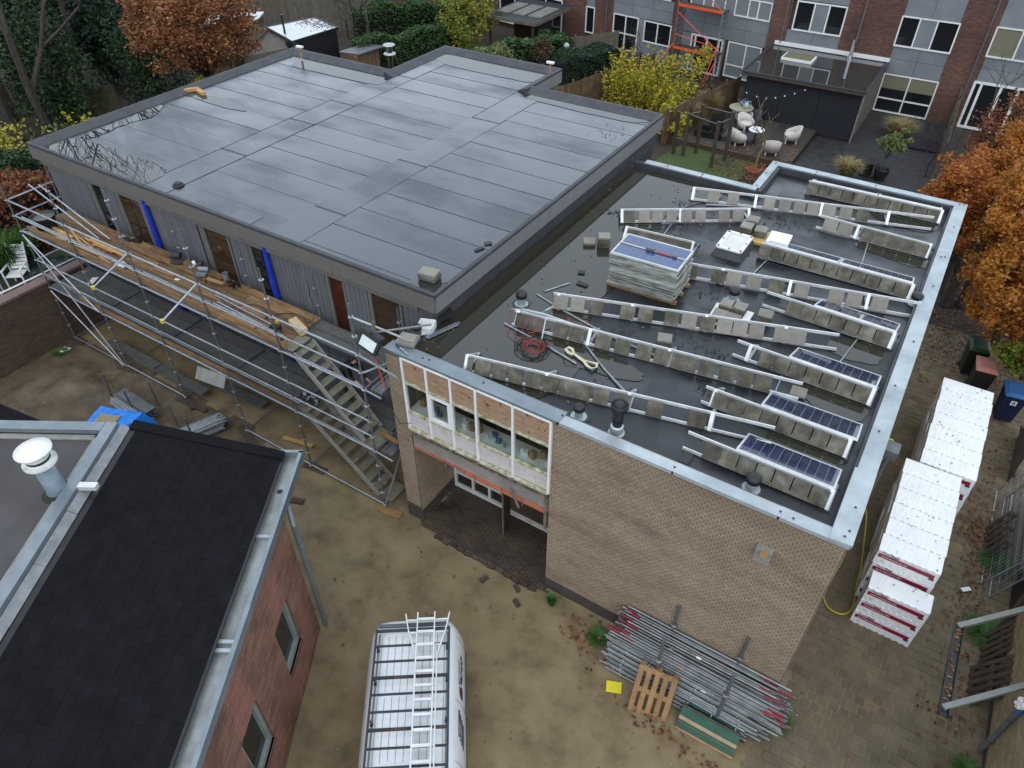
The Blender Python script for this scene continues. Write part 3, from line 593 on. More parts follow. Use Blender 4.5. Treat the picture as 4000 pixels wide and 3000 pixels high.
# ================= scaffold along the clad facade =================
SF = thing('scaffold', (-16.9, -.5, 0), 'long galvanised tube scaffold with timber and steel decks along the grey facade', 'scaffold')
SX = [-23.65, -20.87, -18.03, -15.33, -12.79, -10.16]; TOPF = [5.75, 6.35, 6.9, 6.65, 6.45, 6.48]; TOPI = [5.68, 5.45, 5.68, 5.68, 5.6, 5.55]
YO, YI = -1.18, .22
mb = MB()
mb.lathe((0, 0, 0), [(.026, -.012), (.062, -.006), (.062, .006), (.026, .012)], 8); ros = mb.mesh('rosette', M['galv'])
DECK1, DECK2 = 4.19, 2.19
for yy, tops in ((YO, TOPF), (YI, TOPI)):
    for x, zt in zip(SX, tops):
        zb = float(gz(x, yy))+.03
        mb = MB(); mb.tube((x, yy, zb), (x, yy, zt-.22), .0245, 10); mb.tube((x, yy, zt-.22), (x, yy, zt), .019, 8); mb.lathe((x, yy, zb), [(.075, -.02), (.075, -.008), (.02, -.006)], 8)
        st = mb.build('standard', M['galv_dark'], SF)
        z = .15
        while z < zt-.12: link('rosette', ros, st, mtx=Matrix.Translation((x, yy, z))); z += .5
def pipe(name, p, q, r=.0242, mat='galv', parent=SF, n=8):
    mb = MB(); mb.tube(p, q, r, n); return mb.build(name, M[mat], parent)
for i in range(5):
    a, b = SX[i], SX[i+1]
    for z in (5.15, 4.65, 4.15, 3.15, 2.65, 2.15): pipe('ledger', (a+.04, YO, z), (b-.04, YO, z))
    for z in (4.15, 2.15): pipe('ledger', (a+.04, YI, z), (b-.04, YI, z), mat='galv_dark')
    if i in (0, 1, 3, 4): pipe('ledger', (a+.04, YO, .15), (b-.04, YO, .15))
for i in range(5):
    a, b = SX[i], SX[i+1]
    pipe('deck_ledger', (a+.04, YO+.1, 4.09), (b-.04, YO+.1, 4.09)); pipe('deck_ledger', (a+.04, YO+.1, 2.08), (b-.04, YO+.1, 2.08)); pipe('ledger', (a+.04, YI, 3.15), (b-.04, YI, 3.15), mat='galv_dark')
    if i < 4: pipe('guard_rail', (a+.3, YO+.06, 4.66), (b+.2, YO+.06, 4.63)); pipe('guard_rail', (a+.1, YO-.06, 2.67), (b+.3, YO-.06, 2.63), mat='galv_dark')
for i, x in enumerate(SX):
    for z in (4.15, 2.15, .15): pipe('transom', (x, YO+.04, z), (x, YI-.04, z), mat='galv_dark')
for z in (5.15, 4.65, 3.15, 2.65): pipe('end_rail', (SX[0], YO+.04, z), (SX[0], YI-.04, z))
pipe('diagonal', (SX[0]+.1, YO-.05, 4.0), (SX[1]-.05, YO-.05, .15)); pipe('diagonal', (SX[0]+.05, YO-.05, 2.05), (SX[1]-.15, YO-.05, .1))
pipe('diagonal', (SX[0]+.05, YO-.05, 4.05), (SX[1]-.12, YO-.05, 2.2))
# cantilevered tubes with yellow couplers in front of the guard rail
for p, q in (((-17.983,-1.22,5.191), (-20.384,-1.216,3.9)), ((-15.285,-1.22,5.208), (-17.344,-1.174,3.9))):
    q = (q[0], -2.15, 4.2) if False else q
    P = V(p); Q = V((p[0]-.05, -2.35, 4.75))
    pipe('outrigger_tube', P, Q)
    mb = MB(); mb.box(Q, (.09, .07, .09)); mb.build('coupler', pm('coupler_yellow', (.6, .5, .08), rough=.5), SF)
# tubes reaching over to the brick roof, end rails by the stair
pipe('rail_tube', (SX[5], YO, 6.15), (-9.25, -.75, 5.72)); pipe('rail_tube', (-9.75, -1.1, 5.85), (-8.85, -.2, 5.86), mat='galv_dark')
pipe('rail_tube', (SX[5], YO, 5.15), (-9.0, YO-.08, 5.08)); pipe('rail_tube', (SX[5], YO, 4.15), (-9.65, YO-.02, 4.13)); pipe('rail_tube', (SX[5], YO, 2.15), (-9.6, YO-.02, 2.13))
pipe('rail_tube', (SX[5], YO, 4.62), (-9.75, -.3, 4.62)); pipe('diagonal', (SX[5]+.05, YO, .25), (-9.85, -.4, 2.1))
# timber deck, plank by plank
random.seed(11)
def plank(parent, x0, x1, y, z, w=.21, h=.045, mat='wood_deck', tilt=0.0, name='plank'):
    mb = MB(); L = x1-x0; mb.box((0, 0, 0), (L, w, h)); 
    return link(name, mb.mesh(name, M[mat]), parent, mtx=Matrix.Translation(((x0+x1)/2, y, z+h/2)) @ Matrix.Rotation(tilt, 4, 'Z'))
for r in range(6):
    y = -.98+r*.225; x = -23.45
    while x < -12.8:
        x1 = min(x+random.uniform(3.0, 5.0), -12.78+random.uniform(-.05, .05))
        if -12.8-x1 < .8: x1 = -12.8+random.uniform(-.06, .04)
        plank(SF, x, x1-.01, y, DECK1+random.uniform(0, .012)); x = x1
for x0, x1 in ((-23.3, -18.96), (-18.94, -15.06), (-15.04, -12.62)):
    plank(SF, x0, x1, -1.12, DECK1+.02, .035, .19, 'wood_deck', name='toe_board')
for x0, x1, y, z in ((-20.3, -17.0, .12, .062), (-20.2, -16.6, -.09, .06), (-19.2, -16.2, .1, .112)): plank(SF, x0, x1, y, DECK1+z, .2, .045, 'wood_deck')
# pierced steel decks
def steel_deck(x0, x1, y0, z, w=.31, mat='deck_steel', lift=0.0, rz=0.0):
    T = Matrix.Translation((x0, y0, z)) @ Matrix.Rotation(rz, 4, 'Z') @ Matrix.Rotation(lift, 4, 'Y')
    L = x1-x0; dk = link('steel_deck', None, SF, mtx=T)
    mb = MB(); mb.bb((0, 0, -.05), (L, .02, .012)); mb.bb((0, w-.02, -.05), (L, w, .012)); mb.bb((0, .02, -.05), (.05, w-.02, .01)); mb.bb((L-.05, .02, -.05), (L, w-.02, .01)); mb.bb((.05, .02, -.02), (L-.05, w-.02, -.014))
    link('deck_frame', mb.mesh('deck_frame', M['galv_dark']), dk, keep=False)
    mb = MB(); k = 0; x = .1
    while x < L-.08:
        for c in range(4):
            yy = .055+c*(w-.11)/3; mb.box((x+(.03 if c % 2 else 0), yy, -.004), (.022, .034, .018))
        x += .06
    link('tread_studs', mb.mesh('tread_studs', M['deck_stud']), dk, keep=False, kind='stuff'); return dk
M['deck_stud'] = pm('deck_stud', [(.2, .19, .15), (.32, .3, .25)], scale=4, rough=.6, metal=.3)
for i in range(5):
    a, b = SX[i]+.06, SX[i+1]-.06
    for r in range(4):
        if i == 4 and r < 2: continue
        steel_deck(a, b, -1.13+r*.335, DECK2)
for r in range(2): steel_deck(-12.7, -10.2, -.42+r*.33, DECK1)
steel_deck(-10.05, -9.72, -1.1, DECK2-.04, .9); steel_deck(-10.05, -9.72, -1.1, DECK1-.04, .8)
for x0, x1 in ((-22.0, -18.26), (-18.24, -15.26), (-15.24, -12.9)): plank(SF, x0, x1, -1.15, DECK2+.03, .03, .16, 'wood_deck', name='toe_board')
# stair flights
def flight(xa, za, xb, zb, n):
    f = link('stair_flight', None, SF); y0, y1 = -1.1, -.48
    for y in (y0, y1):
        mb = MB(); mb.beam((xa, y, za), (xb, y, zb), .035, .15); mb.build('stringer', M['alu_stair'], f)
    for k in range(n):
        t = (k+.35)/n; x, z = lerp(xa, xb, t), lerp(za, zb, t)
        mb = MB()
        for g in range(4): mb.bb((x-.11+g*.056, y0+.02, z-.01), (x-.11+g*.056+.046, y1-.02, z+.02))
        mb.build('tread', M['tread'], f)
    mb = MB()
    for g in range(7): mb.bb((xa-.42+g*.06, y0, za+.03), (xa-.42+g*.06+.052, y1, za+.06))
    mb.build('landing', M['tread'], f)
    mb = MB()
    for g in range(7): mb.bb((xb-.02+g*.06, y0, zb-.06), (xb-.02+g*.06+.052, y1, zb-.03))
    mb.build('landing', M['tread'], f)
M['alu_stair'] = pm('alu_stair', [(.33, .32, .27), (.45, .44, .39)], scale=6, rough=.6, metal=.3)
M['tread'] = pm('tread', [(.2, .185, .12), (.33, .31, .23)], scale=7, rough=.7, metal=.15)
flight(-12.45, 4.16, -10.56, 2.22, 9); flight(-12.5, 2.13, -10.4, .3, 9)
# sole plates
for (x, y, a, l) in ((-10.1, -1.25, .1, .75), (-15.3, -1.3, -.35, 1.1), (-18.0, -1.2, -.3, .9), (-20.9, -1.2, .2, .8), (-12.8, -1.15, .1, .7), (-23.6, -1.2, .1, .6)):
    mb = MB(); mb.box((0, 0, .0), (l, .23, .05)); link('sole_plate', mb.mesh('sole_plate', M['wood'] if x > -11 else M['wood_dark']), SF, mtx=Matrix.Translation((x+.1, y, float(gz(x, y))+.025)) @ Matrix.Rotation(a, 4, 'Z'))
# ---- things on and around the scaffold ----
def single(name, mb, mat, label, cat, group=None, smooth=False, mtx=None): return link(name, mb.mesh(name, mat, smooth), None, mtx=mtx, label=label, cat=cat, group=group)
D1 = DECK1+.06
t = thing('mortar_tub', (-23.0, -.72, D1), 'round black mortar tub half full of grey mud at the deck end', 'tub')
mb = MB(); mb.lathe((-23.0, -.72, D1), [(.26, 0), (.33, .36), (.355, .37), (.355, .385), (.315, .375), (.25, .05)], 20); mb.build('bucket', M['rubber'], t, smooth=True)
mb = MB(); mb.lathe((-23.0, -.72, D1+.3), [(.3, 0), (.3, .012)], 18); mb.build('mortar_mud', pm('mudgrey', [(.12, .11, .09), (.2, .19, .15)], scale=8, rough=.5), t)
random.seed(21)
for k in range(14):
    L = random.uniform(.5, 1.7); x = lerp(-22.4, -19.9, k/13.0); y = -.78+random.uniform(-.2, .25); a = random.gauss(-.05, .09)
    mb = MB(); mb.box((0, 0, 0), (L, random.choice((.045, .07, .09)), .03))
    single('timber_offcut', mb, M['wood_new'], 'yellow timber batten in the heap, %s one counted from the mortar tub' % ORD[k], 'timber', 'timber offcuts on the upper deck', mtx=Matrix.Translation((x, y, D1+.02+.03*(k % 3))) @ Matrix.Rotation(a, 4, 'Z'))
for k, (x, y, L, a, lb) in enumerate(((-17.9, -.5, .8, .05, 'flat yellow batten lying mid-deck near the white rag'), (-16.2, -.15, .55, .1, 'short thick plank resting across the wall-side boards'), (-14.4, -.95, 1.1, -.02, 'thin pale lath along the toe board'), (-18.6, -.4, .5, .2, 'stubby batten near the second guard-rail post'))):
    mb = MB(); mb.box((0, 0, 0), (L, .1, .035)); single('timber_offcut', mb, M['wood'], lb, 'timber', 'timber offcuts on the upper deck', mtx=Matrix.Translation((x, y, D1+(.12 if k == 1 else .02))) @ Matrix.Rotation(a, 4, 'Z'))
for k, (p, q) in enumerate((((-23.6, -.45, 5.35), (-21.0, -.35, D1+.03)), ((-23.45, -.25, 5.3), (-20.7, -.2, D1+.03)))):
    mb = MB(); mb.tube(p, q, .0242, 8); single('loose_tube', mb, M['galv'], 'loose scaffold tube leaning over the deck end, %s of the pair' % ('outer' if k == 0 else 'inner'), 'tube', 'loose tubes leaning over the deck end')
    mb = MB(); 
for k, (x, y, L) in enumerate(((-14.6, -.62, 2.4), (-14.2, -.8, 2.6))):
    mb = MB(); mb.tube((x-L/2, y+.1, D1+.03), (x+L/2, y-.05, D1+.03), .024, 8); single('loose_tube', mb, M['galv'], 'galvanised tube lying on the timber deck near the stair, %s one' % ('wall-side' if k == 0 else 'rail-side'), 'tube', 'tubes lying on the upper deck')
# rolls and tools by the wall
t = thing('bitumen_roll', (-18.1, .05, D1+.06), 'black roll of bitumen strip lying by the blue downpipe', 'roll')
mb = MB(); mb.tube((-18.2, .0, D1+.2), (-17.95, .14, D1+.2), .09, 14); mb.build('roll', M['rubber'], t); mb = MB(); mb.obox((-17.92, -.02, D1+.112), V((.14, .08, 0)), V((-.07, .12, 0)), V((0, 0, .004))); mb.build('loose_end', M['rubber'], t)
t = thing('lead_roll', (-16.9, .1, D1), 'grey roll of sheet lead on the plank by the wall', 'roll')
mb = MB(); mb.tube((-17.0, -.02, D1+.17), (-16.75, .1, D1+.17), .07, 14); mb.build('roll', M['zinc'], t); mb = MB(); mb.obox((-16.82, -.12, D1+.112), V((.13, .06, 0)), V((-.05, .09, 0)), V((0, 0, .004))); mb.build('loose_end', M['zinc'], t)
t = thing('tape_rolls', (-17.2, .12, D1+.1), 'white and black tape rolls beside the lead roll', 'tape')
mb = MB(); mb.tube((-17.4, .1, D1+.14), (-17.36, .16, D1+.16), .07, 12); mb.build('tape_roll', M['white'], t); mb = MB(); mb.tube((-17.2, .14, D1+.16), (-17.12, .2, D1+.16), .08, 12); mb.build('tape_roll', M['black'], t)
mb = MB(); mb.lathe((-16.05, .08, D1+.1), [(.075, 0), (.08, .2), (.07, .2), (.065, .02)], 12); single('paint_can', mb, M['galv'], 'small grey can on the wall-side plank end', 'can')
t = thing('cordless_tools', (-15.75, .02, D1+.1), 'cluster of black hand tools at the end of the raised plank', 'tools')
for k, (dx, dy, a) in enumerate(((0, 0, .3), (.15, -.06, 1.1), (.22, .06, -.2))):
    mb = MB(); c = V((-15.8+dx, .0+dy, D1+.14)); mb.obox(c, V((math.cos(a), math.sin(a), 0))*.11, V((-math.sin(a), math.cos(a), 0))*.03, V((0, 0, .03))); mb.obox(c+V((.04, 0, 0)), V((.03, 0, 0)), V((0, .025, 0)), V((0, 0, .08))); mb.build('tool', M['black'], t)
t = thing('broom', (-19.9, .1, D1), 'black floor brush with short handle beside the window', 'brush')
mb = MB(); mb.box((-19.85, .1, D1+.1), (.24, .1, .08), .3); mb.build('brush_head', M['black'], t); mb = MB(); mb.tube((-19.85, .1, D1+.1), (-19.95, .3, D1+.65), .014, 6); mb.build('handle', M['black'], t)
mb = MB(); mb.box((-20.2, .05, D1+.06), (.3, .12, .05), -.1); single('float_board', mb, M['black'], 'black plastic float lying beside the floor brush', 'tool')
# crumpled white bag
def crumple(c, r, sq=.6, n=3, seed=1):
    rr = random.Random(seed); mb = MB(); c = V(c)
    import bmesh
    bm = bmesh.new(); bmesh.ops.create_icosphere(bm, subdivisions=n, radius=1)
    for v in bm.verts:
        k = .7+.55*rr.random(); v.co = V((v.co.x*r[0]*k, v.co.y*r[1]*k, v.co.z*r[2]*k))
    mb.add([c+v.co for v in bm.verts], [tuple(q.index for q in f.verts) for f in bm.faces]); bm.free(); return mb
single('plastic_bag', crumple((-19.15, -.93, D1+.07), (.17, .11, .08), seed=2), M['white'], 'crumpled white plastic bag on the deck behind the toe board', 'bag')
mb = MB(); mb.box((-17.3, -.55, D1+.012), (.14, .06, .02), .3); single('paper_scrap', mb, M['white'], 'small white scrap on the middle of the timber deck', 'scrap')
mb = MB(); mb.obox((-22.55, -.35, DECK2+.12), V((.16, .03, .05)), V((-.04, .14, .03)), V((0, 0, .006))); single('white_sheet', mb, M['white'], 'bent white plate at the left end of the steel deck', 'plate')
# black cable looping over the deck
pts = [(-12.95, .16, 5.35), (-12.85, .12, 5.2), (-12.95, .15, 4.9), (-12.8, .16, 4.55), (-12.85, 0, 4.3)]
for k in range(26):
    a = k*.5; pts.append((-13.1-.09*k+.18*math.cos(a), -.15-.02*k+.22*math.sin(a), D1+.01))
for k in range(10): pts.append((-15.6-.12*k, -.55+.12*math.sin(k*.7)+.05*k, D1+.01))
mb = MB(); mb.path(pts, .009, 5); single('power_cable', mb, M['black'], 'black power cable looping across the timber deck', 'cable')
t = thing('power_saw', (-13.35, -.75, D1), 'dark power tool with battery on the deck by the stair head', 'tool')
mb = MB(); mb.box((-13.35, -.75, D1+.09), (.26, .12, .12), .4); mb.build('motor', M['black'], t); mb = MB(); mb.tube((-13.3, -.72, D1+.08), (-12.95, -.95, D1+.02), .03, 8); mb.build('nozzle', M['darkgrey'], t); mb = MB(); mb.box((-13.42, -.6, D1+.16), (.08, .08, .06), .4); mb.build('battery', pm('yellow_tool', (.6, .42, .03), rough=.5), t)
t = thing('insulation_block', (-12.95, -.35, D1), 'tan foam block lying at the stair head', 'block')
mb = MB(); mb.obox((-12.93, -.4, D1+.08), V((.3, -.1, 0)), V((.03, .1, 0)), V((0, 0, .07))); mb.build('foam', pm('foam', [(.5, .36, .2), (.62, .47, .28)], scale=9, rough=.8, bump=.3), t)
# floodlight hung from the tube
t = thing('floodlight', (-9.66, -1.25, 5.55), 'black site floodlight hanging from the tube beside the brick pier', 'floodlight')
c = V((-9.64, -1.28, 5.75)); ax = V((.96, .0, -.28)).normalized(); nn = V((-.25, -.75, .42)).normalized(); nn = (nn-ax*nn.dot(ax)).normalized(); up_ = nn.cross(ax); up_ = up_ if up_.z > 0 else -up_
mb = MB(); mb.obox(c, ax*.25, up_*.17, nn*.06); mb.obox(c+up_*.2, ax*.24, up_*.05, nn*.1); mb.build('housing', M['black'], t)
mb = MB(); mb.obox(c+nn*.062, ax*.19, up_*.12, nn*.004); mb.build('lens', pm('lens', [(.55, .62, .6), (.75, .8, .78)], scale=9, rough=.25), t)
mb = MB(); mb.beam(c+up_*.2, c+up_*.2+V((0, .08, .3)), .08, .03); mb.build('bracket', M['wood_grey'], t)
mb = MB(); mb.path([c-up_*.17+V((.05, 0, 0)), (-9.6, -1.1, 5.1), (-9.5, -1.12, 4.4), (-9.42, -1.1, 3.7), (-9.3, -1.08, 3.45), (-8.98, -1.07, 3.62)], .008, 5); mb.build('cable', M['black'], t)
mb = MB(); mb.beam((-9.72, -1.15, 5.6), (-9.7, -1.0, 4.25), .045, .004); single('ratchet_strap', mb, pm('strap_orange', (.8, .1, .02), rough=.6), 'bright orange strap hanging below the floodlight', 'strap')
mb = MB(); mb.obox((-10.05, -.75, DECK2+.12), V((.32, -.06, .03)), V((.02, .05, 0)), V((0, 0, .02))); single('timber_offcut', mb, M['wood'], 'brown board end on the steel platform under the orange strap', 'timber')
# lower decks stacked on the ground, grey board
for x0, y0, rz, l, z in ((-22.3, -.9, -.02, 2.5, .3), (-19.7, -.98, 0, 2.2, .32), (-18.2, -.5, .05, 2.6, .25)):
    steel_deck(x0, x0+l, y0, z, rz=rz)
mb = MB(); c = V((-15.9, -1.32, 1.55)); mb.obox((-16.033,-1.3,1.924), V((.62, 0, .1)), V((0, .1, .16)), V((0, .012, -.01))); single('cement_board', mb, M['concrete'], 'grey cement board leaning in the lowest scaffold bay', 'board')
# worker bending on the lower deck
def skin_figure(name, joints, edges, root, mat, sub=2, parent=None):
    me = bpy.data.meshes.new(name); names = list(joints); ix = {n: i for i, n in enumerate(names)}
    me.from_pydata([joints[n][0] for n in names], [(ix[a], ix[b]) for a, b in edges], []); me.materials.append(mat)
    o = link(name, me, parent)
    sk = o.modifiers.new('skin', 'SKIN'); sk.use_smooth_shade = True
    for i, n in enumerate(names):
        r = joints[n][1]; me.skin_vertices[0].data[i].radius = (r, r) if isinstance(r, (int, float)) else r
        me.skin_vertices[0].data[i].use_root = n == root
    ss = o.modifiers.new('sub', 'SUBSURF'); ss.levels = sub; ss.render_levels = sub
    return o
t = thing('person', (-12.0, -.05, DECK2), 'person in dark work clothes bending forward under the upper deck', 'person')
bx_, by_, bz = -12.0, -.05, DECK2+.03
J = {'pel': ((bx_, by_, bz+.86), .15), 'sp': ((bx_+.1, by_, bz+1.06), .145), 'ch': ((bx_+.24, by_-.02, bz+1.22), .16), 'nk': ((bx_+.36, by_-.03, bz+1.33), .065),
     'hl': ((bx_, by_+.1, bz+.82), .1), 'kl': ((bx_+.05, by_+.12, bz+.45), .07), 'al': ((bx_-.04, by_+.12, bz+.08), .05), 'tl': ((bx_+.12, by_+.13, bz+.04), .045),
     'hr': ((bx_, by_-.1, bz+.82), .1), 'kr': ((bx_+.1, by_-.13, bz+.46), .07), 'ar': ((bx_+.02, by_-.14, bz+.08), .05), 'tr': ((bx_+.18, by_-.15, bz+.04), .045),
     'sl': ((bx_+.28, by_+.19, bz+1.2), .075), 'el': ((bx_+.4, by_+.22, bz+.95), .055), 'wl': ((bx_+.58, by_+.12, bz+.8), .04),
     'sr': ((bx_+.3, by_-.21, bz+1.2), .075), 'er': ((bx_+.42, by_-.26, bz+1.0), .055), 'wr': ((bx_+.6, by_-.27, bz+1.0), .04)}
skin_figure('clothed_body', J, [('pel', 'sp'), ('sp', 'ch'), ('ch', 'nk'), ('pel', 'hl'), ('hl', 'kl'), ('kl', 'al'), ('al', 'tl'), ('pel', 'hr'), ('hr', 'kr'), ('kr', 'ar'), ('ar', 'tr'), ('ch', 'sl'), ('sl', 'el'), ('el', 'wl'), ('ch', 'sr'), ('sr', 'er'), ('er', 'wr')], 'pel', pm('workwear', [(.012, .012, .014), (.025, .025, .028)], scale=8, rough=.8), parent=t)
skinm = pm('skin', [(.5, .3, .22), (.56, .35, .26)], scale=9, rough=.5)
import bmesh
def ico(c, r, n=2):
    bm = bmesh.new(); bmesh.ops.create_icosphere(bm, subdivisions=n, radius=1); mb = MB()
    mb.add([V(c)+V((v.co.x*r[0], v.co.y*r[1], v.co.z*r[2])) for v in bm.verts], [tuple(q.index for q in f.verts) for f in bm.faces]); bm.free(); return mb
hc = V((bx_+.44, by_-.04, bz+1.42))
mb = ico(hc, (.085, .075, .11), 3); mb.add(*[(lambda b: (b.v, b.f))(ico(hc+V((.088, 0, -.02)), (.02, .014, .022), 1))][0]); mb.build('head', skinm, t, smooth=True)
mb = ico(hc+V((-.018, 0, .03)), (.092, .085, .1), 3); mb.build('hair', pm('hair', (.035, .018, .01), rough=.6), t, smooth=True)
for w, sgn in ((J['wl'][0], 1), (J['wr'][0], -1)):
    w = V(w); js = {'w': (w, .035), 'p': (w+V((.08, 0, -.03)), .04)}; ed = [('w', 'p')]
    for k in range(4): js['f%d' % k] = (w+V((.14, (k-1.5)*.022, -.05)), .0095); js['g%d' % k] = (w+V((.165, (k-1.5)*.02, -.1)), .008); ed += [('p', 'f%d' % k), ('f%d' % k, 'g%d' % k)]
    js['th'] = (w+V((.09, sgn*.05, -.06)), .011); ed += [('w', 'th')]
    skin_figure('hand', js, ed, 'w', skinm, 1, t)
# dark striped cloth over the stair landing
mb = crumple((-12.75, -.75, DECK2+.12), (.3, .2, .13), seed=8); single('striped_cloth', mb, pm('striped', [(.02, .02, .024), (.03, .03, .035), (.45, .45, .46)], scale=7, rough=.8, detail=1), 'dark cloth with white stripes on the lower stair landing', 'jacket')
# objects at the left corner of the brick roof
t = thing('ballast_block', (-9.2, -.62, PT), 'pale concrete block resting on the coping corner', 'block')
mb = MB(); mb.box((-9.2, -.6, PT+.05), (.42, .36, .08), .25); mb.box((-9.17, -.6, PT+.11), (.32, .26, .05), .25); mb.build('slab', M['concrete'], t)
t = thing('caulking_gun', (-9.1, -.9, PT), 'blue-handled blade lying on the zinc coping', 'tool')
mb = MB(); mb.beam((-9.35, -.82, PT+.03), (-9.2, -.87, PT+.03), .03, .025); mb.build('handle', pm('handle_blue', (.02, .12, .2), rough=.5), t); mb = MB(); mb.beam((-9.2, -.87, PT+.03), (-8.9, -.97, PT+.03), .03, .006); mb.build('blade', M['galv'], t)
bp = V((-9.291,0.143,5.33)); t = thing('plastic_tub', bp, 'white plastic tub standing in the roof water', 'tub')
for s_, nm, mt in ((1, 'wall', 'white'),):
    mb = MB()
    w, h = .17, .17
    for a in range(4):
        ang = a*math.pi/2+.35; d = V((math.cos(ang), math.sin(ang), 0)); e = V((-d.y, d.x, 0)); mb.obox(bp+d*w+V((0, 0, h/2)), d*.008, e*(w+.008), V((0, 0, h/2)))
    mb.box(bp+V((0, 0, .012)), (.33, .33, .02), .35); mb.build('tub_shell', M['white'], t)
bp = V((-9.359,-0.1,5.33)); t = thing('bucket_stack', bp, 'small grey bucket with black lid between tub and coping', 'bucket')
mb = MB(); mb.lathe(bp, [(.09, 0), (.1, .16)], 14); mb.build('bucket', M['galv_dark'], t); mb = MB(); mb.lathe(bp+V((0, 0, .16)), [(.11, 0), (.11, .06), (.06, .09)], 14); mb.build('lid', M['black'], t)
a, b = V((-9.09,-0.118,5.34)), V((-8.822,0.65,5.34)); mb = MB(); mb.beam(a+V((0, 0, .02)), b+V((0, 0, .02)), .12, .012); mb.beam(a+V((.04, .05, .045)), b+V((.04, .05, .045)), .012, .06); single('metal_profile', mb, M['zinc'], 'folded zinc profile lying in the roof puddle', 'profile')
mb = crumple((-9.296,-0.278,5.36), (.1, .07, .05), seed=4); single('foam_lump', mb, M['wood'], 'yellow-brown foam lump beside the small bucket', 'foam')
mb = crumple((-9.276,-0.019,5.35), (.07, .06, .04), seed=5); single('rag', mb, M['white'], 'small white rag next to the plastic tub', 'rag')

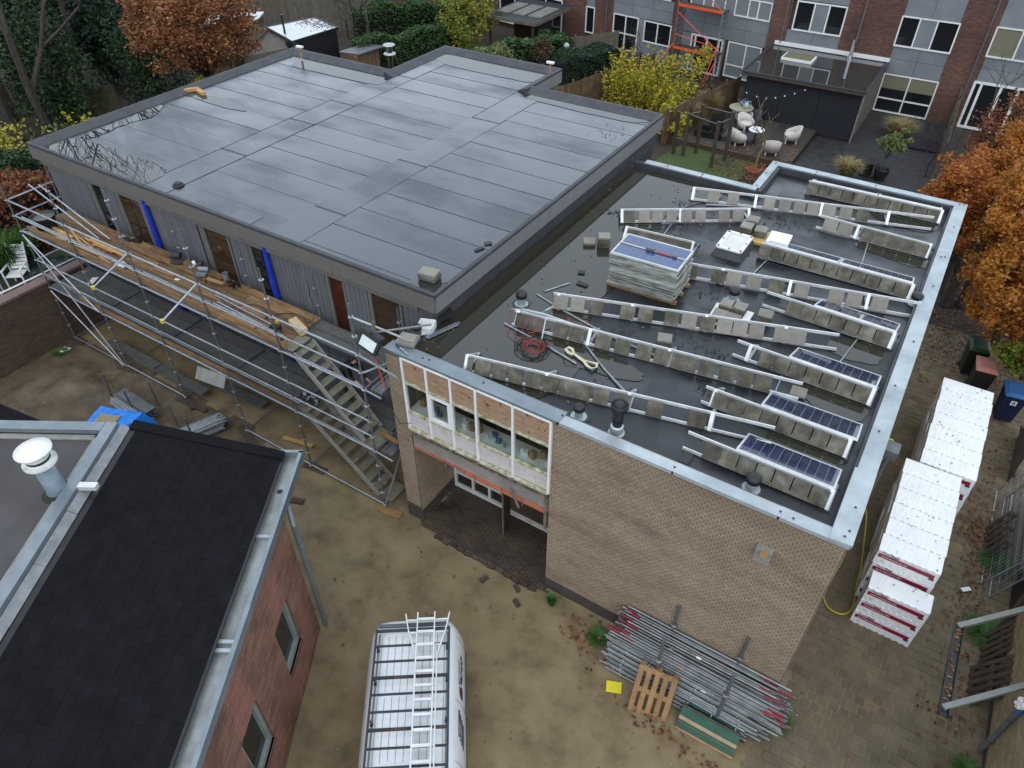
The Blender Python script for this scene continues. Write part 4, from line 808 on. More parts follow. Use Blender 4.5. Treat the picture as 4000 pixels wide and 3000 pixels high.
# ================= things on the lower roof =================
RACKS = [
    (-4.04, 11.19, 0.0264, 3.49, [(0.0, 0.32, 1), (0.32, 0.63, 1), (0.63, 0.95, 1), (0.95, 1.26, 1), (1.26, 1.58, 1), (1.58, 1.9, 1), (1.9, 2.21, 1), (2.21, 2.53, 1), (2.53, 2.85, 1), (2.85, 3.16, 1), (3.16, 3.48, 1)], [3.5], [(0.05, 1.82), (1.86, 3.48)], 'rearmost rack along the back coping'),
    (-6.63, 9.05, 0.2800, 6.22, [(0.4, 0.72, 0), (0.93, 1.25, 0), (1.91, 2.22, 0), (2.32, 2.64, 0), (2.71, 3.02, 0), (3.06, 3.38, 0), (3.47, 3.81, 0), (3.9, 4.23, 0), (4.33, 4.66, 1)], [-0.02, 1.69, 3.43, 5.13], [], 'long empty-ended rack below the rearmost one'),
    (-7.77, 6.78, 0.5790, 3.38, [(0.07, 0.37, 1), (0.46, 0.76, 0), (0.82, 1.12, 0), (1.2, 1.5, 0), (1.6, 1.91, 0), (1.98, 2.28, 0), (2.61, 2.93, 0), (2.99, 3.31, 0)], [0.01, 1.59, 3.44], [], 'short rack nearest the grey building, running level'),
    (-7.32, 5.98, 0.1001, 1.77, [(0.06, 0.34, 1), (0.34, 0.63, 1), (0.63, 0.91, 1), (0.91, 1.19, 1), (1.19, 1.48, 1), (1.48, 1.76, 1)], [0.01, 1.77], [], 'rack half hidden behind the solar-panel stack'),
    (-3.23, 9.27, -0.0236, 2.73, [(0.13, 0.5, 0), (0.51, 0.88, 0), (1.1, 1.42, 1), (1.42, 1.75, 1), (1.75, 2.07, 1), (2.07, 2.4, 1), (2.4, 2.72, 1)], [0.98, 2.71], [], 'rack ending short of the right coping, five mossy tiles'),
    (-4.09, 7.03, 0.0006, 3.52, [(-0.02, 0.3, 1), (0.3, 0.62, 1), (0.62, 0.94, 1), (0.94, 1.26, 1), (1.26, 1.58, 1), (1.58, 1.9, 1), (1.9, 2.22, 1), (2.22, 2.54, 1), (2.54, 2.86, 1), (2.86, 3.18, 1), (3.18, 3.5, 1)], [3.54], [(0.09, 1.84), (1.86, 3.52)], 'rack behind the skylight with two panels'),
    (-5.20, 5.17, 0.2302, 5.09, [(0.01, 0.2, 1), (0.52, 0.85, 1), (0.87, 1.22, 0), (1.33, 1.68, 0), (1.84, 2.2, 1), (2.42, 2.75, 0), (3.17, 3.51, 0), (3.56, 3.9, 0), (4.09, 4.45, 0)], [0.76, 2.31, 4.01], [], 'long bare-railed rack crossing to the right coping'),
    (-3.30, 4.95, -0.0367, 2.72, [(0.51, 0.83, 1), (0.83, 1.14, 1), (1.14, 1.46, 1), (1.46, 1.78, 1), (1.78, 2.09, 1), (2.09, 2.41, 1), (2.41, 2.73, 1)], [2.75], [(1.03, 2.77)], 'rack with two panels right of the rooftop vent'),
    (-7.34, 2.32, 0.3064, 6.13, [(0.01, 0.35, 0), (0.4, 0.73, 0), (0.82, 1.15, 1), (1.53, 1.85, 1), (1.93, 2.27, 1), (2.51, 2.84, 1), (2.88, 3.22, 0), (3.64, 3.98, 0), (3.98, 4.3, 0), (4.32, 4.65, 0), (4.84, 5.19, 0), (5.17, 5.51, 0), (3.29, 3.62, 1)], [0.1, 1.78, 3.4, 5.07], [], 'long rack running from the left vent under the panel stack'),
    (-7.76, 1.28, 0.1474, 6.09, [(0.05, 0.38, 1), (0.37, 0.71, 1), (0.95, 1.29, 1), (1.33, 1.68, 1), (1.91, 2.26, 1), (2.34, 2.68, 1), (2.8, 3.14, 1), (3.19, 3.53, 1), (3.55, 3.91, 1), (3.9, 4.09, 1), (4.12, 4.46, 1), (4.53, 4.87, 1), (4.9, 5.21, 1), (5.23, 5.57, 1)], [0.07, 1.75, 3.47], [], 'long rack with tangled red cable at its left end'),
    (-3.26, 2.83, -0.0250, 2.71, [(0.52, 0.83, 1), (0.83, 1.14, 1), (1.14, 1.46, 1), (1.46, 1.77, 1), (1.77, 2.09, 1), (2.09, 2.4, 1), (2.4, 2.71, 1)], [0.28, 2.73], [(1.05, 2.76)], 'rack with one panel near the right coping, third from front'),
    (-7.74, -0.58, 0.2085, 6.06, [(0.03, 0.17, 1), (0.21, 0.56, 1), (0.6, 0.9, 1), (0.95, 1.26, 1), (1.32, 1.64, 1), (1.66, 2.0, 1), (2.01, 2.33, 1), (2.31, 2.65, 1), (2.7, 3.02, 1), (3.13, 3.45, 1), (3.75, 4.07, 1), (4.54, 4.89, 1)], [-0.0, 1.71, 3.38, 4.96], [], 'front-left rack along the window side coping'),
    (-3.28, 1.09, 0.0013, 2.70, [(0.18, 0.49, 1), (0.49, 0.81, 1), (0.81, 1.12, 1), (1.12, 1.43, 1), (1.43, 1.74, 1), (1.74, 2.06, 1), (2.06, 2.37, 1), (2.37, 2.68, 1)], [0.18, 2.69], [(1.05, 2.8)], 'second rack from the front corner with one panel'),
    (-3.10, -0.27, -0.0087, 2.54, [(0.35, 0.66, 1), (0.66, 0.97, 1), (0.97, 1.29, 1), (1.29, 1.6, 1), (1.6, 1.92, 1), (1.92, 2.23, 1), (2.23, 2.54, 1)], [2.54], [(0.86, 2.56)], 'frontmost rack with one panel by the corner coping'),
]
M['cell'] = pm('cell', [(.008, .016, .06), (.014, .03, .1)], scale=9, rough=.12, coat=.6, obj=.15, spec=.6)
M['cell_pale'] = pm('cell_pale', [(.03, .07, .19), (.05, .1, .25)], scale=9, rough=.15, coat=.8, obj=.1)
M['backsheet'] = pm('backsheet', (.3, .33, .36), rough=.3)
M['panel_side'] = pm('panel_side', [(.13, .135, .09), (.34, .35, .31), (.49, .51, .49)], scale=3, rough=.5, metal=.2, obj=.3, stretch=(1, 1, 6))
TH = math.radians(60)
cellw = .15
mbc = MB(); mbc.bb((-.0735, -.0735, 0), (.0735, .0735, .0015)); cell_me = mbc.mesh('cell', M['cell']); mbc = MB(); mbc.bb((-.0735, -.0735, 0), (.0735, .0735, .0015)); cell_pale = mbc.mesh('cell', M['cell_pale'])
def solar_parts(parent, L, Wd, cm, nx=10, ny=6, keep_top=True):
    mb = MB()
    for y in (0, Wd-.035): mb.bb((0, y, -.04), (L, y+.035, .004))
    for x in (0, L-.03): mb.bb((x, .035, -.04), (x+.03, Wd-.035, .004))
    link('frame', mb.mesh('frame', M['alu']), parent, keep=False)
    mb = MB(); mb.bb((.03, .035, -.012), (L-.03, Wd-.035, -.004)); link('backsheet', mb.mesh('backsheet', M['backsheet']), parent, keep=False)
    gx_, gy_ = (L-.08)/nx, (Wd-.09)/ny
    for i in range(nx):
        for j in range(ny): link('cell', cm, parent, keep=False, mtx=Matrix.Translation((.04+gx_*(i+.5), .045+gy_*(j+.5), -.003)) @ Matrix.Diagonal((gx_/.156, gy_/.156, 1, 1)))
for ri, (ox, oy, ang, L, tiles, brks, pans, lab) in enumerate(RACKS):
    R_ = thing('mounting_rack', (ox, oy, RZ+.02), lab, 'solar rack', 'solar mounting racks on the lower roof', rz=ang)
    for y, z, nm in ((.0, .055, 'rail'), (.165, .315, 'rail')):
        mb = MB(); mb.bb((-.02, y-.012, z-.035), (L+.02, y+.014, z+.03)); mb.bb((-.02, y-.012, z-.035), (L+.02, y+.05, z-.028)); link(nm, mb.mesh(nm, M['alu']), R_, keep=False)
    for s0, s1, mo in tiles:
        mb = MB(); w = max(.05, s1-s0-.02); mb.bb((0, 0, 0), (w, .3, .04))
        T = Matrix.Translation((s0+.006, .012, .035)) @ Matrix.Rotation(TH, 4, 'X')
        T = Matrix.Translation((s0+.006, -.022, .045)) @ Matrix.Rotation(TH+random.uniform(-.015, .015), 4, 'X') @ Matrix.Translation((0, 0, -.0))
        link('ballast_tile', mb.mesh('ballast_tile', M['tile_moss'] if mo else M['tile']), R_, keep=False, mtx=T)
    for s in brks:
        br = link('bracket', None, R_, keep=False)
        mb = MB(); mb.beam((s, -.03, .04), (s, .16, .345), .07, .03, up=(0, -1, .5)); link('front_strut', mb.mesh('front_strut', M['alu']), br, keep=False)
        mb = MB(); mb.beam((s, .16, .32), (s+.02, .62, .03), .06, .03); mb.beam((s+.03, -.02, .02), (s+.03, .66, .02), .06, .02); link('rear_strut', mb.mesh('rear_strut', M['zinc_white']), br, keep=False)
        for yp in (0, .62): mb = MB(); mb.box((s, yp, -.002), (.2, .1, .024)); link('rubber_pad', mb.mesh('rubber_pad', M['rubber']), br, keep=False)
    for s0, s1 in pans:
        pn = link('solar_panel', None, R_, keep=False, mtx=Matrix.Translation((s0, .175, .375)) @ Matrix.Rotation(-math.radians(21.5), 4, 'X'))
        solar_parts(pn, s1-s0, .93, cell_me)
    if pans:   # end plate closing the triangle
        mb = MB(); s = L-.0; mb.add([(s, 0, .02), (s, .17, .33), (s, 1.0, .02), (s+.012, 0, .02), (s+.012, .17, .33), (s+.012, 1.0, .02)], [(2, 1, 0), (3, 4, 5), (0, 1, 4, 3), (1, 2, 5, 4), (2, 0, 3, 5)]); link('end_plate', mb.mesh('end_plate', M['concrete']), R_, keep=False)
# ---- stack of dismantled panels ----
c0, c1, c2, c3 = V((-6.733,4.856,6.25)), V((-5.094,4.894,6.25)), V((-5.066,3.9,6.25)), V((-6.742,3.84,6.25))
cc = (c0+c1+c2+c3)/4; aa = math.atan2((c2-c3).y, (c2-c3).x); NP = 24; pz_ = (6.25-5.40)/NP
random.seed(4)
for k in range(NP):
    top = k == NP-1; z = 5.40+pz_*(k+1); nth = NP-k
    lb = 'topmost solar panel of the strapped stack, blue cells facing up' if top else 'solar panel lying flat, %s from the top of the strapped stack' % ORD[nth-1]
    jx, jy, ja = (0, 0, 0) if top else (random.uniform(-.035, .03), random.uniform(-.02, .02), random.uniform(-.012, .012))
    p = thing('solar_panel', cc+V((jx, jy, z-6.25)), lb, 'solar panel', 'solar panels in the strapped stack', rz=aa+ja)
    if top:
        h = link('module', None, p, keep=False, mtx=Matrix.Translation((-.82, -.495, -.0))); solar_parts(h, 1.64, .99, cell_pale)
    else:
        mb = MB(); t_ = pz_-.009
        for y in (-.495, .465): mb.bb((-.82, y, -t_), (.82, y+.03, 0))
        for x in (-.82, .79): mb.bb((x, -.465, -t_), (x+.03, .465, 0))
        link('frame', mb.mesh('frame', M['panel_side']), p, keep=False)
        mb = MB(); mb.bb((-.79, -.465, -.012), (.79, .465, -.004)); link('glass', mb.mesh('glass', M['cell']), p, keep=False)
ux, uy = V((math.cos(aa), math.sin(aa), 0)), V((-math.sin(aa), math.cos(aa), 0))
for k, y in enumerate((-.42, 0, .42)):
    mb = MB(); mb.beam(cc+ux*-.86+uy*y+V((0, 0, 5.36-6.25)), cc+ux*.88+uy*y+V((0, 0, 5.36-6.25)), .09, .08); single('timber_bearer', mb, M['wood'], 'orange timber bearer under the panel stack, %s one' % ('front', 'middle', 'rear')[k], 'timber', 'bearers under the panel stack')
t = thing('ratchet_strap', cc+V((0, 0, .01)), 'beige ratchet strap with red webbing over the panel stack', 'strap')
st = pm('strap_beige', [(.4, .37, .28), (.5, .47, .38)], rough=.8)
mb = MB(); a, b = cc-ux*.83+uy*.02+V((0, 0, .012)), cc+ux*.83-uy*.0+V((0, 0, .012)); mb.beam(a, b, .05, .006); mb.beam(b, b+V((0, 0, -.88)), .006, .05, up=uy); mb.beam(a, a+V((0, 0, -.88)), .006, .05, up=uy); mb.build('webbing', st, t)
mb = MB(); m = cc+ux*.1+V((0, 0, .02)); mb.beam(m, m+ux*.42, .07, .01); mb.build('red_webbing', pm('strap_red', (.45, .09, .08), rough=.8), t)
mb = MB(); mb.box(cc+ux*-.05+V((0, 0, .05)), (.2, .09, .06), aa); mb.tube(cc+ux*.04-uy*.06+V((0, 0, .05)), cc+ux*.04+uy*.06+V((0, 0, .05)), .03, 8); mb.build('ratchet', M['galv_dark'], t); mb = MB(); mb.box(cc+ux*.55+V((0, 0, .035)), (.1, .08, .03), aa); mb.build('hook', M['galv_dark'], t)
# ---- piles of loose concrete tiles ----
def tile_pile(x, y, n, rz, where, z0=None, size=.3, moss=True):
    z = z0 if z0 is not None else RZ+.03
    for k in range(n):
        mb = MB(); mb.box((0, 0, 0), (size, size, .042)); lb = ('top' if k == n-1 else 'bottom' if k == 0 else ORD[n-1-k]+' from top')
        o = single('concrete_tile', mb, M['tile_moss'] if (moss and k < n-1) else M['tile'], 'concrete tile, %s of pile %s' % (lb, where), 'tile', 'loose concrete tiles piled on the roof', mtx=Matrix.Translation((x+random.uniform(-.015, .015), y+random.uniform(-.015, .015), z+.022)) @ Matrix.Rotation(rz+random.uniform(-.05, .05), 4, 'Z'))
        z += .045
tile_pile(-7.66, 5.5, 6, .5, 'standing in water left of the panel stack'); tile_pile(-8.0, 5.38, 2, .5, 'touching the tall pile left of the panel stack')
BZ = RZ+.09
tile_pile(-4.72, 7.9, 6, .1, 'at the left end of the yellow board', BZ); tile_pile(-4.66, 8.24, 7, .1, 'behind the left end of the yellow board', BZ); tile_pile(-4.36, 7.98, 5, .1, 'in the middle of the yellow board', BZ)
for i, (x, y, w) in enumerate(((-3.96, 4.3, 'back left'), (-3.68, 4.34, 'back right'), (-3.98, 3.92, 'front left'), (-3.68, 3.9, 'front right'))): tile_pile(x, y, 5 if i < 2 else 4, .05, 'four by the vent, %s' % w, RZ+.06)
tile_pile(-3.08, 4.35, 6, .08, 'standing alone beside the bare rails'); tile_pile(-4.66, 2.45, 4, .35, 'leaning near the middle of the roof'); tile_pile(-1.78, 2.42, 1, .1, 'lying alone behind the third panel', RZ+.03)
mb = MB(); mb.box((-3.83, 4.12, RZ+.04), (.78, .84, .035), .05); mb.box((-3.44, 4.1, RZ+.085), (.16, .8, .05), .02); single('white_pallet_board', mb, M['white'], 'white board under the block of four tile piles', 'board')
t = thing('insulation_board', (-4.2, 7.95, RZ), 'yellow insulation board with bright white sheet on its right half', 'board')
mb = MB(); mb.box((-4.2, 7.95, RZ+.06), (1.2, .7, .07), .05); mb.build('foam_core', pm('pir', [(.5, .33, .1), (.62, .43, .16)], scale=6, rough=.7), t); mb = MB(); mb.box((-3.87, 7.99, RZ+.12), (.55, .68, .045), .06); mb.build('white_sheet', M['white'], t); mb = MB(); mb.box((-3.86, 7.98, RZ+.16), (.53, .64, .03), .06); mb.build('upper_sheet', M['white'], t)
# ---- skylight ----
t = thing('skylight', (-4.75, 7.1, RZ), 'square white domed skylight on a bitumen kerb', 'skylight')
sk = [(-5.05, 7.54), (-4.46, 7.54), (-4.46, 6.66), (-5.05, 6.66)]
mb = MB(); o_ = [(-5.16, 7.66), (-4.34, 7.66), (-4.34, 6.54), (-5.16, 6.54)]
mb.add([(*p, RZ+.0) for p in o_]+[(*p, RZ+.2) for p in sk], [(i, (i+1) % 4, 4+(i+1) % 4, 4+i) for i in range(4)]+[(4, 5, 6, 7)]); mb.build('kerb', M['bitumen_edge'], t)
mb = MB()
for a, b in ((sk[0], sk[1]), (sk[1], sk[2]), (sk[2], sk[3]), (sk[3], sk[0])): mb.beam((*a, RZ+.225), (*b, RZ+.225), .09, .04)
mb.build('frame', M['white'], t)
n = 9; vs = []
for i in range(n):
    for j in range(n):
        u, v = i/(n-1), j/(n-1); vs.append((lerp(-5.02, -4.49, u), lerp(6.7, 7.5, v), RZ+.235+.07*(math.sin(math.pi*u)*math.sin(math.pi*v))**.5))
mb = MB(); mb.add(vs, [(i*n+j, (i+1)*n+j, (i+1)*n+j+1, i*n+j+1) for i in range(n-1) for j in range(n-1)]); mb.build('dome', pm('dome', [(.55, .56, .52), (.66, .67, .63)], rough=.25, scale=3), t, smooth=True)
mb0 = MB(); mb0.lathe((0, 0, 0), [(.02, 0), (.02, .02)], 6); bolt = mb0.mesh('bolt', M['black'])
for x, y in ((-5.05, 7.5), (-4.75, 7.54), (-4.46, 7.5), (-4.46, 7.1), (-4.46, 6.7), (-4.75, 6.66), (-5.05, 6.7), (-5.05, 7.1)): link('bolt', bolt, t, mtx=Matrix.Translation((x, y, RZ+.245)))
# ---- roof vents ----
def vent(p, h, r, label):
    t = thing('roof_vent', p, label, 'vent', 'mushroom roof vents'); p = V(p)
    mb = MB(); mb.lathe(p, [(.16, 0), (.16, .01), (r*.75, .015), (r*.72, h*.62)], 16); mb.build('pipe', M['zinc_white'], t, smooth=False)
    mb = MB(); mb.lathe(p+V((0, 0, h*.55)), [(r*.75, 0), (r*1.0, .01), (r*1.02, h*.3), (r*.75, h*.43), (r*.2, h*.45)], 18); mb.build('cowl', M['black'], t, smooth=True)
    mb = MB(); mb.lathe(p+V((0, 0, .001)), [(.22, 0), (.22, .006)], 16); mb.build('flange', M['bitumen_old'], t)
vent((-8.05, 2.11, RZ+.02), .34, .13, 'black-capped roof vent beside the grey building'); vent((-3.98, 4.86, RZ+.02), .34, .13, 'black-capped roof vent behind the block of four tile piles')
vent((-5.14, -.5, RZ+.02), .3, .11, 'small black-capped vent by the front coping'); vent((-1.76, -.5, RZ+.02), .33, .13, 'black-capped vent below the frontmost solar panel'); vent((-.38, 6.95, RZ+.02), .28, .13, 'low vent tucked against the right coping')
p = V((-4.34, -.5, RZ+.02)); t = thing('flue', p, 'tall black ribbed flue with round basket cowl on a white collar', 'flue')
mb = MB(); mb.lathe(p, [(.16, 0), (.13, .02), (.125, .17), (.1, .19)], 18); mb.build('collar', M['zinc_white'], t)
mb = MB(); mb.lathe(p+V((0, 0, .15)), [(.09, 0), (.09, .08), (.1, .09), (.1, .3), (.095, .31), (.1, .42), (.09, .44)], 18); mb.build('stack', M['black'], t, smooth=True)
mb = MB(); mb.lathe(p+V((0, 0, .55)), [(.1, 0), (.15, .04), (.165, .1), (.165, .16), (.15, .165), (.145, .12), (.1, .12), (.1, .17), (.07, .185)], 20); mb.build('cowl', M['black'], t, smooth=True)
for k in range(20):
    a = 2*math.pi*k/20; mb = MB(); mb.tube(p+V((.16*math.cos(a), .16*math.sin(a), .66)), p+V((.1*math.cos(a), .1*math.sin(a), .735)), .006, 4); mb.build('rib', M['rubber'], t)
# ---- conduits, cables, sling ----
def run(name, pts, r, mat, label, cat, group=None, n=6): mb = MB(); mb.path(pts, r, n); return single(name, mb, mat, label, cat, group)
zr = RZ+.045
def z3(p, z): return (p[0], p[1], z)
run('conduit', [(-7.954,1.236,5.35), (-6.88,1.06,5.35), (-5.927,0.846,5.35)], .02, M['galv'], 'straight grey conduit beside the cable coil', 'conduit', 'loose conduits on the roof')
run('conduit', [(-6.037,1.481,5.36), (-5.393,1.022,5.35), (-4.694,0.596,5.35)], .022, M['galv'], 'purple-grey conduit between the two long front racks', 'conduit', 'loose conduits on the roof')
run('conduit', [(-7.943,2.623,5.34), (-7.422,2.459,5.34), (-6.23,2.174,5.34), (-5.732,2.089,5.34), (-5.098,2.007,5.34), (-4.677,1.974,5.34)], .02, M['galv'], 'long thin conduit passing under the racks', 'conduit', 'loose conduits on the roof')
run('conduit', [(-7.948,1.536,5.55), (-7.603,1.467,5.72), (-7.151,1.58,5.7), (-6.688,1.711,5.6), (-6.408,1.887,5.45)], .022, M['zinc_white'], 'bent white tube arching over the left rack end', 'conduit', 'loose conduits on the roof')
run('conduit', [(-7.192,1.978,5.62), (-7.256,1.845,5.6), (-7.418,1.803,5.4)], .018, M['zinc_white'], 'short bent white tube near the left rack', 'conduit', 'loose conduits on the roof')
run('conduit', [(-7.093,1.565,5.62), (-7.054,1.48,5.6), (-6.994,1.288,5.42), (-6.924,1.094,5.36)], .018, M['zinc_white'], 'hooked white tube hanging over the cable rack', 'conduit', 'loose conduits on the roof')
for k, (p, q, w) in enumerate((((-7.846,2.822,5.34), (-7.519,3.449,5.34), 'beside the left vent'), ((-6.535,6.745,5.34), (-6.595,7.442,5.34), 'between the two left racks'), ((-3.931,6.203,5.34), (-3.841,7.044,5.34), 'below the skylight'), ((-1.801,8.043,5.34), (-1.895,9.209,5.34), 'right of the white sheet'), ((-1.314,3.79,5.34), (-1.182,4.853,5.34), 'beside the dark puddle'), ((-2.165,2.204,5.34), (-2.199,2.769,5.34), 'under the third rack'), ((-6.206,8.992,5.34), (-4.791,9.717,5.36), 'under the long rear rack'))):
    run('round_rod', [p, q], .017, M['galv'], 'short grey rod lying %s' % w, 'rod', 'grey rods on the roof')
random.seed(9)
cc2 = V((-6.982,0.805,5.35)); pts = []
for k in range(150):
    a = k*.42; r = .26+.07*math.sin(k*.13)+random.uniform(-.02, .02); pts.append(cc2+V((r*math.cos(a)*1.15+.05*math.sin(k*.05), r*math.sin(a)+.04*math.cos(k*.04), .01+.0006*k)))
for p in ((-6.591,0.958,5.35), (-6.299,0.919,5.35), (-6.115,0.709,5.35), (-5.906,0.787,5.35)): pts.append(V(p))
run('cable_coil', pts, .007, M['black'], 'coil of black cable lying on the wet roof', 'cable', n=4)
redm = pm('cable_red', (.42, .03, .03), rough=.5)
pts = []
for k in range(90):
    a = k*.5; r = .2+.05*math.sin(k*.2)+random.uniform(-.03, .03); pts.append(cc2+V((r*math.cos(a)+.06, r*math.sin(a)-.02, .03+.001*k)))
for p in ((-7.457,0.855,5.36), (-7.692,0.942,5.36), (-7.878,1.329,5.5), (-7.901,1.481,5.6), (-7.665,1.298,5.5), (-7.313,1.079,5.4), (-7.161,1.214,5.45), (-7.01,1.428,5.55), (-7.028,1.659,5.55), (-7.026,1.299,5.5), (-7.228,1.171,5.4), (-7.436,1.2,5.5), (-7.358,1.376,5.72), (-7.266,1.267,5.6), (-7.16,1.214,5.4), (-7.237,1.071,5.36), (-7.441,0.942,5.36), (-7.697,1.196,5.4)): pts.append(V(p))
run('red_cable', pts, .006, redm, 'tangled red cable over the left rack end', 'cable', n=4)
pts = [V(p) for p in ((-6.978,2.125,5.36), (-6.795,2.133,5.4), (-6.647,2.125,5.36), (-6.471,1.968,5.4), (-6.304,2.074,5.5), (-6.252,2.147,5.5), (-6.268,2.056,5.45), (-6.188,1.669,5.6), (-6.088,1.578,5.5), (-6.02,1.682,5.36), (-6,1.773,5.36), (-6.134,1.743,5.55), (-6.025,1.93,5.5))]
run('red_cable', pts, .006, redm, 'short red cable caught on the rack bracket', 'cable', n=4)
def ribbon(pts, w, name, mat, label, cat):
    pts = [V(p) for p in pts]; mb = MB(); vs = []
    for i, p in enumerate(pts):
        d = (pts[min(i+1, len(pts)-1)]-pts[max(i-1, 0)]).normalized(); n_ = d.cross(V((0, 0, 1))).normalized(); tw = math.sin(i*1.1)*.5; n2 = n_*math.cos(tw)+V((0, 0, 1))*math.sin(tw)
        vs += [p+n2*w/2+V((0, 0, w*.35)), p-n2*w/2+V((0, 0, w*.35))]
    mb.add(vs, [(2*i, 2*i+1, 2*i+3, 2*i+2) for i in range(len(pts)-1)]); o = single(name, mb, mat, label, cat)
    s_ = o.modifiers.new('solid', 'SOLIDIFY'); s_.thickness = .008; return o
sl_ = [(-6.101,1.044,5.35), (-6.246,1.064,5.35), (-6.341,1.134,5.35), (-6.309,1.218,5.35), (-6.208,1.199,5.35), (-6.108,1.076,5.35), (-5.989,1.041,5.35), (-5.84,1.008,5.35), (-5.673,1.023,5.35), (-5.547,1.049,5.35), (-5.499,0.937,5.35), (-5.582,0.85,5.35), (-5.697,0.883,5.35), (-5.81,0.973,5.35), (-5.958,1.024,5.35), (-6.1,1.082,5.35)]
ribbon(sl_, .06, 'lifting_sling', pm('sling', [(.5, .44, .28), (.62, .56, .4)], rough=.9), 'beige lifting sling twisted in a loop on the roof', 'sling')
mb = MB(); c = V((-5.537,0.811,5.36)); mb.box(c, (.03, .07, .02), .4); single('sling_tag', mb, pm('tag_blue', (.02, .12, .22), rough=.6), 'dark blue tag beside the lifting sling', 'tag')
# small rubber pads and wood chocks, roof litter
for k, (p, s_, w) in enumerate((((-7.237,3.556,5.34), (.28, .12), 'near the panel stack'), ((-7.504,4.012,5.34), (.17, .14), 'in the water left of the stack'), ((-9.514,2.939,6.05), (.18, .13), 'at the right edge of the big roof'), ((-9.538,2.606,6.05), (.26, .09), 'near the front-right edge of the big roof'), ((-2.988,-0.45,5.34), (.3, .2), 'before the frontmost rack'))):
    mb = MB(); mb.box((0, 0, 0), (*s_, .014)); single('rubber_mat', mb, M['rubber'], 'dark rubber pad lying %s' % w, 'pad', 'loose rubber pads', mtx=Matrix.Translation(V(p)+V((0, 0, .012))) @ Matrix.Rotation(.4*k, 4, 'Z'))
t = thing('tile_stack', (-9.753,0.903,6.05), 'three weathered concrete slabs stacked in the puddle on the big roof', 'slabs')
bp = V((-9.753,0.903,6.05))
for k, (s_, a) in enumerate(((.42, .1), (.43, .02), (.42, .18))):
    mb = MB(); mb.box(bp+V((0, .05, .045+.068*k)), (s_, s_*.72, .055), a); mb.build('slab', M['tile'] if k == 2 else M['tile_moss'], t)
for k, (c, a, d) in enumerate((((-24.065,6.093,6.05), .9, 'left'), ((-23.605,6.111,6.05), -.3, 'right'))):
    mb = MB(); mb.box(V(c)+V((0, 0, .06)), (.5, .16, .1), a); single('timber_chock', mb, M['wood_new'], 'pale timber block near the left roof edge, %s of two' % d, 'timber', 'timber blocks on the big roof')
for p, q, w in (((-23.321,10.665,6.2), (-23.489,10.897,6.2), 'back corner of the main roof'), ((-14.265,14.099,6.2), (-14.394,14.32,6.2), 'corner of the rear wing')):
    t = thing('edge_lamp', p, 'small white box on a short post at the %s' % w, 'box'); p = V(p)
    mb = MB(); mb.box(p+V((0, 0, .32)), (.28, .12, .06), .1); mb.build('cap', M['white'], t); mb = MB(); mb.tube(p+V((0, 0, -.1)), p+V((0, 0, .3)), .035, 8); mb.build('post', M['wood'], t)
mb = MB(); random.seed(31)
regs = [((-8.312,7.127,5.33), .35), ((-6.788,8.728,5.33), .3), ((-6.577,7.059,5.33), .5), ((-5.589,2.393,5.33), .3), ((-3.63,2.747,5.33), .5), ((-3.401,2.684,5.33), .4), ((-3.379,9.185,5.33), .4), ((-4.218,9.077,5.33), .5), ((-4.306,9.391,5.33), .5), ((-4.191,2.863,5.33), .5), ((-4.756,4.727,5.33), .5), ((-3.361,1.501,5.33), .25), ((-2.865,0.262,5.33), .15)]
for c, r in regs:
    for k in range(26):
        a = random.uniform(0, 6.28); d = r*random.random(); q = V(c)+V((d*math.cos(a), d*math.sin(a)*.7, .008)); s_ = random.uniform(.01, .035); b = random.uniform(0, 6.28)
        mb.obox(q, V((math.cos(b), math.sin(b), 0))*s_, V((-math.sin(b), math.cos(b), 0))*s_*.4, V((0, 0, .004)))
for k in range(160):
    q = V((random.uniform(-9, -.5), random.uniform(-.6, 10), RZ+.026)); s_ = random.uniform(.008, .03); b = random.uniform(0, 6.28); mb.obox(q, V((math.cos(b), math.sin(b), 0))*s_, V((-math.sin(b), math.cos(b), 0))*s_*.5, V((0, 0, .003)))
mb.build('roof_litter', M['rubber'], kind='stuff', label='dark crumbs and moss scraps littering the lower roof', cat='litter')
leafm = ramp_island('dead_leaf', [(.12, .04, .02), (.2, .08, .03), (.26, .14, .05), (.1, .05, .03)])
mb = MB()
def leaf(mb, c, s, a, tilt=.3):
    c = V(c); d = V((math.cos(a), math.sin(a), random.uniform(-tilt, tilt))); e = V((-math.sin(a), math.cos(a), random.uniform(-tilt, tilt)))
    mb.add([c-d*s, c-d*s*.2+e*s*.55, c+d*s*.5+e*s*.3, c+d*s, c+d*s*.4-e*s*.35, c-d*s*.25-e*s*.5], [(0, 5, 4, 3, 2, 1)])
for k in range(120): leaf(mb, (random.uniform(-9, -5), random.uniform(-.7, 10), RZ+.035), random.uniform(.02, .05), random.uniform(0, 6.28), .1)
for k in range(30): leaf(mb, V((-10.006,10.546,6.05))+V((random.gauss(0, .35), random.gauss(0, .3), .02)), random.uniform(.03, .05), random.uniform(0, 6.28), .1)
mb.build('roof_leaves', leafm, kind='stuff', label='brown fallen leaves scattered over the roofs', cat='leaves')
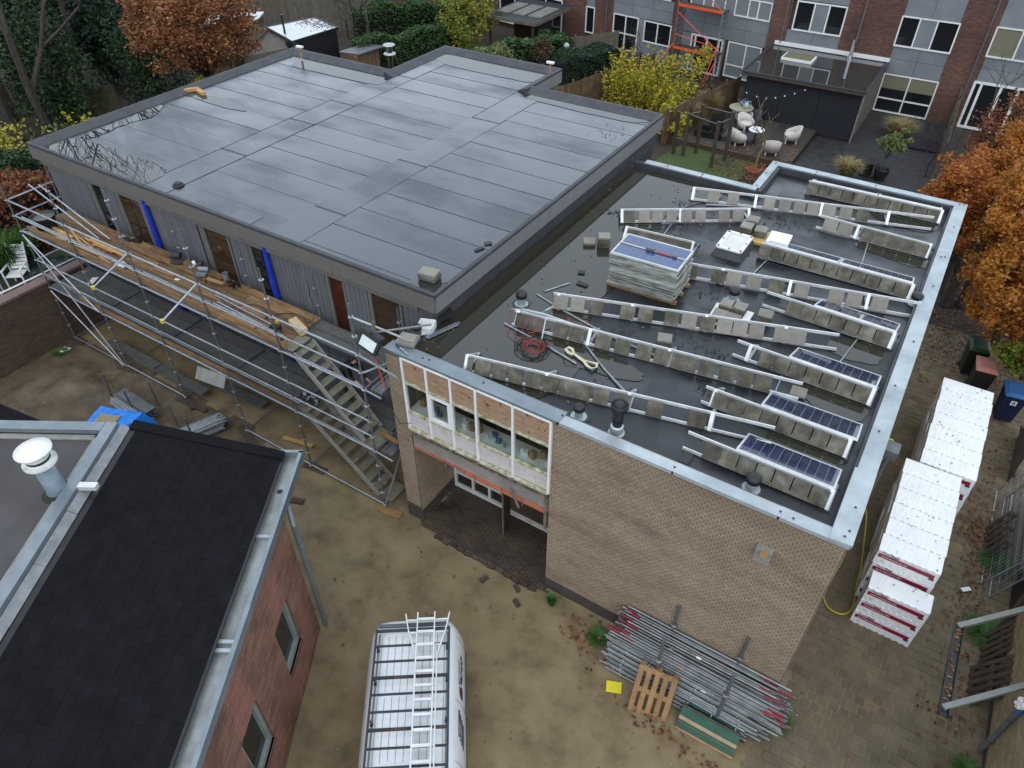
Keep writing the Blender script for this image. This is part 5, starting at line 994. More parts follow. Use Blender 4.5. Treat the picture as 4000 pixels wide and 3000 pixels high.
# wall box and vent on the brick front
bx0 = V((-1.18, -1.0, 4.55)); t = thing('wall_outlet', bx0, 'grey wall box with a rusty round outlet on the brick front', 'outlet')
mb = MB(); mb.bb(bx0+V((-.14, -.14, -.2)), bx0+V((.14, .0, .12))); mb.build('box', M['concrete'], t); mb = MB(); mb.tube(bx0+V((.02, -.12, .02)), bx0+V((.02, -.2, .12)), .07, 12); mb.build('outlet_ring', M['concrete'], t); mb = MB(); mb.tube(bx0+V((.02, -.19, .11)), bx0+V((.02, -.225, .15)), .055, 12); mb.build('rusty_cap', pm('rust', [(.3, .12, .03), (.45, .2, .06)], scale=9, rough=.8), t)

# ================= red brick house, lower left =================
def dirmtx(o, x, y):
    x = V(x).normalized(); z = x.cross(V(y)).normalized(); y = z.cross(x)
    return Matrix(((x.x, y.x, z.x, o[0]), (x.y, y.y, z.y, o[1]), (x.z, y.z, z.z, o[2]), (0, 0, 0, 1)))
TXT = {}
def lettering(txt, o, x, y, size, mat, parent, bold=0.0, ext=.001, name='lettering'):
    key = (txt, size, mat.name, bold)
    if key not in TXT:
        cu = bpy.data.curves.new('txt', 'FONT'); cu.body = txt; cu.size = size; cu.extrude = ext; cu.offset = bold; cu.resolution_u = 3; cu.materials.append(mat)
        tmp = bpy.data.objects.new('txt', cu); C.objects.link(tmp); dg = bpy.context.evaluated_depsgraph_get(); TXT[key] = bpy.data.meshes.new_from_object(tmp.evaluated_get(dg)); bpy.data.objects.remove(tmp)
    return link(name, TXT[key], parent, mtx=dirmtx(o, x, y))
RH = thing('red_brick_house', (-9, -6, 0), 'red brick house with black shingle roof and zinc gutter', 'house')
HO = V((-9.76, -3.56, 0)); hu = V((.512, -.859, 0)).normalized(); hw = V((-.859, -.512, 0)).normalized()
def H(s, t, z): return HO+hu*s+hw*t+V((0, 0, z))
EZ, RGZ, RT = 4.4, 5.2, 3.05
def redzone(x, z):
    s = x+1.25
    for c in (2.5, 4.5):
        if z < 1.15 and abs(s-c) < .62-.5*max(0, (.55-z)) and z > .15+abs(s-c)*.3: return M['brick_redlt']
        if z > 2.55 and abs(s-c) < .3: return M['brick_redlt']
    if s < 2.0 and .1 < z < 1.7 and (s-1.5) > .25*abs(z-.9): return M['brick_redlt']
    return None
brick_wall(RH, H(1.25, .05, 0), hu, -hw, 8.2, 4.15, M['brick_red'], M['mortar_red'], holes=[(.86, 1.1, 1.68, 2.66), (2.86, 1.1, 3.68, 2.66), (5, 1.1, 5.8, 2.66)], pw=.22, pz=.066, n_ind=300, thick=.3, zonef=redzone)
mb = MB(); mb.obox((H(1.25, .35, 0)+H(1.25, 3.2, 0))/2+V((0, 0, 2.1)), hw*1.45, hu*.12, V((0, 0, 2.1))); mb.obox((H(4, 3.3, 0)+H(9.4, 3.3, 0))/2+V((0, 0, 2.5)), hu*4.2, hw*.1, V((0, 0, 2.5))); mb.build('side_wall', M['mortar_red'], RH)
for k, s0 in enumerate((2.11, 4.11, 6.25)):
    W_ = link('window', None, RH); s1 = s0+.82
    mb = MB(); 
    for a, b in ((s0, s0+.09), (s1-.09, s1)): mb.obox((H(a, .16, 1.88)+H(b, .16, 1.88))/2, hu*(b-a)/2, hw*.06, V((0, 0, .78)))
    for z in (1.16, 2.6): mb.obox(H((s0+s1)/2, .155, z), hu*(.41-.09), hw*.06, V((0, 0, .06)))
    mb.build('window_frame', M['frame_green'], W_)
    mb = MB(); mb.obox(H((s0+s1)/2, .12, 1.07), hu*.42, hw*.085, V((0, 0, .03))); mb.build('sill', M['brick_plinth'], W_)
    mb = MB(); mb.obox(H((s0+s1)/2, .18, 1.88), hu*.33, hw*.004, V((0, 0, .68))); mb.build('pane', M['glass_dark'], W_)
# shingle roof: courses of staggered tabs
deck0, deck1 = H(.25, .31, EZ+.0), H(9.6, .31, EZ); n_up = (hw*(RT-.31)+V((0, 0, RGZ-EZ))).normalized(); nrm = hu.cross(n_up); nrm = nrm if nrm.z > 0 else -nrm
slope_len = math.hypot(RT-.31, RGZ-EZ)
mb = MB(); mb.obox(H((.02+9.6)/2, (.31+RT)/2, (EZ+RGZ)/2)-nrm*.06, hu*4.79, n_up*(slope_len/2+.05), nrm*.05); RF = mb.build('roof', M['black'], RH)
M['shingle'] = pm('shingle', [(.0085, .0085, .0105), (.0135, .0135, .0165)], scale=3, rough=.9, bump=.4, bscale=220, island=.1, obj=.1, spec=.12)
mb0 = MB(); tw, thh = .31, .17
mb0.add([(.002, -.006, .007), (tw-.002, -.006, .007), (tw-.003, thh+.02, .002), (.003, thh+.02, .002), (.002, -.006, 0), (tw-.002, -.006, 0)], [(0, 1, 2, 3), (4, 5, 1, 0), (0, 3, 4), (1, 5, 2)])
sh_me = mb0.mesh('shingle', M['shingle']); tabs = []
nrow = int(slope_len/thh)
for r in range(nrow):
    s = .05-(0, .155, .05, .2)[r % 4]*1.0
    while s < 9.5:
        tabs.append((max(s, .04), r)); s += tw
tabs = [(s, r) for s, r in tabs]
base = H(.0, .31, EZ)
dist = sorted(range(len(tabs)), key=lambda i: -((base+hu*tabs[i][0]+n_up*tabs[i][1]*thh)-CAMLOC).length if False else ((base+hu*tabs[i][0]+n_up*tabs[i][1]*thh)-CAMLOC).length + (100 if tabs[i][0] > 6.2 else 0))
ind = set(dist[:300]); T0 = dirmtx((0, 0, 0), -hu, n_up); mb = MB()
for i, (s, r) in enumerate(tabs):
    p = base+hu*(s+tw)+n_up*(r*thh)+nrm*(-.006+random.uniform(0, .0025))
    T = Matrix.Translation(p) @ T0
    if i in ind: link('shingle', sh_me, RF, mtx=T)
    else: mb.add([T @ V(v) for v in mb0.v], mb0.f)
mb.build('shingles', M['shingle'], RF, kind='stuff')
mb = MB(); a, b = H(.07, .27, EZ-.0), H(.07, RT, RGZ+.005); mb.beam(a+nrm*.008, b+nrm*.008, .2, .03, up=nrm); mb.beam(a+hu*-.12-nrm*.1, b+hu*-.12-nrm*.1, .03, .22, up=nrm); mb.build('verge', M['shingle'], RH)
# zinc box gutter
mb = MB()
def gut(s0, s1, t0, t1, z0, z1): mb.obox((H(s0, t0, z0)+H(s1, t1, z1))/2, hu*(s1-s0)/2, hw*(t1-t0)/2, V((0, 0, (z1-z0)/2)))
gut(-.05, 9.6, -.02, .34, EZ-.17, EZ-.15); mb.build('gutter_floor', pm('gutter_zinc', [(.2, .2, .17), (.42, .45, .45)], scale=1.6, rough=.3, r2=.5, metal=.4), RH)
mb = MB(); gut(-.05, 9.6, -.05, -.02, EZ-.25, EZ-.02); mb.build('gutter_front', M['zinc'], RH)
mb = MB(); gut(-.08, 3.42, -.07, .0, EZ-.02, EZ+.015); mb.build('gutter_lip', M['zinc'], RH); mb = MB(); gut(3.4, 9.6, -.08, .0, EZ-.018, EZ+.02); mb.build('gutter_lip', M['zinc'], RH)
mb = MB(); gut(-.1, -.03, -.07, .5, EZ-.2, EZ+.015); mb.build('gutter_end', M['zinc'], RH)
for s in (3.95, 4.1, 1.9): mb = MB(); gut(s, s+.06, -.01, .3, EZ-.15, EZ-.1); mb.build('gutter_strap', M['zinc_white'], RH)
mb = MB(); mb.lathe(H(.85, .17, EZ-.148), [(.055, 0), (.055, .004)], 14); mb.build('gutter_outlet', M['black'], RH)
mb = MB(); mb.path([H(.95, .1, EZ-.2), H(1.0, .02, EZ-.4), H(1.18, -.06, EZ-.75), H(1.2, -.08, 2.2), H(1.2, -.08, .1)], .055, 12); mb.build('downpipe', M['zinc'], RH)
mb0 = MB(); mb0.lathe((0, 0, 0), [(.062, 0), (.066, .02), (.062, .04)], 12); cm = mb0.mesh('pipe_collar', M['zinc'])
for z in (3.0, 1.6, .5): link('pipe_collar', cm, RH, mtx=Matrix.Translation(H(1.2, -.08, z)))
# flat roof behind with zinc kerb
mb = MB(); c = (H(.3, RT+.4, 0)+H(9.6, RT+5, 0))/2; mb.obox(c+V((0, 0, RGZ-.2)), hu*4.65, hw*2.35, V((0, 0, .25))); mb.build('flat_roof', pm('roof_brown', [(.05, .045, .045), (.085, .075, .075)], scale=1.2, rough=.4, r2=.7, bump=.3, bscale=30), RH)
def kerb(s0, s1, t0, t1, z0, z1, nm='roof_kerb', m='zinc'): 
    global mb
    mb = MB(); gut(s0, s1, t0, t1, z0, z1); mb.build(nm, M[m], RH)
kerb(.2, 3.8, RT+.14, RT+.36, RGZ+.1, RGZ+.2); kerb(3.8, 9.6, RT+.14, RT+.36, RGZ+.1, RGZ+.205); kerb(.2, .42, RT+.37, RT+5, RGZ+.1, RGZ+.2)
kerb(.5, 9.6, RT+.37, RT+.5, RGZ+.0, RGZ+.08, 'kerb_upstand', 'concrete'); kerb(.43, .55, RT+.5, RT+5, RGZ, RGZ+.08, 'kerb_upstand', 'concrete')
M['lead'] = pm('lead', [(.2, .21, .215), (.34, .35, .355)], scale=4, rough=.5, metal=.3)
s = .15
while s < 9.4:   # lead flashing in lengths
    mb = MB(); l = 1.05; mb.obox(H(s+l/2, RT+.06, RGZ+.06+random.uniform(-.005, .005)), hu*(l/2-.003), (hw*.07+V((0, 0, .05))), V((0, 0, .006))+hw*-.003); mb.build('lead_flashing', M['lead'], RH); s += l
mb = MB(); mb.obox(H(1.75, RT-.02, RGZ+.16), hu*.06, hw*.16, V((0, 0, .045))); mb.build('overflow_spout', M['alu'], RH)
CP = V((-11.9, -6.93, RGZ+.05)); t = thing('flue_pipe', CP, 'grey zinc flue pipe with white double-disc cowl on the flat roof', 'flue')
mb = MB(); mb.lathe(CP, [(.2, 0), (.19, .05), (.165, .1), (.16, .78)], 22); mb.build('pipe', pm('pipe_zinc', [(.16, .24, .3), (.3, .36, .4)], scale=4, rough=.45, metal=.3), t, smooth=True)
mb = MB(); mb.lathe(CP+V((0, 0, .76)), [(.17, 0), (.27, .0), (.27, .035), (.17, .03)], 26); mb.build('lower_disc', M['white_dirty'], t)
mb = MB(); mb.lathe(CP+V((0, 0, .79)), [(.19, 0), (.19, .2), (.17, .2)], 22); mb.build('drum', M['white_dirty'], t)
mb = MB(); mb.lathe(CP+V((0, 0, .84)), [(.192, 0), (.192, .05)], 22); mb.build('slot', M['black'], t)
mb = MB(); mb.lathe(CP+V((0, 0, 1.0)), [(.14, 0), (.29, .03), (.29, .06), (.12, .1), (.02, .105)], 28); mb.build('top_disc', M['white'], t, smooth=True)
mb = MB(); mb.lathe(CP+V((0, 0, -.02)), [(.3, 0), (.24, .05), (.19, .09)], 18); mb.build('mossy_base', pm('moss_dark', [(.015, .018, .008), (.04, .045, .02)], scale=9, rough=.9), t)
# second shingled roof further left
t = thing('shed_roof', (-17.5, -6.3, 0), 'small dark shingled roof corner behind the zinc kerb', 'roof')
mb = MB(); q = [V((-18.6, -5.55, 3.2)), V((-16.45, -5.27, 3.2)), V((-16.0, -6.8, 3.2)), V((-18.8, -7.2, 3.2))]; mb.add([p for p in q]+[p-V((0, 0, .12)) for p in q], [(3, 2, 1, 0), (4, 5, 6, 7), (0, 1, 5, 4), (1, 2, 6, 5), (2, 3, 7, 6), (3, 0, 4, 7)]); mb.build('roof_plane', M['shingle'], t)
mb = MB(); mb.bb((-18.5, -6.9, 0), (-16.6, -5.8, 3.08)); mb.build('wall', M['brick_red'], t)
for r in range(6):
    for k in range(6):
        p = V((-18.5+k*.36+(r % 2)*.18, -5.72-r*.17+k*.045, 3.204)); mb = MB(); mb.obox(p+V((.17, 0, 0)), V((.172, .022, 0)), V((-.01, .08, 0)), V((0, 0, .004))); mb.build('shingle', M['shingle'], t)

# ================= van =================
va = V((.58, -.815, 0)).normalized(); vr = V((.815, .58, 0)).normalized()
VO = (V((-7.02, -4.80, 0))+V((-5.91, -4.0, 0)))/2; 
VN = thing('van', VO+va*2, 'white van with black roof bars and two ladders, rear towards the brick building', 'van')
def VP(s, y, z): return VO+va*s+vr*y+V((0, 0, z))
prof = [(.90, .32), (.955, .5), (.965, .8), (.965, 1.1), (.94, 1.35), (.88, 1.6), (.80, 1.8), (.70, 1.91), (.5, 1.955), (0, 1.975)]
secs = [(-.30, .84, .80, .95), (-.27, .93, .92, .985), (-.18, .985, .97, .995), (-.02, 1, 1, 1), (1.0, 1, 1, 1), (2.6, 1, 1, 1), (3.3, .99, .985, 1), (3.6, .98, .9, .97), (4.1, .97, .8, .76), (4.65, .93, .8, .62), (4.75, .85, .8, .55)]
mb = MB(); vs = []; full = [(y, z) for y, z in prof]+[(-y, z) for y, z in reversed(prof[:-1])]; K = len(full)
for s, wy, wt, hz in secs:
    for y, z in full: 
        f = lerp(wy, wt, min(1, max(0, (z-.9)/1.0))); vs.append(VP(s, y*f, .32+(z-.32)*hz))
mb.add(vs, [(i*K+k, (i+1)*K+k, (i+1)*K+k+1, i*K+k+1) for i in range(len(secs)-1) for k in range(K-1)]+[(i*K+K-1, (i+1)*K+K-1, (i+1)*K, i*K) for i in range(len(secs)-1)]+[tuple(range(K)), tuple(reversed(range((len(secs)-1)*K, len(secs)*K)))])
M['van_paint'] = pm('van_paint', [(.7, .73, .74), (.82, .85, .86)], scale=1.2, rough=.25, coat=.5)
mb.build('body', M['van_paint'], VN, smooth=True)
def side_y(s, z, sg):
    for (y0, z0), (y1, z1) in zip(prof[:-1], prof[1:]):
        if z0 <= z <= z1: return VP(s, sg*(lerp(y0, y1, (z-z0)/(z1-z0))+.001), z)
beadm = pm('bead', [(.16, .17, .17), (.36, .38, .38)], scale=3, rough=.5)
for k in range(10):   # pressed beads of the roof
    y = -.6+k*.1333; zb = (1.975-.04*abs(y) if abs(y) < .5 else 1.955-.225*(abs(y)-.5))+.002
    for s0, s1 in ((.05, 1.2), (1.26, 2.45), (2.5, 3.1)): mb = MB(); mb.beam(VP(s0+.02*(k % 2), y, zb), VP(s1-.03*(k % 3), y, zb), .009, .006); mb.build('roof_bead', beadm, VN)
for s in (1.23, 2.47): mb = MB(); mb.beam(VP(s, -.62, 1.962), VP(s, .62, 1.962), .006, .004); mb.build('roof_seam', beadm, VN)
for sg in (1, -1):
    for s in (.02, 1.28, 2.36):
        pts = [side_y(s, z, sg) for z in (.5, .8, 1.1, 1.35, 1.6, 1.78)]; mb = MB(); mb.path(pts, .004, 4); mb.build('door_gap', M['black'], VN)
    mb = MB(); mb.path([side_y(s, 1.12, sg) for s in (.0, .5, 1.0, 1.28)], .007, 4); mb.build('door_rail', M['darkgrey'], VN)
for y in (-.66, .66): mb = MB(); mb.beam(VP(.0, y, 1.93), VP(3.1, y, 1.93), .03, .03); mb.build('roof_gutter', pm('seal_grey', (.25, .25, .24), rough=.6), VN)
RK = link('roof_rack', None, VN); rz_ = 2.09
M['rackblack'] = pm('rackblack', [(.018, .018, .025), (.035, .033, .04)], scale=5, rough=.4)
M['rackrust'] = pm('rackrust', [(.02, .02, .026), (.03, .028, .03), (.16, .06, .03)], scale=2.6, rough=.6)
for y in (-.70, .70): mb = MB(); mb.beam(VP(-.02, y, rz_), VP(3.3, y, rz_), .035, .05); mb.build('side_rail', M['rackblack'], RK)
for k in range(10):
    s = .02+k*.315; mb = MB(); mb.beam(VP(s, -.69, rz_), VP(s, .69, rz_), .055 if k % 3 in (0,) else .035, .03); mb.build('cross_bar', M['rackrust'] if k % 3 == 0 and k else M['rackblack'], RK)
for s in (.35, 1.0, 1.75, 2.6):
    for y in (-.66, .66): mb = MB(); mb.tube(VP(s, y, 1.9), VP(s, y, rz_), .018, 8); mb.box(VP(s, y, 1.94), (.06, .05, .05), math.atan2(va.y, va.x)); mb.build('foot', M['rackblack'], RK)
mb = MB(); mb.beam(VP(-.1, -.68, rz_-.03), VP(-.1, .68, rz_-.03), .07, .04); mb.build('roller_bar', pm('bargrey', (.13, .15, .17), rough=.35, metal=.5), RK)
# side: windows, mirror, wheels, lettering
def side_pt(s, z, o=.006): 
    for (y0, z0), (y1, z1) in zip(prof[:-1], prof[1:]):
        if z0 <= z <= z1: return VP(s, lerp(y0, y1, (z-z0)/(z1-z0))+o, z)
    return VP(s, .96, z)
for sgn in (1, -1):
    mb = MB(); a = [(2.45, 1.25), (3.25, 1.22), (3.05, 1.66), (2.5, 1.68)]
    vs = [side_pt(s, z) for s, z in a]
    if sgn < 0: vs = [p-vr*2*((p-VO).dot(vr)) for p in vs]
    mb.add(vs+[p-vr*sgn*.02 for p in vs], [(0, 1, 2, 3), (7, 6, 5, 4), (0, 4, 5, 1), (1, 5, 6, 2), (2, 6, 7, 3), (3, 7, 4, 0)]); mb.build('side_window', M['glass_dark'], VN)
    mb = MB(); mb.box(VP(3.35, sgn*1.08, 1.2), (.12, .2, .22), math.atan2(va.y, va.x)); mb.build('mirror', M['black'], VN)
    for s in (.75, 3.9):
        wh = link('wheel', None, VN); mb = MB(); mb.tube(VP(s, sgn*.72, .33), VP(s, sgn*.95, .33), .33, 22); mb.build('tyre', M['rubber'], wh); mb = MB(); mb.tube(VP(s, sgn*.94, .33), VP(s, sgn*.965, .33), .2, 16); mb.build('rim', M['galv'], wh)
    mb = MB(); vs = [side_pt(s, z, .012) for s, z in ((-.1, .62), (4.4, .62), (4.4, .72), (-.1, .72))]; vs = vs if sgn > 0 else [p-vr*2*((p-VO).dot(vr)) for p in vs]; mb.add(vs+[p-vr*sgn*.02 for p in vs], [(0, 1, 2, 3), (7, 6, 5, 4), (0, 4, 5, 1), (2, 6, 7, 3)]); mb.build('rub_strip', M['black'], VN)
mb = MB(); vs = [VP(3.62, -.7, 1.5), VP(3.62, .7, 1.5), VP(4.1, .78, 1.22), VP(4.1, -.78, 1.22)]; vs = [VP(3.61, -.66, 1.8), VP(3.61, .66, 1.8), VP(4.08, .74, 1.34), VP(4.08, -.74, 1.34)]; mb.add(vs+[p-V((0, 0, .03)) for p in vs], [(0, 1, 2, 3), (7, 6, 5, 4)]); mb.build('windscreen', M['glass_dark'], VN)
for s, z in ((-.31, 1.2),): 
    for y in (-.42, .42): mb = MB(); mb.obox(VP(-.292, y, 1.45), vr*.34, V((0, 0, .2)), va*.008); mb.build('rear_window', M['glass_dark'], VN)
for y in (-.8, .8): mb = MB(); mb.obox(VP(-.27, y, .95), vr*.05, V((0, 0, .2)), va*.02); mb.build('tail_light', pm('tail_red', (.3, .01, .01), rough=.25), VN)
ink = pm('ink_dark', (.05, .065, .075), rough=.5); inkr = pm('ink_red', (.25, .012, .02), rough=.5)
sdn = (side_pt(1, 1.55)-side_pt(1, 1.4)).normalized()
def vtext(txt, s, z, size, mat, bold=0.0, name='lettering'): return lettering(txt, side_pt(s, z, .008), -va, sdn, size, mat, VN, bold, name=name)
vtext('BOUWBEDRIJF', .93, 1.62, .075, ink); vtext('NAP', .70, 1.44, .2, ink, .004); 
def vpatch(pts, mat, nm='emblem'):
    mb = MB(); vs = [side_pt(s, z, .007) for s, z in pts]; mb.add(vs, [tuple(range(len(vs)))]); mb.build(nm, mat, VN)
vpatch([(.72, 1.56), (.9, 1.59), (.9, 1.5), (.72, 1.42)], ink); vpatch([(.92, 1.62), (1.1, 1.62), (1.16, 1.56), (.98, 1.55)], inkr); vpatch([(.92, 1.5), (.98, 1.54), (1.17, 1.55), (1.17, 1.43), (.98, 1.43), (.92, 1.47)], ink); vpatch([(1.0, 1.555), (1.15, 1.556), (1.15, 1.49), (1.0, 1.48)], inkr)
for k, (s0, s1, z, tx) in enumerate(((1.42, 1.9, 1.6, 'Nieuwbouw'), (1.48, 1.95, 1.52, 'Onderhoud'), (1.54, 2.0, 1.44, ''), (1.6, 2.05, 1.36, ''))):
    vpatch([(s0, z), (s1, z), (s1, z+.055), (s0, z+.055)], ink, 'label_bar')
    if tx: lettering(tx, side_pt(s1-.03, z+.012, .0095), -va, sdn, .05, M['white'], VN)
# ladders on the rack
def ladder(name, label, y0, s0, s1, z, flare, step):
    t = thing(name, VP(s0, y0, z), label, 'ladder', 'ladders on the van roof'); w0, w1 = flare
    for sg in (-1, 1):
        pts = [VP(s0+.0, y0+sg*w0, z), VP(s0+.35, y0+sg*(w0*.7+w1*.3), z), VP(s0+.9, y0+sg*w1, z), VP(s1, y0+sg*w1*.98, z)]
        mb = MB()
        for a, b in zip(pts[:-1], pts[1:]): mb.beam(a, b, .022, .06)
        mb.build('stile', M['alu'], t)
    s = s0+.14
    while s < s1-.1:
        f = min(1, max(0, (s-s0)/.9)); w = lerp(w0, w1, f); mb = MB(); mb.beam(VP(s, y0-w, z), VP(s, y0+w, z), .05 if step else .03, .03); mb.build('rung', M['alu'], t); s += .265
ladder('ladder', 'aluminium ladder with flared feet lying on the van rack', .28, -.28, 3.4, 2.155, (.43, .2), False)
ladder('ladder', 'narrow aluminium ladder lying on top of the flared ladder', .26, -.26, 3.4, 2.225, (.165, .165), True)

# ================= gypsum block packs =================
M['pack'] = pm('pack_foil', [(.78, .8, .81), (.88, .9, .91)], scale=2.5, rough=.35, bump=.35, bscale=9)
M['pack_side'] = pm('pack_side', [(.62, .63, .64), (.74, .75, .76)], scale=3, rough=.4, bump=.4, bscale=8)
redband = pm('pack_red', [(.3, .004, .035), (.36, .008, .05)], scale=3, rough=.4); greyink = pm('pack_ink', (.2, .22, .23), rough=.5)
PW, PD, PH = 1.24, .52, .445
def pack_mesh(seed):
    r = random.Random(seed); n = 18; mb = MB(); vs = []
    ring = ((0, .0, 1), (0, PH*.5, .5), (0, PH, 1), (.04, PH, 0), (PD*.5, PH, 0), (PD-.04, PH, 0), (PD, PH, 1), (PD, .0, 1))
    for j, (y, z, a) in enumerate(ring):
        for i in range(n*2+1):
            wv = a*(.012*math.sin(i*math.pi*.5+j)+r.uniform(-.005, .005)); top = z == PH
            dz = (-.014*a+wv*.7+(r.uniform(-.004, .004) if not a else 0)) if top else wv*.3; vs.append((PW*i/(2*n)+(0 if i in (0, 2*n) else r.uniform(-.006, .006)), y+(wv*.9 if y == 0 else -wv*.9 if y == PD else 0), z+dz))
    m = 2*n+1; K = len(ring); f = [(j*m+i, ((j+1) % K)*m+i, ((j+1) % K)*m+i+1, j*m+i+1) for j in range(K) for i in range(2*n)]
    f += [tuple(j*m for j in reversed(range(K))), tuple(j*m+2*n for j in range(K))]
    mb.add(vs, f); return mb.mesh('pack', M['pack'])
pmesh = [pack_mesh(k) for k in range(5)]
def pack(x, y, z, label, face=False, k=0):
    t = thing('block_pack', (x, y, z), label, 'pack', 'white foil packs of gypsum blocks'); link('wrap', pmesh[k % 5], t, keep=False)
    if face:
        mb = MB(); mb.bb((.04, -.0165, PH-.215), (PW-.08, -.0125, PH-.105)); link('red_band', mb.mesh('red_band', redband), t, keep=False)
        lettering('Multi', (x+.08, y-.016, z+PH-.085), (1, 0, 0), (0, 0, 1), .085, greyink, t); lettering('Gips', (x+.265, y-.016, z+PH-.085), (1, 0, 0), (0, 0, 1), .085, ink, t, .002)
        lettering('Gips-Wandbauplatten EN 12859', (x+.1, y-.0185, z+PH-.175), (1, 0, 0), (0, 0, 1), .04, M['white'], t, .0008)
        lettering('A1', (x+.12, y-.016, z+.1), (1, 0, 0), (0, 0, 1), .07, greyink, t); mb = MB(); mb.bb((PW-.16, -.0165, .17), (PW-.06, -.0125, .23)); link('mark', mb.mesh('mark', ink), t, keep=False)
random.seed(12); LAY = ('bottom', 'second', 'third', 'top')
for l in range(3): pack(.89, 1.95, .0+l*PH, 'white gypsum block pack, %s of the three in the low front stack' % ('bottom', 'middle', 'top')[l], True, l)
for r in range(6):
    for l in range(4): pack(.82+random.uniform(-.015, .015), 2.6+r*.535, .1+l*PH, 'white gypsum block pack, %s layer, %s row of the middle stack' % (LAY[l], ORD[r]), r == 0, r*4+l)
for r in range(7):
    for l in range(4): pack(1.12+random.uniform(-.015, .015), 5.86+r*.535, .1+l*PH, 'white gypsum block pack, %s layer, %s row of the rear stack' % (LAY[l], ORD[r]), r == 0, r*4+l+3)
for k, (x, y, ny, nm) in enumerate(((.84, 2.65, 6, 'middle'), (1.14, 5.9, 7, 'rear'))):
    t = thing('pallet', (x, y, 0), 'timber pallets under the %s stack of white packs' % nm, 'pallet')
    for i in range(ny):
        mb = MB(); mb.bb((x, y+i*.535, .0), (x+1.2, y+i*.535+.1, .095)); mb.build('bearer', M['wood_grey'], t)
mb = MB(); random.seed(8)
for k in range(46):
    g = random.random(); 
    p = (random.uniform(.9, 2.0), random.uniform(2.65, 5.6), 1.885) if g < .45 else (random.uniform(1.2, 2.3), random.uniform(5.9, 9.5), 1.885) if g < .93 else (random.uniform(1, 2), random.uniform(2, 2.4), 1.345)
    leaf(mb, V(p)+V((0, 0, .012)), random.uniform(.014, .034), random.uniform(0, 6.28), .05)
mb.build('pack_leaves', leafm, kind='stuff', label='small dark fallen leaves on the white packs', cat='leaves')

# ================= pile of scaffold tubes by the wall =================
M['galv_tube'] = pm('galv_tube', [(.2, .215, .215), (.34, .36, .365)], scale=5, rough=.42, r2=.6, metal=.65, obj=.3)
M['tube_red'] = pm('tube_red', [(.2, .008, .018), (.3, .02, .035)], scale=5, rough=.4)
random.seed(14); tubes = []
ty0, tz0, pit = -2.08, .12, .066
for j in range(16):
    for i in range(15):
        if j < 14 and i > 1 and not (i+j) % 3 == 0: continue
        tubes.append((ty0+i*pit+(j % 2)*.02+(.03*j if i < 2 else .1)*.6, tz0+j*pit*.95+random.uniform(-.006, .006), i, j))
for y, z, i, j in tubes:
    front = i < 2 and j < 14; up = j >= 14
    x0 = -3.45+random.uniform(-.05, .3); x1 = .25+random.uniform(-.45, .1)
    if front: x0 += .0; x1 -= .25+.02*(14-j)
    red = up and random.random() < .5
    nr_ = ORD[j]
    if front: lb = 'galvanised tube in the pile front face, %s row up, %s column' % (nr_, 'outer' if i == 0 else 'second')
    elif up: lb = 'galvanised tube%s in the pile %s layer, %s from the front' % (' with red ends' if red else '', 'top' if j == 15 else 'second', ORD[i])
    else: lb = 'galvanised tube inside the pile, %s row up, %s from the front' % (nr_, ORD[i])
    dy, dz = random.uniform(-.03, .03), random.uniform(-.006, .006)
    t = thing('scaffold_tube', (x0, y, z), lb, 'tube', 'scaffold tubes in the pile by the brick wall'); p, q = V((x0, y, z)), V((x1, y+dy, z+dz))
    mb = MB(); mb.tube(p, q, .0242, 9); mb.build('tube', M['galv_tube'] if up or random.random() < .6 else M['galv_dark'], t)
    if red:
        for e, f in ((.0, random.uniform(.05, .09)), (1-random.uniform(.05, .1), 1.0)): mb = MB(); mb.tube(lerp(p, q, e)-(q-p)*.0005, lerp(p, q, f)+(q-p)*.0005, .0256, 9); mb.build('red_end', M['tube_red'], t)
        mb = MB(); mb.box(q+V((.03, 0, 0)), (.08, .02, .05)); mb.build('wedge_head', M['galv_dark'], t)
    elif front and j % 2 == 0:
        x = x0+.35
        while x < x1-.1: link('rosette', ros, t, mtx=Matrix.Translation((x, y+dy*(x-x0)/(x1-x0), z)) @ Matrix.Rotation(math.pi/2, 4, 'Y')); x += .5
    if random.random() < .12:
        f = random.uniform(.3, .8); c = lerp(p, q, f); mb = MB(); mb.tube(c, c+(q-p).normalized()*.1, .0258, 9); mb.build('sticker', pm(random.choice(('st_orange', 'st_blue', 'st_white')), {0: (.8, .12, .03)}.get(0), rough=.5) if False else (pm('st_orange', (.8, .12, .03), rough=.5), pm('st_blue', (.02, .06, .3), rough=.5), M['white'])[random.randrange(3)], t)
def clamp_post(p, zt, label):
    t = thing('stack_post', (p[0], p[1], 0), label, 'post', 'posts holding the tube pile'); mb = MB(); mb.tube((p[0], p[1], 0.0), (p[0], p[1], zt), .036, 12, cap=False); mb.tube((p[0], p[1], zt-.002), (p[0], p[1], zt-.001), .03, 12); mb.build('tube', M['galv_dark'], t)
    mb = MB(); mb.lathe((p[0], p[1], zt*.62), [(.04, 0), (.07, .01), (.07, .03), (.04, .05)], 10); mb.build('collar', M['galv_dark'], t)
for px_, lb in (((-2.25,-2,2.063), 'left front post of the tube pile'), ((-0.882,-2,2.157), 'right front post of the tube pile'), ((-2.308,-1.06,1.914), 'left rear post of the tube pile'), ((-0.901,-1.06,1.997), 'right rear post of the tube pile')): clamp_post(px_, px_[2], lb)
t = thing('pile_bearers', (-1.6, -1.5, 0), 'timber bearers under the tube pile', 'bearers')
for x in (-2.9, -1.6, -.3): mb = MB(); mb.bb((x-.05, -2.0, 0), (x+.05, -1.05, .09)); mb.build('bearer', M['wood_dark'], t)
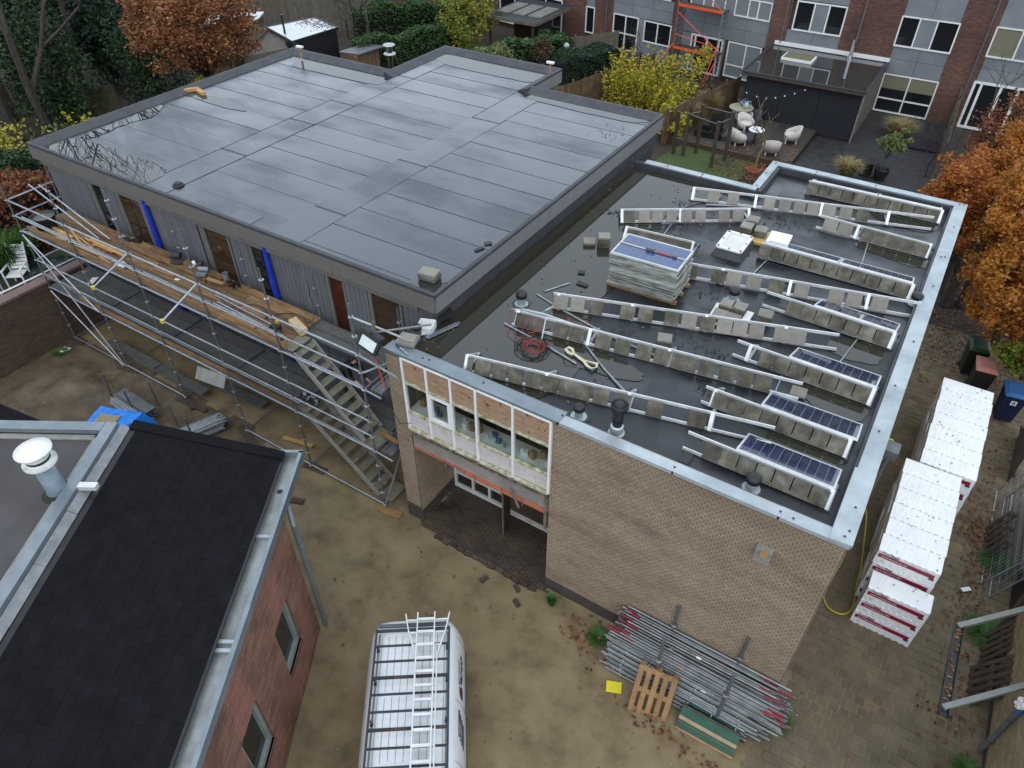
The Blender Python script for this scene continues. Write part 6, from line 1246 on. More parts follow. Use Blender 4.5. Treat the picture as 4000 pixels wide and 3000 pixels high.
# pallet leaning on the pile
def pallet(label, base, ex, ey, nrm_, mat, w=.78, l=1.15, group='loose pallets'):
    """ex: along the slats' run, ey: upwards along the pallet, nrm_: face normal"""
    t = thing('pallet', base, label, 'pallet', group); ex, ey, nn = V(ex).normalized(), V(ey).normalized(), V(nrm_).normalized(); b = V(base)
    for k in range(5): c = b+ex*(w*(k/4-.5)*.88)+ey*l/2; mb = MB(); mb.obox(c, ex*.05, ey*l/2, nn*.011); mb.build('deck_board', M[mat], t)
    for y in (.06, l/2, l-.06): mb = MB(); mb.obox(b+ey*y+nn*-.024, ex*w/2, ey*.06, nn*.012); mb.build('cross_board', M[mat], t)
    for x in (-1, 0, 1):
        for y in (.07, l/2, l-.07): mb = MB(); mb.obox(b+ex*x*(w/2-.05)+ey*y-nn*.085, ex*.05, ey*.06, nn*.048); mb.build('block', M[mat], t)
        mb = MB(); mb.obox(b+ex*x*(w/2-.05)+ey*l/2-nn*.145, ex*.05, ey*l/2, nn*.011); mb.build('runner', M[mat], t)
    return t
M['pallet_new'] = pm('pallet_new', [(.3, .16, .065), (.44, .27, .12)], scale=3, rough=.6, obj=.15)
pallet('orange new timber pallet leaning on the front of the tube pile', (-2.12, -2.55, .0), (.98, .12, 0), (-.05, .42, .95), (0, -.91, .42), 'pallet_new')
# green striped boards
t = thing('green_board_stack', (-1.0, -2.5, 0), 'green and cream boards leaning in a row against the tube pile', 'boards'); gm = pm('green_paint', [(.01, .06, .035), (.02, .12, .07)], scale=4, rough=.5); cm_ = pm('cream_paint', [(.35, .26, .15), (.46, .36, .22)], scale=4, rough=.6)
a, b = V((-1.531,-2.449,0.02)), V((-0.35,-2.43,0.02)); dd = (b-a); nn = V((-dd.y, dd.x, 0)).normalized(); nn = nn if nn.y > 0 else -nn
up_b = (nn*.42+V((0, 0, .5))).normalized(); o = 0.0
for h, mt in ((.045, M['wood']), (.11, gm), (.012, cm_), (.05, gm), (.085, cm_), (.19, gm), (.04, M['wood_dark'])):
    mb = MB(); c = (a+b)/2+up_b*(o+h/2); mb.obox(c+V((0, 0, .02)), dd/2, up_b*(h/2-.003), up_b.cross(dd.normalized())*.018); mb.build('board', mt, t); o += h
mb = MB(); mb.obox((a+b)/2+nn*.42+V((0, 0, .2)), dd*.48, nn*.02, V((0, 0, .2))); mb.build('rear_board', gm, t)
mb = MB(); c = V((-2.946,-2.351,0.03)); mb.obox(c, V((.15, .06, .004)), V((-.045, .115, .0)), V((0, 0, .004))); single('yellow_sheet', mb, pm('yellow', (.78, .66, .02), rough=.5), 'bright yellow plastic sheet on the sand beside the pallet', 'sheet')

# ================= paving =================
def pavers(name, x0, x1, y0, y1, pw, pl, z, mat, n_ind, half=True, cond=None, jt=.008, label=None, hz=.05, sel=None):
    root = link(name, None, None, loc=(x0, y0, 0), kind='structure'); mb0 = MB(); b = .006
    mb0.add([(-pw/2, -pl/2, -hz), (pw/2, -pl/2, -hz), (pw/2, pl/2, -hz), (-pw/2, pl/2, -hz), (-pw/2+b, -pl/2+b, 0), (pw/2-b, -pl/2+b, 0), (pw/2-b, pl/2-b, 0), (-pw/2+b, pl/2-b, 0)], [(4, 5, 6, 7), (0, 1, 5, 4), (1, 2, 6, 5), (2, 3, 7, 6), (3, 0, 4, 7)])
    me = mb0.mesh('paver', mat); cells = []
    j = 0; y = y0
    while y < y1:
        x = x0-(pw/2 if (half and j % 2) else 0)
        while x < x1:
            if cond is None or cond(x, y): cells.append((x+pw/2, y+pl/2))
            x += pw+jt
        y += pl+jt; j += 1
    order = sorted(range(len(cells)), key=lambda i: (V((*cells[i], 0))-CAMLOC).length + (0 if (sel is None or sel(*cells[i])) else 50)); ind = set(order[:n_ind]); mb = MB()
    for i, (x, y) in enumerate(cells):
        zz = z+random.uniform(-.005, .004); T = Matrix.Translation((x, y, zz)) @ Matrix.Rotation(random.gauss(0, .012), 4, 'Z')
        if i in ind: link('paver', me, root, mtx=T)
        else: mb.add([T @ V(v) for v in mb0.v], mb0.f)
    mb.build('pavers', mat, root, kind='stuff'); return root
random.seed(17)
M['paver'] = pm('paver', [(.12, .092, .055), (.165, .13, .078), (.2, .16, .095)], scale=1.5, rough=.65, r2=.85, island=.14, obj=.14, bump=.3, bscale=60)
M['paver_dark'] = pm('paver_dark', [(.035, .026, .02), (.07, .05, .04), (.1, .075, .05)], scale=1.8, rough=.6, island=.3, obj=.3)
pavers('alley_paving', -.3, 3.75, -5.5, 15.0, .205, .205, .0, M['paver'], 300, sel=lambda x, y: -3 < y < 3.2 and x > .0)
pavers('entrance_paving', -9.0, -5.45, -1.15, .42, .2, .068, .045, M['paver_dark'], 200)
mb = MB(); mb.bb((-9.05, -1.16, -.05), (-5.45, .45, .035)); mb.build('paving_bed', M['mud'], None, kind='structure')
t = thing('edging_bricks', (-7, -1.25, 0), 'broken line of dark kerb bricks before the entrance paving', 'kerb')
for k in range(13):
    x = -8.4+k*.23; mb = MB(); mb.box((x, -1.24+random.uniform(-.02, .03), .03), (.2, .1, .1), random.gauss(0, .08)); mb.build('kerb_brick', M['paver_dark'], t)
for k, (x, y, a) in enumerate(((-6.75, -1.62, 1.2), (-5.75, -1.75, -.5), (-5.95, -1.42, -.6))):
    mb = MB(); mb.box((0, 0, .035), (.2, .1, .07)); single('loose_brick', mb, M['brick_plinth'], 'loose dark brick on the sand, %s' % ('crosswise by the kerb', 'furthest from the kerb', 'against the brick plinth')[k], 'brick', 'loose bricks on the sand', mtx=Matrix.Translation((x, y, 0)) @ Matrix.Rotation(a, 4, 'Z'))

# ================= right side of the alley =================
YBW = thing('yellow_brick_building', (4, 0, 0), 'yellow brick building wall at the lower right edge', 'building')
brick_wall(YBW, (3.82, -5, 0), (0, 1, 0), (-1, 0, 0), 8.3, 3.4, M['brick_yellow'], M['mortar_yel'], pw=.22, pz=.066, n_ind=260, thick=.3, plinth=.2, pmat=M['brick_plinth'])
brick_wall(YBW, (4.05, 3.45, 0), (0, 1, 0), (-1, 0, 0), 4.4, 2.6, M['brick_yellow'], M['mortar_yel'], pw=.22, pz=.066, n_ind=60, thick=.3)
mb = MB(); mb.bb((3.7, 3.3, 0), (4.3, 3.45, 3.0)); mb.build('pier', M['wood_dark'], YBW)
mb = MB(); mb.obox((4.2, 4.6, 2.1), V((.28, 0, -.05)), V((0, 1.1, 0)), V((.02, 0, .04))); mb.build('door_canopy', M['zinc_white'], YBW)
mb = MB(); mb.bb((3.9, 3.5, .1), (3.98, 4.9, 2.1)); mb.build('dark_door', M['black'], YBW)
t = thing('wall_downpipe', (3.72, .55, 0), 'grey downpipe with white rag on the yellow brick wall', 'downpipe')
mb = MB(); mb.path([(3.74, .35, .05), (3.74, .36, 1.8), (3.74, .37, 3.2)], .05, 12); mb.build('pipe', M['galv_dark'], t); mb = MB(); mb.lathe((3.74, .35, .5), [(.058, 0), (.06, .03), (.058, .06)], 12); mb.build('collar', M['galv_dark'], t)
crumple((3.68, .36, 1.95), (.09, .09, .14), seed=3).build('rag', M['white'], t); mb = MB(); mb.lathe((3.74, .36, 1.7), [(.06, 0), (.06, .07)], 10); mb.build('blue_tape', pm('tape_blue', (.02, .16, .5), rough=.5), t)
t = thing('awning', (3.0, 0, 0), 'folded awning with grey arms and black front bar full of leaves', 'awning')
for y in (-.55, 1.34): mb = MB(); mb.beam((2.47, y, 2.05), (3.95, y+1.5, 2.12), .1, .09); mb.build('arm', pm('arm_grey', [(.2, .22, .2), (.27, .29, .27)], rough=.45, scale=4), t)
mb = MB(); mb.beam((2.5, -.68, 2.02), (2.5, 1.4, 2.02), .16, .02); mb.beam((2.42, -.68, 2.05), (2.42, 1.4, 2.05), .02, .08); mb.beam((2.58, -.68, 2.05), (2.58, 1.4, 2.05), .02, .07); mb.build('front_bar', M['black'], t)
mb = MB(); random.seed(2)
for k in range(28): leaf(mb, (2.5+random.uniform(-.06, .06), random.uniform(-.6, 1.3), 2.045), random.uniform(.03, .06), random.uniform(0, 6.28))
mb.build('leaves', leafm, t, kind='stuff')
t = thing('wall_downpipe', (3.74, 2.95, 0), 'white cloth roll with blue end hanging on the yellow wall', 'cloth'); mb = MB(); mb.tube((3.7, 2.9, 2.0), (3.7, 2.75, 1.7), .04, 10); mb.build('roll', M['white'], t); mb = MB(); mb.tube((3.7, 2.75, 1.7), (3.7, 2.72, 1.64), .045, 10); mb.build('blue_end', MATS['tape_blue'], t)
pallet('dark wet pallet leaning on the yellow wall, nearest the downpipe', (3.36, 1.75, .0), (0, 1, 0), (.42, 0, .9), (-.9, 0, .42), 'wood_dark', .9, 1.1)
pallet('brown weathered pallet leaning on the yellow wall behind the dark one', (3.5, 2.75, .0), (0, 1, 0), (.35, .1, .93), (-.93, 0, .35), 'wood_dark', .8, 1.1)
pallet('brown pallet standing against the mesh fence panels', (3.2, 6.0, .0), (0, 1, 0), (.3, 0, .95), (-.95, 0, .3), 'wood_dark', 1.1, .85)
def mesh_panel(label, b0, b1, lean, h=2.0):
    t = thing('fence_panel', b0, label, 'fence panel', 'leaning mesh fence panels'); b0, b1 = V(b0), V(b1); u = V(lean).normalized()*h; L = (b1-b0).length; e = (b1-b0)/L
    for p, q in ((b0, b0+u), (b1, b1+u), (b0+u, b1+u), (b0, b1)): mb = MB(); mb.tube(p, q, .02, 8); mb.build('frame_tube', M['galv'], t)
    mb = MB(); k = .12
    while k < L: mb.tube(b0+e*k, b0+e*k+u, .004, 4, cap=False); k += .12
    for j in range(1, 8): mb.tube(b0+u*j/8, b1+u*j/8, .004, 4, cap=False)
    mb.build('mesh_wires', M['galv'], t, kind='stuff')
mesh_panel('mesh fence panel leaning lowest beside the alley', (3.3, 4.6, .02), (3.3, 8.0, .02), (.32, 0, .95)); mesh_panel('mesh fence panel leaning behind the first one', (3.5, 4.3, .02), (3.5, 7.8, .02), (.3, 0, .95)); mesh_panel('mesh fence panel nearest the yellow wall', (3.66, 4.8, .02), (3.66, 8.1, .02), (.2, 0, .98))
t = thing('plank_fence', (3.5, 9.5, 0), 'dark vertical plank fence beside the blue bin', 'fence')
for k in range(16): mb = MB(); mb.bb((3.5+.006*k, 8.5+k*.13, 0), (3.53+.006*k, 8.62+k*.13, 1.25)); mb.build('plank', M['wood_dark'], t)
for z in (.3, 1.0): mb = MB(); mb.bb((3.53, 8.4, z), (3.58, 10.7, z+.08)); mb.build('rail', M['wood_dark'], t)
# wheelie bins
def bin_(label, x, y, rz, body, lid, emblem=False):
    t = thing('wheelie_bin', (x, y, 0), label, 'bin', 'wheelie bins in the alley', rz=rz); mb = MB()
    lo, hi = (.22, .25), (.28, .36); vs = [(sx*lo[0], sy*lo[1], .05) for sx, sy in ((-1, -1), (1, -1), (1, 1), (-1, 1))]+[(sx*hi[0], sy*hi[1]+.02, 1.0) for sx, sy in ((-1, -1), (1, -1), (1, 1), (-1, 1))]
    mb.add(vs, [(3, 2, 1, 0), (4, 5, 6, 7), (0, 1, 5, 4), (1, 2, 6, 5), (2, 3, 7, 6), (3, 0, 4, 7)]); link('body', mb.mesh('body', body), t, keep=False)
    mb = MB(); mb.bb((-.3, -.36, 1.0), (.3, .4, 1.03)); mb.add([(-.29, -.35, 1.03), (.29, -.35, 1.03), (.29, .38, 1.03), (-.29, .38, 1.03), (-.2, -.24, 1.085), (.2, -.24, 1.085), (.2, .28, 1.085), (-.2, .28, 1.085)], [(4, 5, 6, 7), (0, 1, 5, 4), (1, 2, 6, 5), (2, 3, 7, 6), (3, 0, 4, 7)]); link('lid', mb.mesh('lid', lid), t, keep=False)
    mb = MB(); mb.tube((-.24, .44, 1.0), (.24, .44, 1.0), .018, 8); link('handle', mb.mesh('handle', lid), t, keep=False)
    for sx in (-.26, .22): mb = MB(); mb.tube((sx, .24, .1), (sx+.04, .24, .1), .1, 14); link('wheel', mb.mesh('wheel', M['rubber']), t, keep=False)
    if emblem:
        mb = MB(); mb.bb((-.07, -.335, .72), (.07, -.325, .86)); mb.obox((0, -.334, .79), V((.075, 0, 0)), V((0, .006, .0)), V((0, -.004, .075))); link('sticker', mb.mesh('sticker', M['white']), t, keep=False)
        mb = MB(); mb.bb((-.035, -.346, .745), (-.015, -.34, .8)); mb.bb((.015, -.346, .745), (.035, -.34, .8)); mb.add([(-.055, -.345, .8), (.055, -.345, .8), (0, -.347, .85)], [(0, 1, 2)]); link('house_symbol', mb.mesh('house_symbol', body), t, keep=False)
bin_('black bin with green lid at the far end of the alley', 1.95, 13.05, .15, M['black'], pm('lid_green', (.015, .075, .03), rough=.45)); bin_('black bin with faded pink lid beside the green-lidded one', 2.25, 12.1, .1, M['black'], pm('lid_pink', [(.42, .17, .13), (.55, .25, .2)], rough=.5, scale=3)); bin_('dark blue bin with house symbol beyond the white packs', 3.1, 11.3, .12, pm('bin_blue', (.012, .022, .075), rough=.45), pm('lid_blue', [(.03, .11, .3), (.06, .17, .4)], rough=.2, scale=5), True)
# yellow hose, drain hopper on the right wall
pts = [(.06, 2.2, 4.6), (.2, 2.1, 4.9), (.32, 2.0, 4.6), (.2, 1.7, 4.2), (.08, 1.0, 3.6), (.15, .2, 2.2), (.3, -.2, .6), (.35, .1, .1), (.42, .9, .05), (.45, 1.7, .04), (.5, 2.6, .04)]
def smooth_path(pts, n=8):
    P = [V(p) for p in pts]; P = [P[0]]+P+[P[-1]]; out = []
    for i in range(1, len(P)-2):
        a, b, c, d = P[i-1:i+3]
        for k in range(n): t_ = k/n; out.append(.5*((2*b)+(c-a)*t_+(2*a-5*b+4*c-d)*t_*t_+(3*b-a-3*c+d)*t_**3))
    return out+[P[-1]]
hp = [(0.009,2.906,4.6), (0.17,3.145,4.4), (0.192,3.079,4.2), (0.134,3.22,3.8), (0.193,3.373,2.4), (0.426,3.83,1.4), (0.635,3.686,0.6), (0.78,3.415,0.1), (0.802,3.007,0.06), (0.863,2.286,0.05), (0.704,1.974,0.05), (0.39,1.987,0.05), (0.221,2.24,0.05), (0.193,2.547,0.06), (0.279,2.772,0.5), (0.26,2.553,1.2), (0.161,1.996,2.2)]
hp = [(max(p[0], .06), p[1], p[2]) for p in hp]
run('garden_hose', smooth_path(hp), .017, pm('hose_yellow', [(.5, .4, .03), (.6, .5, .06)], rough=.5, scale=4), 'yellow hose looping down beside the brick corner', 'hose')
t = thing('rain_hopper', (.15, 1.7, 4.5), 'grey zinc rain hopper on the right side of the brick building', 'hopper')
c = V((0.042,2.301,4.9)); c.x = .14; mb = MB(); mb.bb(c+V((-.12, -.16, -.15)), c+V((.14, .16, .05))); mb.build('hopper_box', M['galv_dark'], t); mb = MB(); mb.tube(c+V((0, 0, -.15)), (c.x-.05, c.y, .1), .045, 10); mb.build('pipe', M['galv_dark'], t)
# ================= left part of the yard =================
t = thing('tarped_pallet', (-18.2, -3.35, 0), 'pallet load under a bright blue tarpaulin with a board on top', 'tarpaulin')
n = 14; vs = []; rr = random.Random(3)
for i in range(n+1):
    for j in range(n+1):
        u, v = i/n*2-1, j/n*2-1; k = max(abs(u), abs(v)); zt = .78 if k < .72 else .78*(1-((k-.72)/.28)**1.3); sc = 1 if k < .72 else 1+.12*(k-.72)
        X_, Y_ = u*.92*sc, v*.85*sc; vs.append(V((-17.95, -3.55, .0))+V((X_*.93-Y_*.36, X_*.36+Y_*.93, max(.02, zt*1.25)+rr.uniform(-.015, .015))))
mb = MB(); mb.add(vs, [(i*(n+1)+j, (i+1)*(n+1)+j, (i+1)*(n+1)+j+1, i*(n+1)+j+1) for i in range(n) for j in range(n)]); mb.build('tarpaulin', M['tarp'], t)
mb = MB(); mb.box((-18.1, -3.5, 1.0), (.62, .45, .02), .36); single('chipboard', mb, pm('osb', [(.28, .22, .13), (.45, .38, .25)], scale=14, rough=.8), 'speckled chipboard sheet weighing down the blue tarpaulin', 'board')
def bundle(label, a, b, nw, nh, group):
    t = thing('tube_bundle', a, label, 'tubes', group); a, b = V(a), V(b); d = (b-a).normalized(); s_ = V((-d.y, d.x, 0))
    for i in range(nw):
        for j in range(nh):
            mb = MB(); o = s_*(i-nw/2)*.06+V((0, 0, .12+j*.058)); e = random.uniform(-.12, .12); mb.tube(a+o+d*e, b+o+d*random.uniform(-.12, .12), .0245, 8); mb.build('tube', M['galv'] if random.random() < .7 else M['galv_dark'], t)
random.seed(6)
bundle('short stack of galvanised tubes near the blue tarpaulin', (-19.6, -2.35, 0), (-18.05, -2.4, 0), 8, 5, 'tube stacks on the left yard')
bundle('loose stack of longer galvanised tubes in front of the scaffold', (-16.7, -2.65, 0), (-16.2, -1.35, 0), 9, 5, 'tube stacks on the left yard')
bundle('small tube stack beside the black roof edge', (-14.9, -2.5, 0), (-14.5, -1.9, 0), 6, 3, 'tube stacks on the left yard')
mb = MB(); mb.box((-18.75, -2.3, .48), (1.5, .32, .04), -.04); single('steel_plank', mb, M['galv_dark'], 'perforated steel plank on top of the short tube stack', 'plank')
for k, (p, a, lb) in enumerate((((-20.004,-2.364,0), (-.03, .05), 'left front stake of the short tube stack'), ((-18.739,-2.449,0), (-.08, 0), 'right front stake of the short tube stack'), ((-18.533,-1.808,0), (-.06, 0), 'rear stake of the short tube stack'), ((-17.184,-2.138,0), (-.08, 0), 'stake between the two tube stacks'), ((-16.319,-2.262,0), (-.05, 0), 'stake holding the loose tube stack'))):
    mb = MB(); p = V(p); mb.tube(p, p+V((a[0], a[1], .95)), .03, 8); single('stake', mb, M['galv_dark'], lb, 'stake', 'steel stakes at the tube stacks')
t = thing('timber_scraps', (-12.6, -1.9, 0), 'pale split plank with metal brackets lying beside the scaffold foot', 'plank'); mb = MB(); a, b = V((-14.209,-0.831,0.15)), V((-13.261,-0.641,0.15)); mb.beam(a, b, .12, .04); mb.build('plank', M['wood_new'], t)
for k, (p, q, lb) in enumerate((((-12.46,-2.354,0.05), (-12.092,-2.215,0.05), 'rusty brown beam end by the corner of the red house'), ((-18.318,-1.304,0.05), (-17.086,-1.231,0.05), 'dark plank under the scaffold foot'), ((-14.217,-0.44,0.05), (-13.612,0.027,0.05), 'orange lath on the mud below the stair'))):
    mb = MB(); mb.beam(V(p), V(q), .16, .06); single('old_beam', mb, M['wood_dark'] if k != 2 else M['wood'], lb, 'beam', 'beams lying in the yard')
for k, (p, s_, lb) in enumerate((((-23.407,-1.73,0.06), (.26, .26), 'white square plate on the sand by the retaining wall'), ((-10.584,-0.865,0.4), (.3, .2), 'pale sheet on the lowest stair step'), ((3.006,4.202,0.05), (.1, .22), 'white scrap of board in the alley'))):
    mb = MB(); mb.box((0, 0, 0), (*s_, .03)); single('white_plate', mb, M['white'], lb, 'plate', 'white plates and scraps', mtx=Matrix.Translation(V(p)) @ Matrix.Rotation(.3+k, 4, 'Z'))
# retaining wall and terrace
RW = thing('retaining_wall', (-23.85, -3, 0), 'dark brown brick garden wall with pinkish coping at the left edge', 'wall')
brick_wall(RW, (-23.78, -8, 0), (0, 1, 0), (1, 0, 0), 8.2, 2.25, M['brick_dark'], M['mortar'], pw=.22, pz=.066, n_ind=200, thick=.3)
y = -8
while y < .2: mb = MB(); mb.bb((-24.14, y, 2.25), (-23.74, min(y+1.0, .2)-.004, 2.33)); mb.build('coping_slab', pm('coping_pink', [(.2, .12, .11), (.27, .17, .155)], scale=3, rough=.8), RW); y += 1.0
mb = MB(); mb.bb((-36, -12, 0), (-24.1, 1.5, 1.95)); mb.build('terrace', M['wood_grey'] if False else pm('terrace', [(.05, .055, .035), (.09, .09, .06)], scale=3, rough=.9), None, kind='structure')
t = thing('white_rail', (-24.3, -2, 2.3), 'white pipe rail lying behind the garden wall coping', 'rail'); mb = MB(); mb.tube((-24.25, -4, 2.36), (-24.2, .1, 2.36), .03, 8); mb.build('pipe', M['white'], t)
def garden_chair(label, loc, rz):
    t = thing('garden_chair', loc, label, 'chair', 'white slatted garden chairs', rz=rz)
    for k in range(6): mb = MB(); mb.box((-.2+k*.08, 0, .42), (.07, .5, .02)); link('seat_slat', mb.mesh('seat_slat', M['white']), t, keep=False)
    for k in range(7): mb = MB(); mb.obox((-.28-.05*k, 0, .5+.1*k), V((.008, 0, .004)), V((0, .25, 0)), V((-.02, 0, .042))); link('back_slat', mb.mesh('back_slat', M['white']), t, keep=False)
    for sy in (-.27, .27):
        mb = MB(); mb.beam((-.25, sy, .4), (-.62, sy, 1.2), .035, .03); link('back_post', mb.mesh('back_post', M['white']), t, keep=False)
        for x in (-.24, .24): mb = MB(); mb.beam((x, sy, 0), (x, sy, .64), .04, .04, up=(0, 1, 0)); link('leg', mb.mesh('leg', M['white']), t, keep=False)
        mb = MB(); mb.box((-.03, sy, .65), (.6, .06, .03)); link('armrest', mb.mesh('armrest', M['white']), t, keep=False)
garden_chair('white slatted garden chair behind the wall, right one', (-24.9, -1.45, 1.95), -.9); garden_chair('white slatted garden chair behind the wall, left one', (-24.95, -2.35, 1.95), -.5)
mb = crumple((-24.75, -.6, 2.1), (.5, .8, .25), seed=6); single('green_tarp', mb, pm('tarp_dark', [(.012, .025, .02), (.05, .07, .06)], scale=5, rough=.3), 'crumpled dark green tarpaulin behind the garden wall', 'tarpaulin')
# ================= houses at the back =================
RHS = thing('terraced_houses', (-8, 36, 0), 'row of brick terraced houses with grey panels and white windows', 'houses')
M['panel'] = pm('panel_grey', [(.205, .228, .245), (.27, .29, .305)], scale=1.2, rough=.55, obj=.08)
FY = 34.7; HPv = V((-11.5, FY, 0)); th_ = math.radians(9); hd = V((-math.cos(th_), math.sin(th_), 0)); RXv = V((1, 0, 0))
def seg_pt(left, d, z, o=0.0):
    if left: return HPv+hd*d+V((-math.sin(th_), -math.cos(th_), 0))*o+V((0, 0, z))
    return V((d, FY-o, z))
def fbox(left, d0, d1, z0, z1, o0, o1, name, mat, parent=RHS):
    a = (hd if left else RXv); nn = V((-math.sin(th_), -math.cos(th_), 0)) if left else V((0, -1, 0)); c = seg_pt(left, (d0+d1)/2, (z0+z1)/2)+nn*(o0+o1)/2
    mb = MB(); mb.obox(c, a*abs(d1-d0)/2, nn*(o1-o0)/2, V((0, 0, (z1-z0)/2))); return mb.build(name, mat, parent)
fbox(False, -11.5, 6, 0, 6.6, -6, -.12, 'body', M['interior']); fbox(True, 0, 34, 0, 6.6, -6, -.12, 'body', M['interior'])
def pier(left, d0, d1):
    o = seg_pt(left, d1 if left else d0, 0, 0.02); u = -hd if left else RXv; nn = V((-math.sin(th_), -math.cos(th_), 0)) if left else V((0, -1, 0))
    brick_wall(RHS, o, u, nn, abs(d1-d0), 6.6, M['brick_house'], M['mortar_red'], pw=.22, pz=.0665, n_ind=0, thick=.2, name='brick_pier')
for a in ((-8.15, -5.45), (-2.8, -1.18), (2.0, 4.0), (-12.0, -11.0)): pier(False, *a)
for a in ((-.3, .5), (5.95, 6.7), (11.05, 12.5), (13.15, 15.0), (21, 23), (27, 30)): pier(True, *a)
def panels(left, d0, d1, z0, z1, n=2):
    w = (d1-d0)/n
    for k in range(n): fbox(left, d0+w*k+.008, d0+w*(k+1)-.008, z0+.008, z1-.008, -.06, -.01, 'facade_panel', M['panel'])
    fbox(left, d0, d1, z0, z1, -.11, -.07, 'panel_backing', M['black'])
def hwin(left, d0, d1, z0, z1, cols, rails=(), kinds=None, door=False, fr=.07):
    W_ = link('door' if door else 'window', None, RHS); n = len(cols)-1; xs = [d0+(d1-d0)*c for c in cols]
    fbox(left, d0, d1, z0, z0+fr, -.05, .05, 'sill', M['white'], W_); fbox(left, d0, d1, z1-fr, z1, -.05, .03, 'head', M['white'], W_)
    for x in xs: fbox(left, x-fr/2, x+fr/2, z0, z1, -.05, .035, 'jamb', M['white'], W_)
    for r in rails: fbox(left, d0, d1, z0+(z1-z0)*r-.035, z0+(z1-z0)*r+.035, -.05, .03, 'rail', M['white'], W_)
    for k in range(n):
        kd = (kinds or 'g'*n)[k]
        if kd == 'p': fbox(left, xs[k], xs[k+1], z0, z1, -.05, .0, 'panel', M['panel'], W_)
        elif kd == 'b': fbox(left, xs[k], xs[k+1], lerp(z0, z1, .62), z1, -.05, -.01, 'blind', M['glass_blind'], W_); fbox(left, xs[k], xs[k+1], z0, lerp(z0, z1, .62), -.05, -.02, 'pane', M['glass_dark'], W_)
        elif kd == 'B': fbox(left, xs[k], xs[k+1], z0, z1, -.05, -.01, 'blind', M['glass_blind'], W_)
        elif kd == 'l': fbox(left, xs[k], xs[k+1], z0, z1, -.05, -.01, 'blind', pm('blind_lt', [(.2, .23, .24), (.3, .33, .34)], scale=9, rough=.2, stretch=(.1, .1, 20)), W_)
        else: fbox(left, xs[k], xs[k+1], z0, z1, -.05, -.02, 'pane', M['glass_dark'], W_)
# right houses
panels(False, -11.0, -8.15, 2.45, 3.45); panels(False, -11.0, -8.15, 4.95, 6.6); hwin(False, -10.75, -8.2, 3.45, 4.92, (0, .36, .66, 1), kinds='gpg')
panels(False, -5.45, -2.8, 2.08, 2.8); panels(False, -5.45, -2.8, 2.8, 3.42); panels(False, -5.45, -2.8, 4.87, 6.6); hwin(False, -5.45, -2.8, 3.42, 4.87, (0, .32, .63, 1), kinds='gpg'); hwin(False, -5.45, -2.8, .1, 2.06, (0, .5, 1), (.36,), kinds='bb')
panels(False, -1.18, 2.0, 2.4, 3.0); panels(False, -1.18, 2.0, 3.0, 3.55); panels(False, -1.18, 2.0, 4.95, 6.6); hwin(False, -1.18, 2.0, 3.55, 4.95, (0, .36, .66, 1), kinds='BpB'); hwin(False, -1.18, 2.0, .05, 2.4, (0, .1, .38, .62, .9, 1), kinds='ggggg', door=True, fr=.12)
fbox(False, -5.5, -2.75, 0, .1, -.1, .02, 'plinth', M['brick_plinth']); 
# left houses
panels(True, .5, 5.95, 2.28, 2.95, 4); panels(True, .5, 5.95, 2.95, 3.62, 4); panels(True, .5, 5.95, 4.6, 6.6, 4); hwin(True, .6, 2.75, 3.62, 4.6, (0, .35, .62, 1), kinds='lpl'); hwin(True, 3.4, 5.6, 3.62, 4.6, (0, .35, .62, 1), kinds='lpl'); panels(True, 2.75, 3.4, 3.62, 4.6, 1)
hwin(True, .7, 2.75, .3, 2.25, (0, .45, 1), (.35,), kinds='ll'); hwin(True, 3.15, 5.2, .15, 2.25, (0, .12, .5, .88, 1), kinds='gggg', door=True, fr=.1); panels(True, 5.25, 5.95, .1, 2.25, 1)
panels(True, 6.7, 11.05, 2.45, 3.1, 3); panels(True, 6.7, 11.05, 3.1, 3.7, 3); panels(True, 6.7, 11.05, 4.9, 6.6, 3); hwin(True, 7.0, 10.6, 3.7, 4.9, (0, .3, .6, 1), kinds='gpg'); hwin(True, 6.7, 8.6, 1.15, 2.4, (0, .5, 1), kinds='gg'); panels(True, 6.7, 8.6, .1, 1.13, 2); hwin(True, 9.1, 10.95, .35, 2.44, (0, .5, 1), (.48,), kinds='gg', door=True); panels(True, 8.6, 9.1, .1, 2.44, 1)
hwin(True, 12.5, 13.15, .9, 2.5, (0, 1), kinds='g'); panels(True, 12.5, 13.15, 2.5, 6.6, 1); panels(True, 15, 21, 2.6, 4, 4); hwin(True, 15.2, 20.8, .3, 2.5, (0, .25, .5, .75, 1), kinds='gggg', door=True); hwin(True, 15.5, 20.5, 4, 5.2, (0, .3, .6, 1), kinds='gpg'); panels(True, 23, 27, 2.5, 6.6, 3)
hwin(True, 23.3, 26.7, .3, 2.4, (0, .33, .66, 1), kinds='ggg')
fbox(True, 4.7, 5.0, .95, 1.6, -.0, .012, 'poster', M['wood'])
# drainpipes on the facade
for left, d, z0, lb in ((False, -1.5, .2, 'between the two right houses'), (False, -7.3, 2.7, 'above the black extension'), (False, -11.2, 2.7, 'at the left corner above the black extension'), (True, 11.5, .2, 'beside the white garden door'), (True, 5.97, .2, 'behind the orange tower')):
    p = seg_pt(left, d, 0, .08); mb = MB(); mb.tube(p+V((0, 0, z0)), p+V((0, 0, 6.2)), .045, 8); single('drainpipe', mb, M['galv_dark'], 'grey drainpipe on the terraced facade %s' % lb, 'drainpipe', 'drainpipes on the terraced houses')
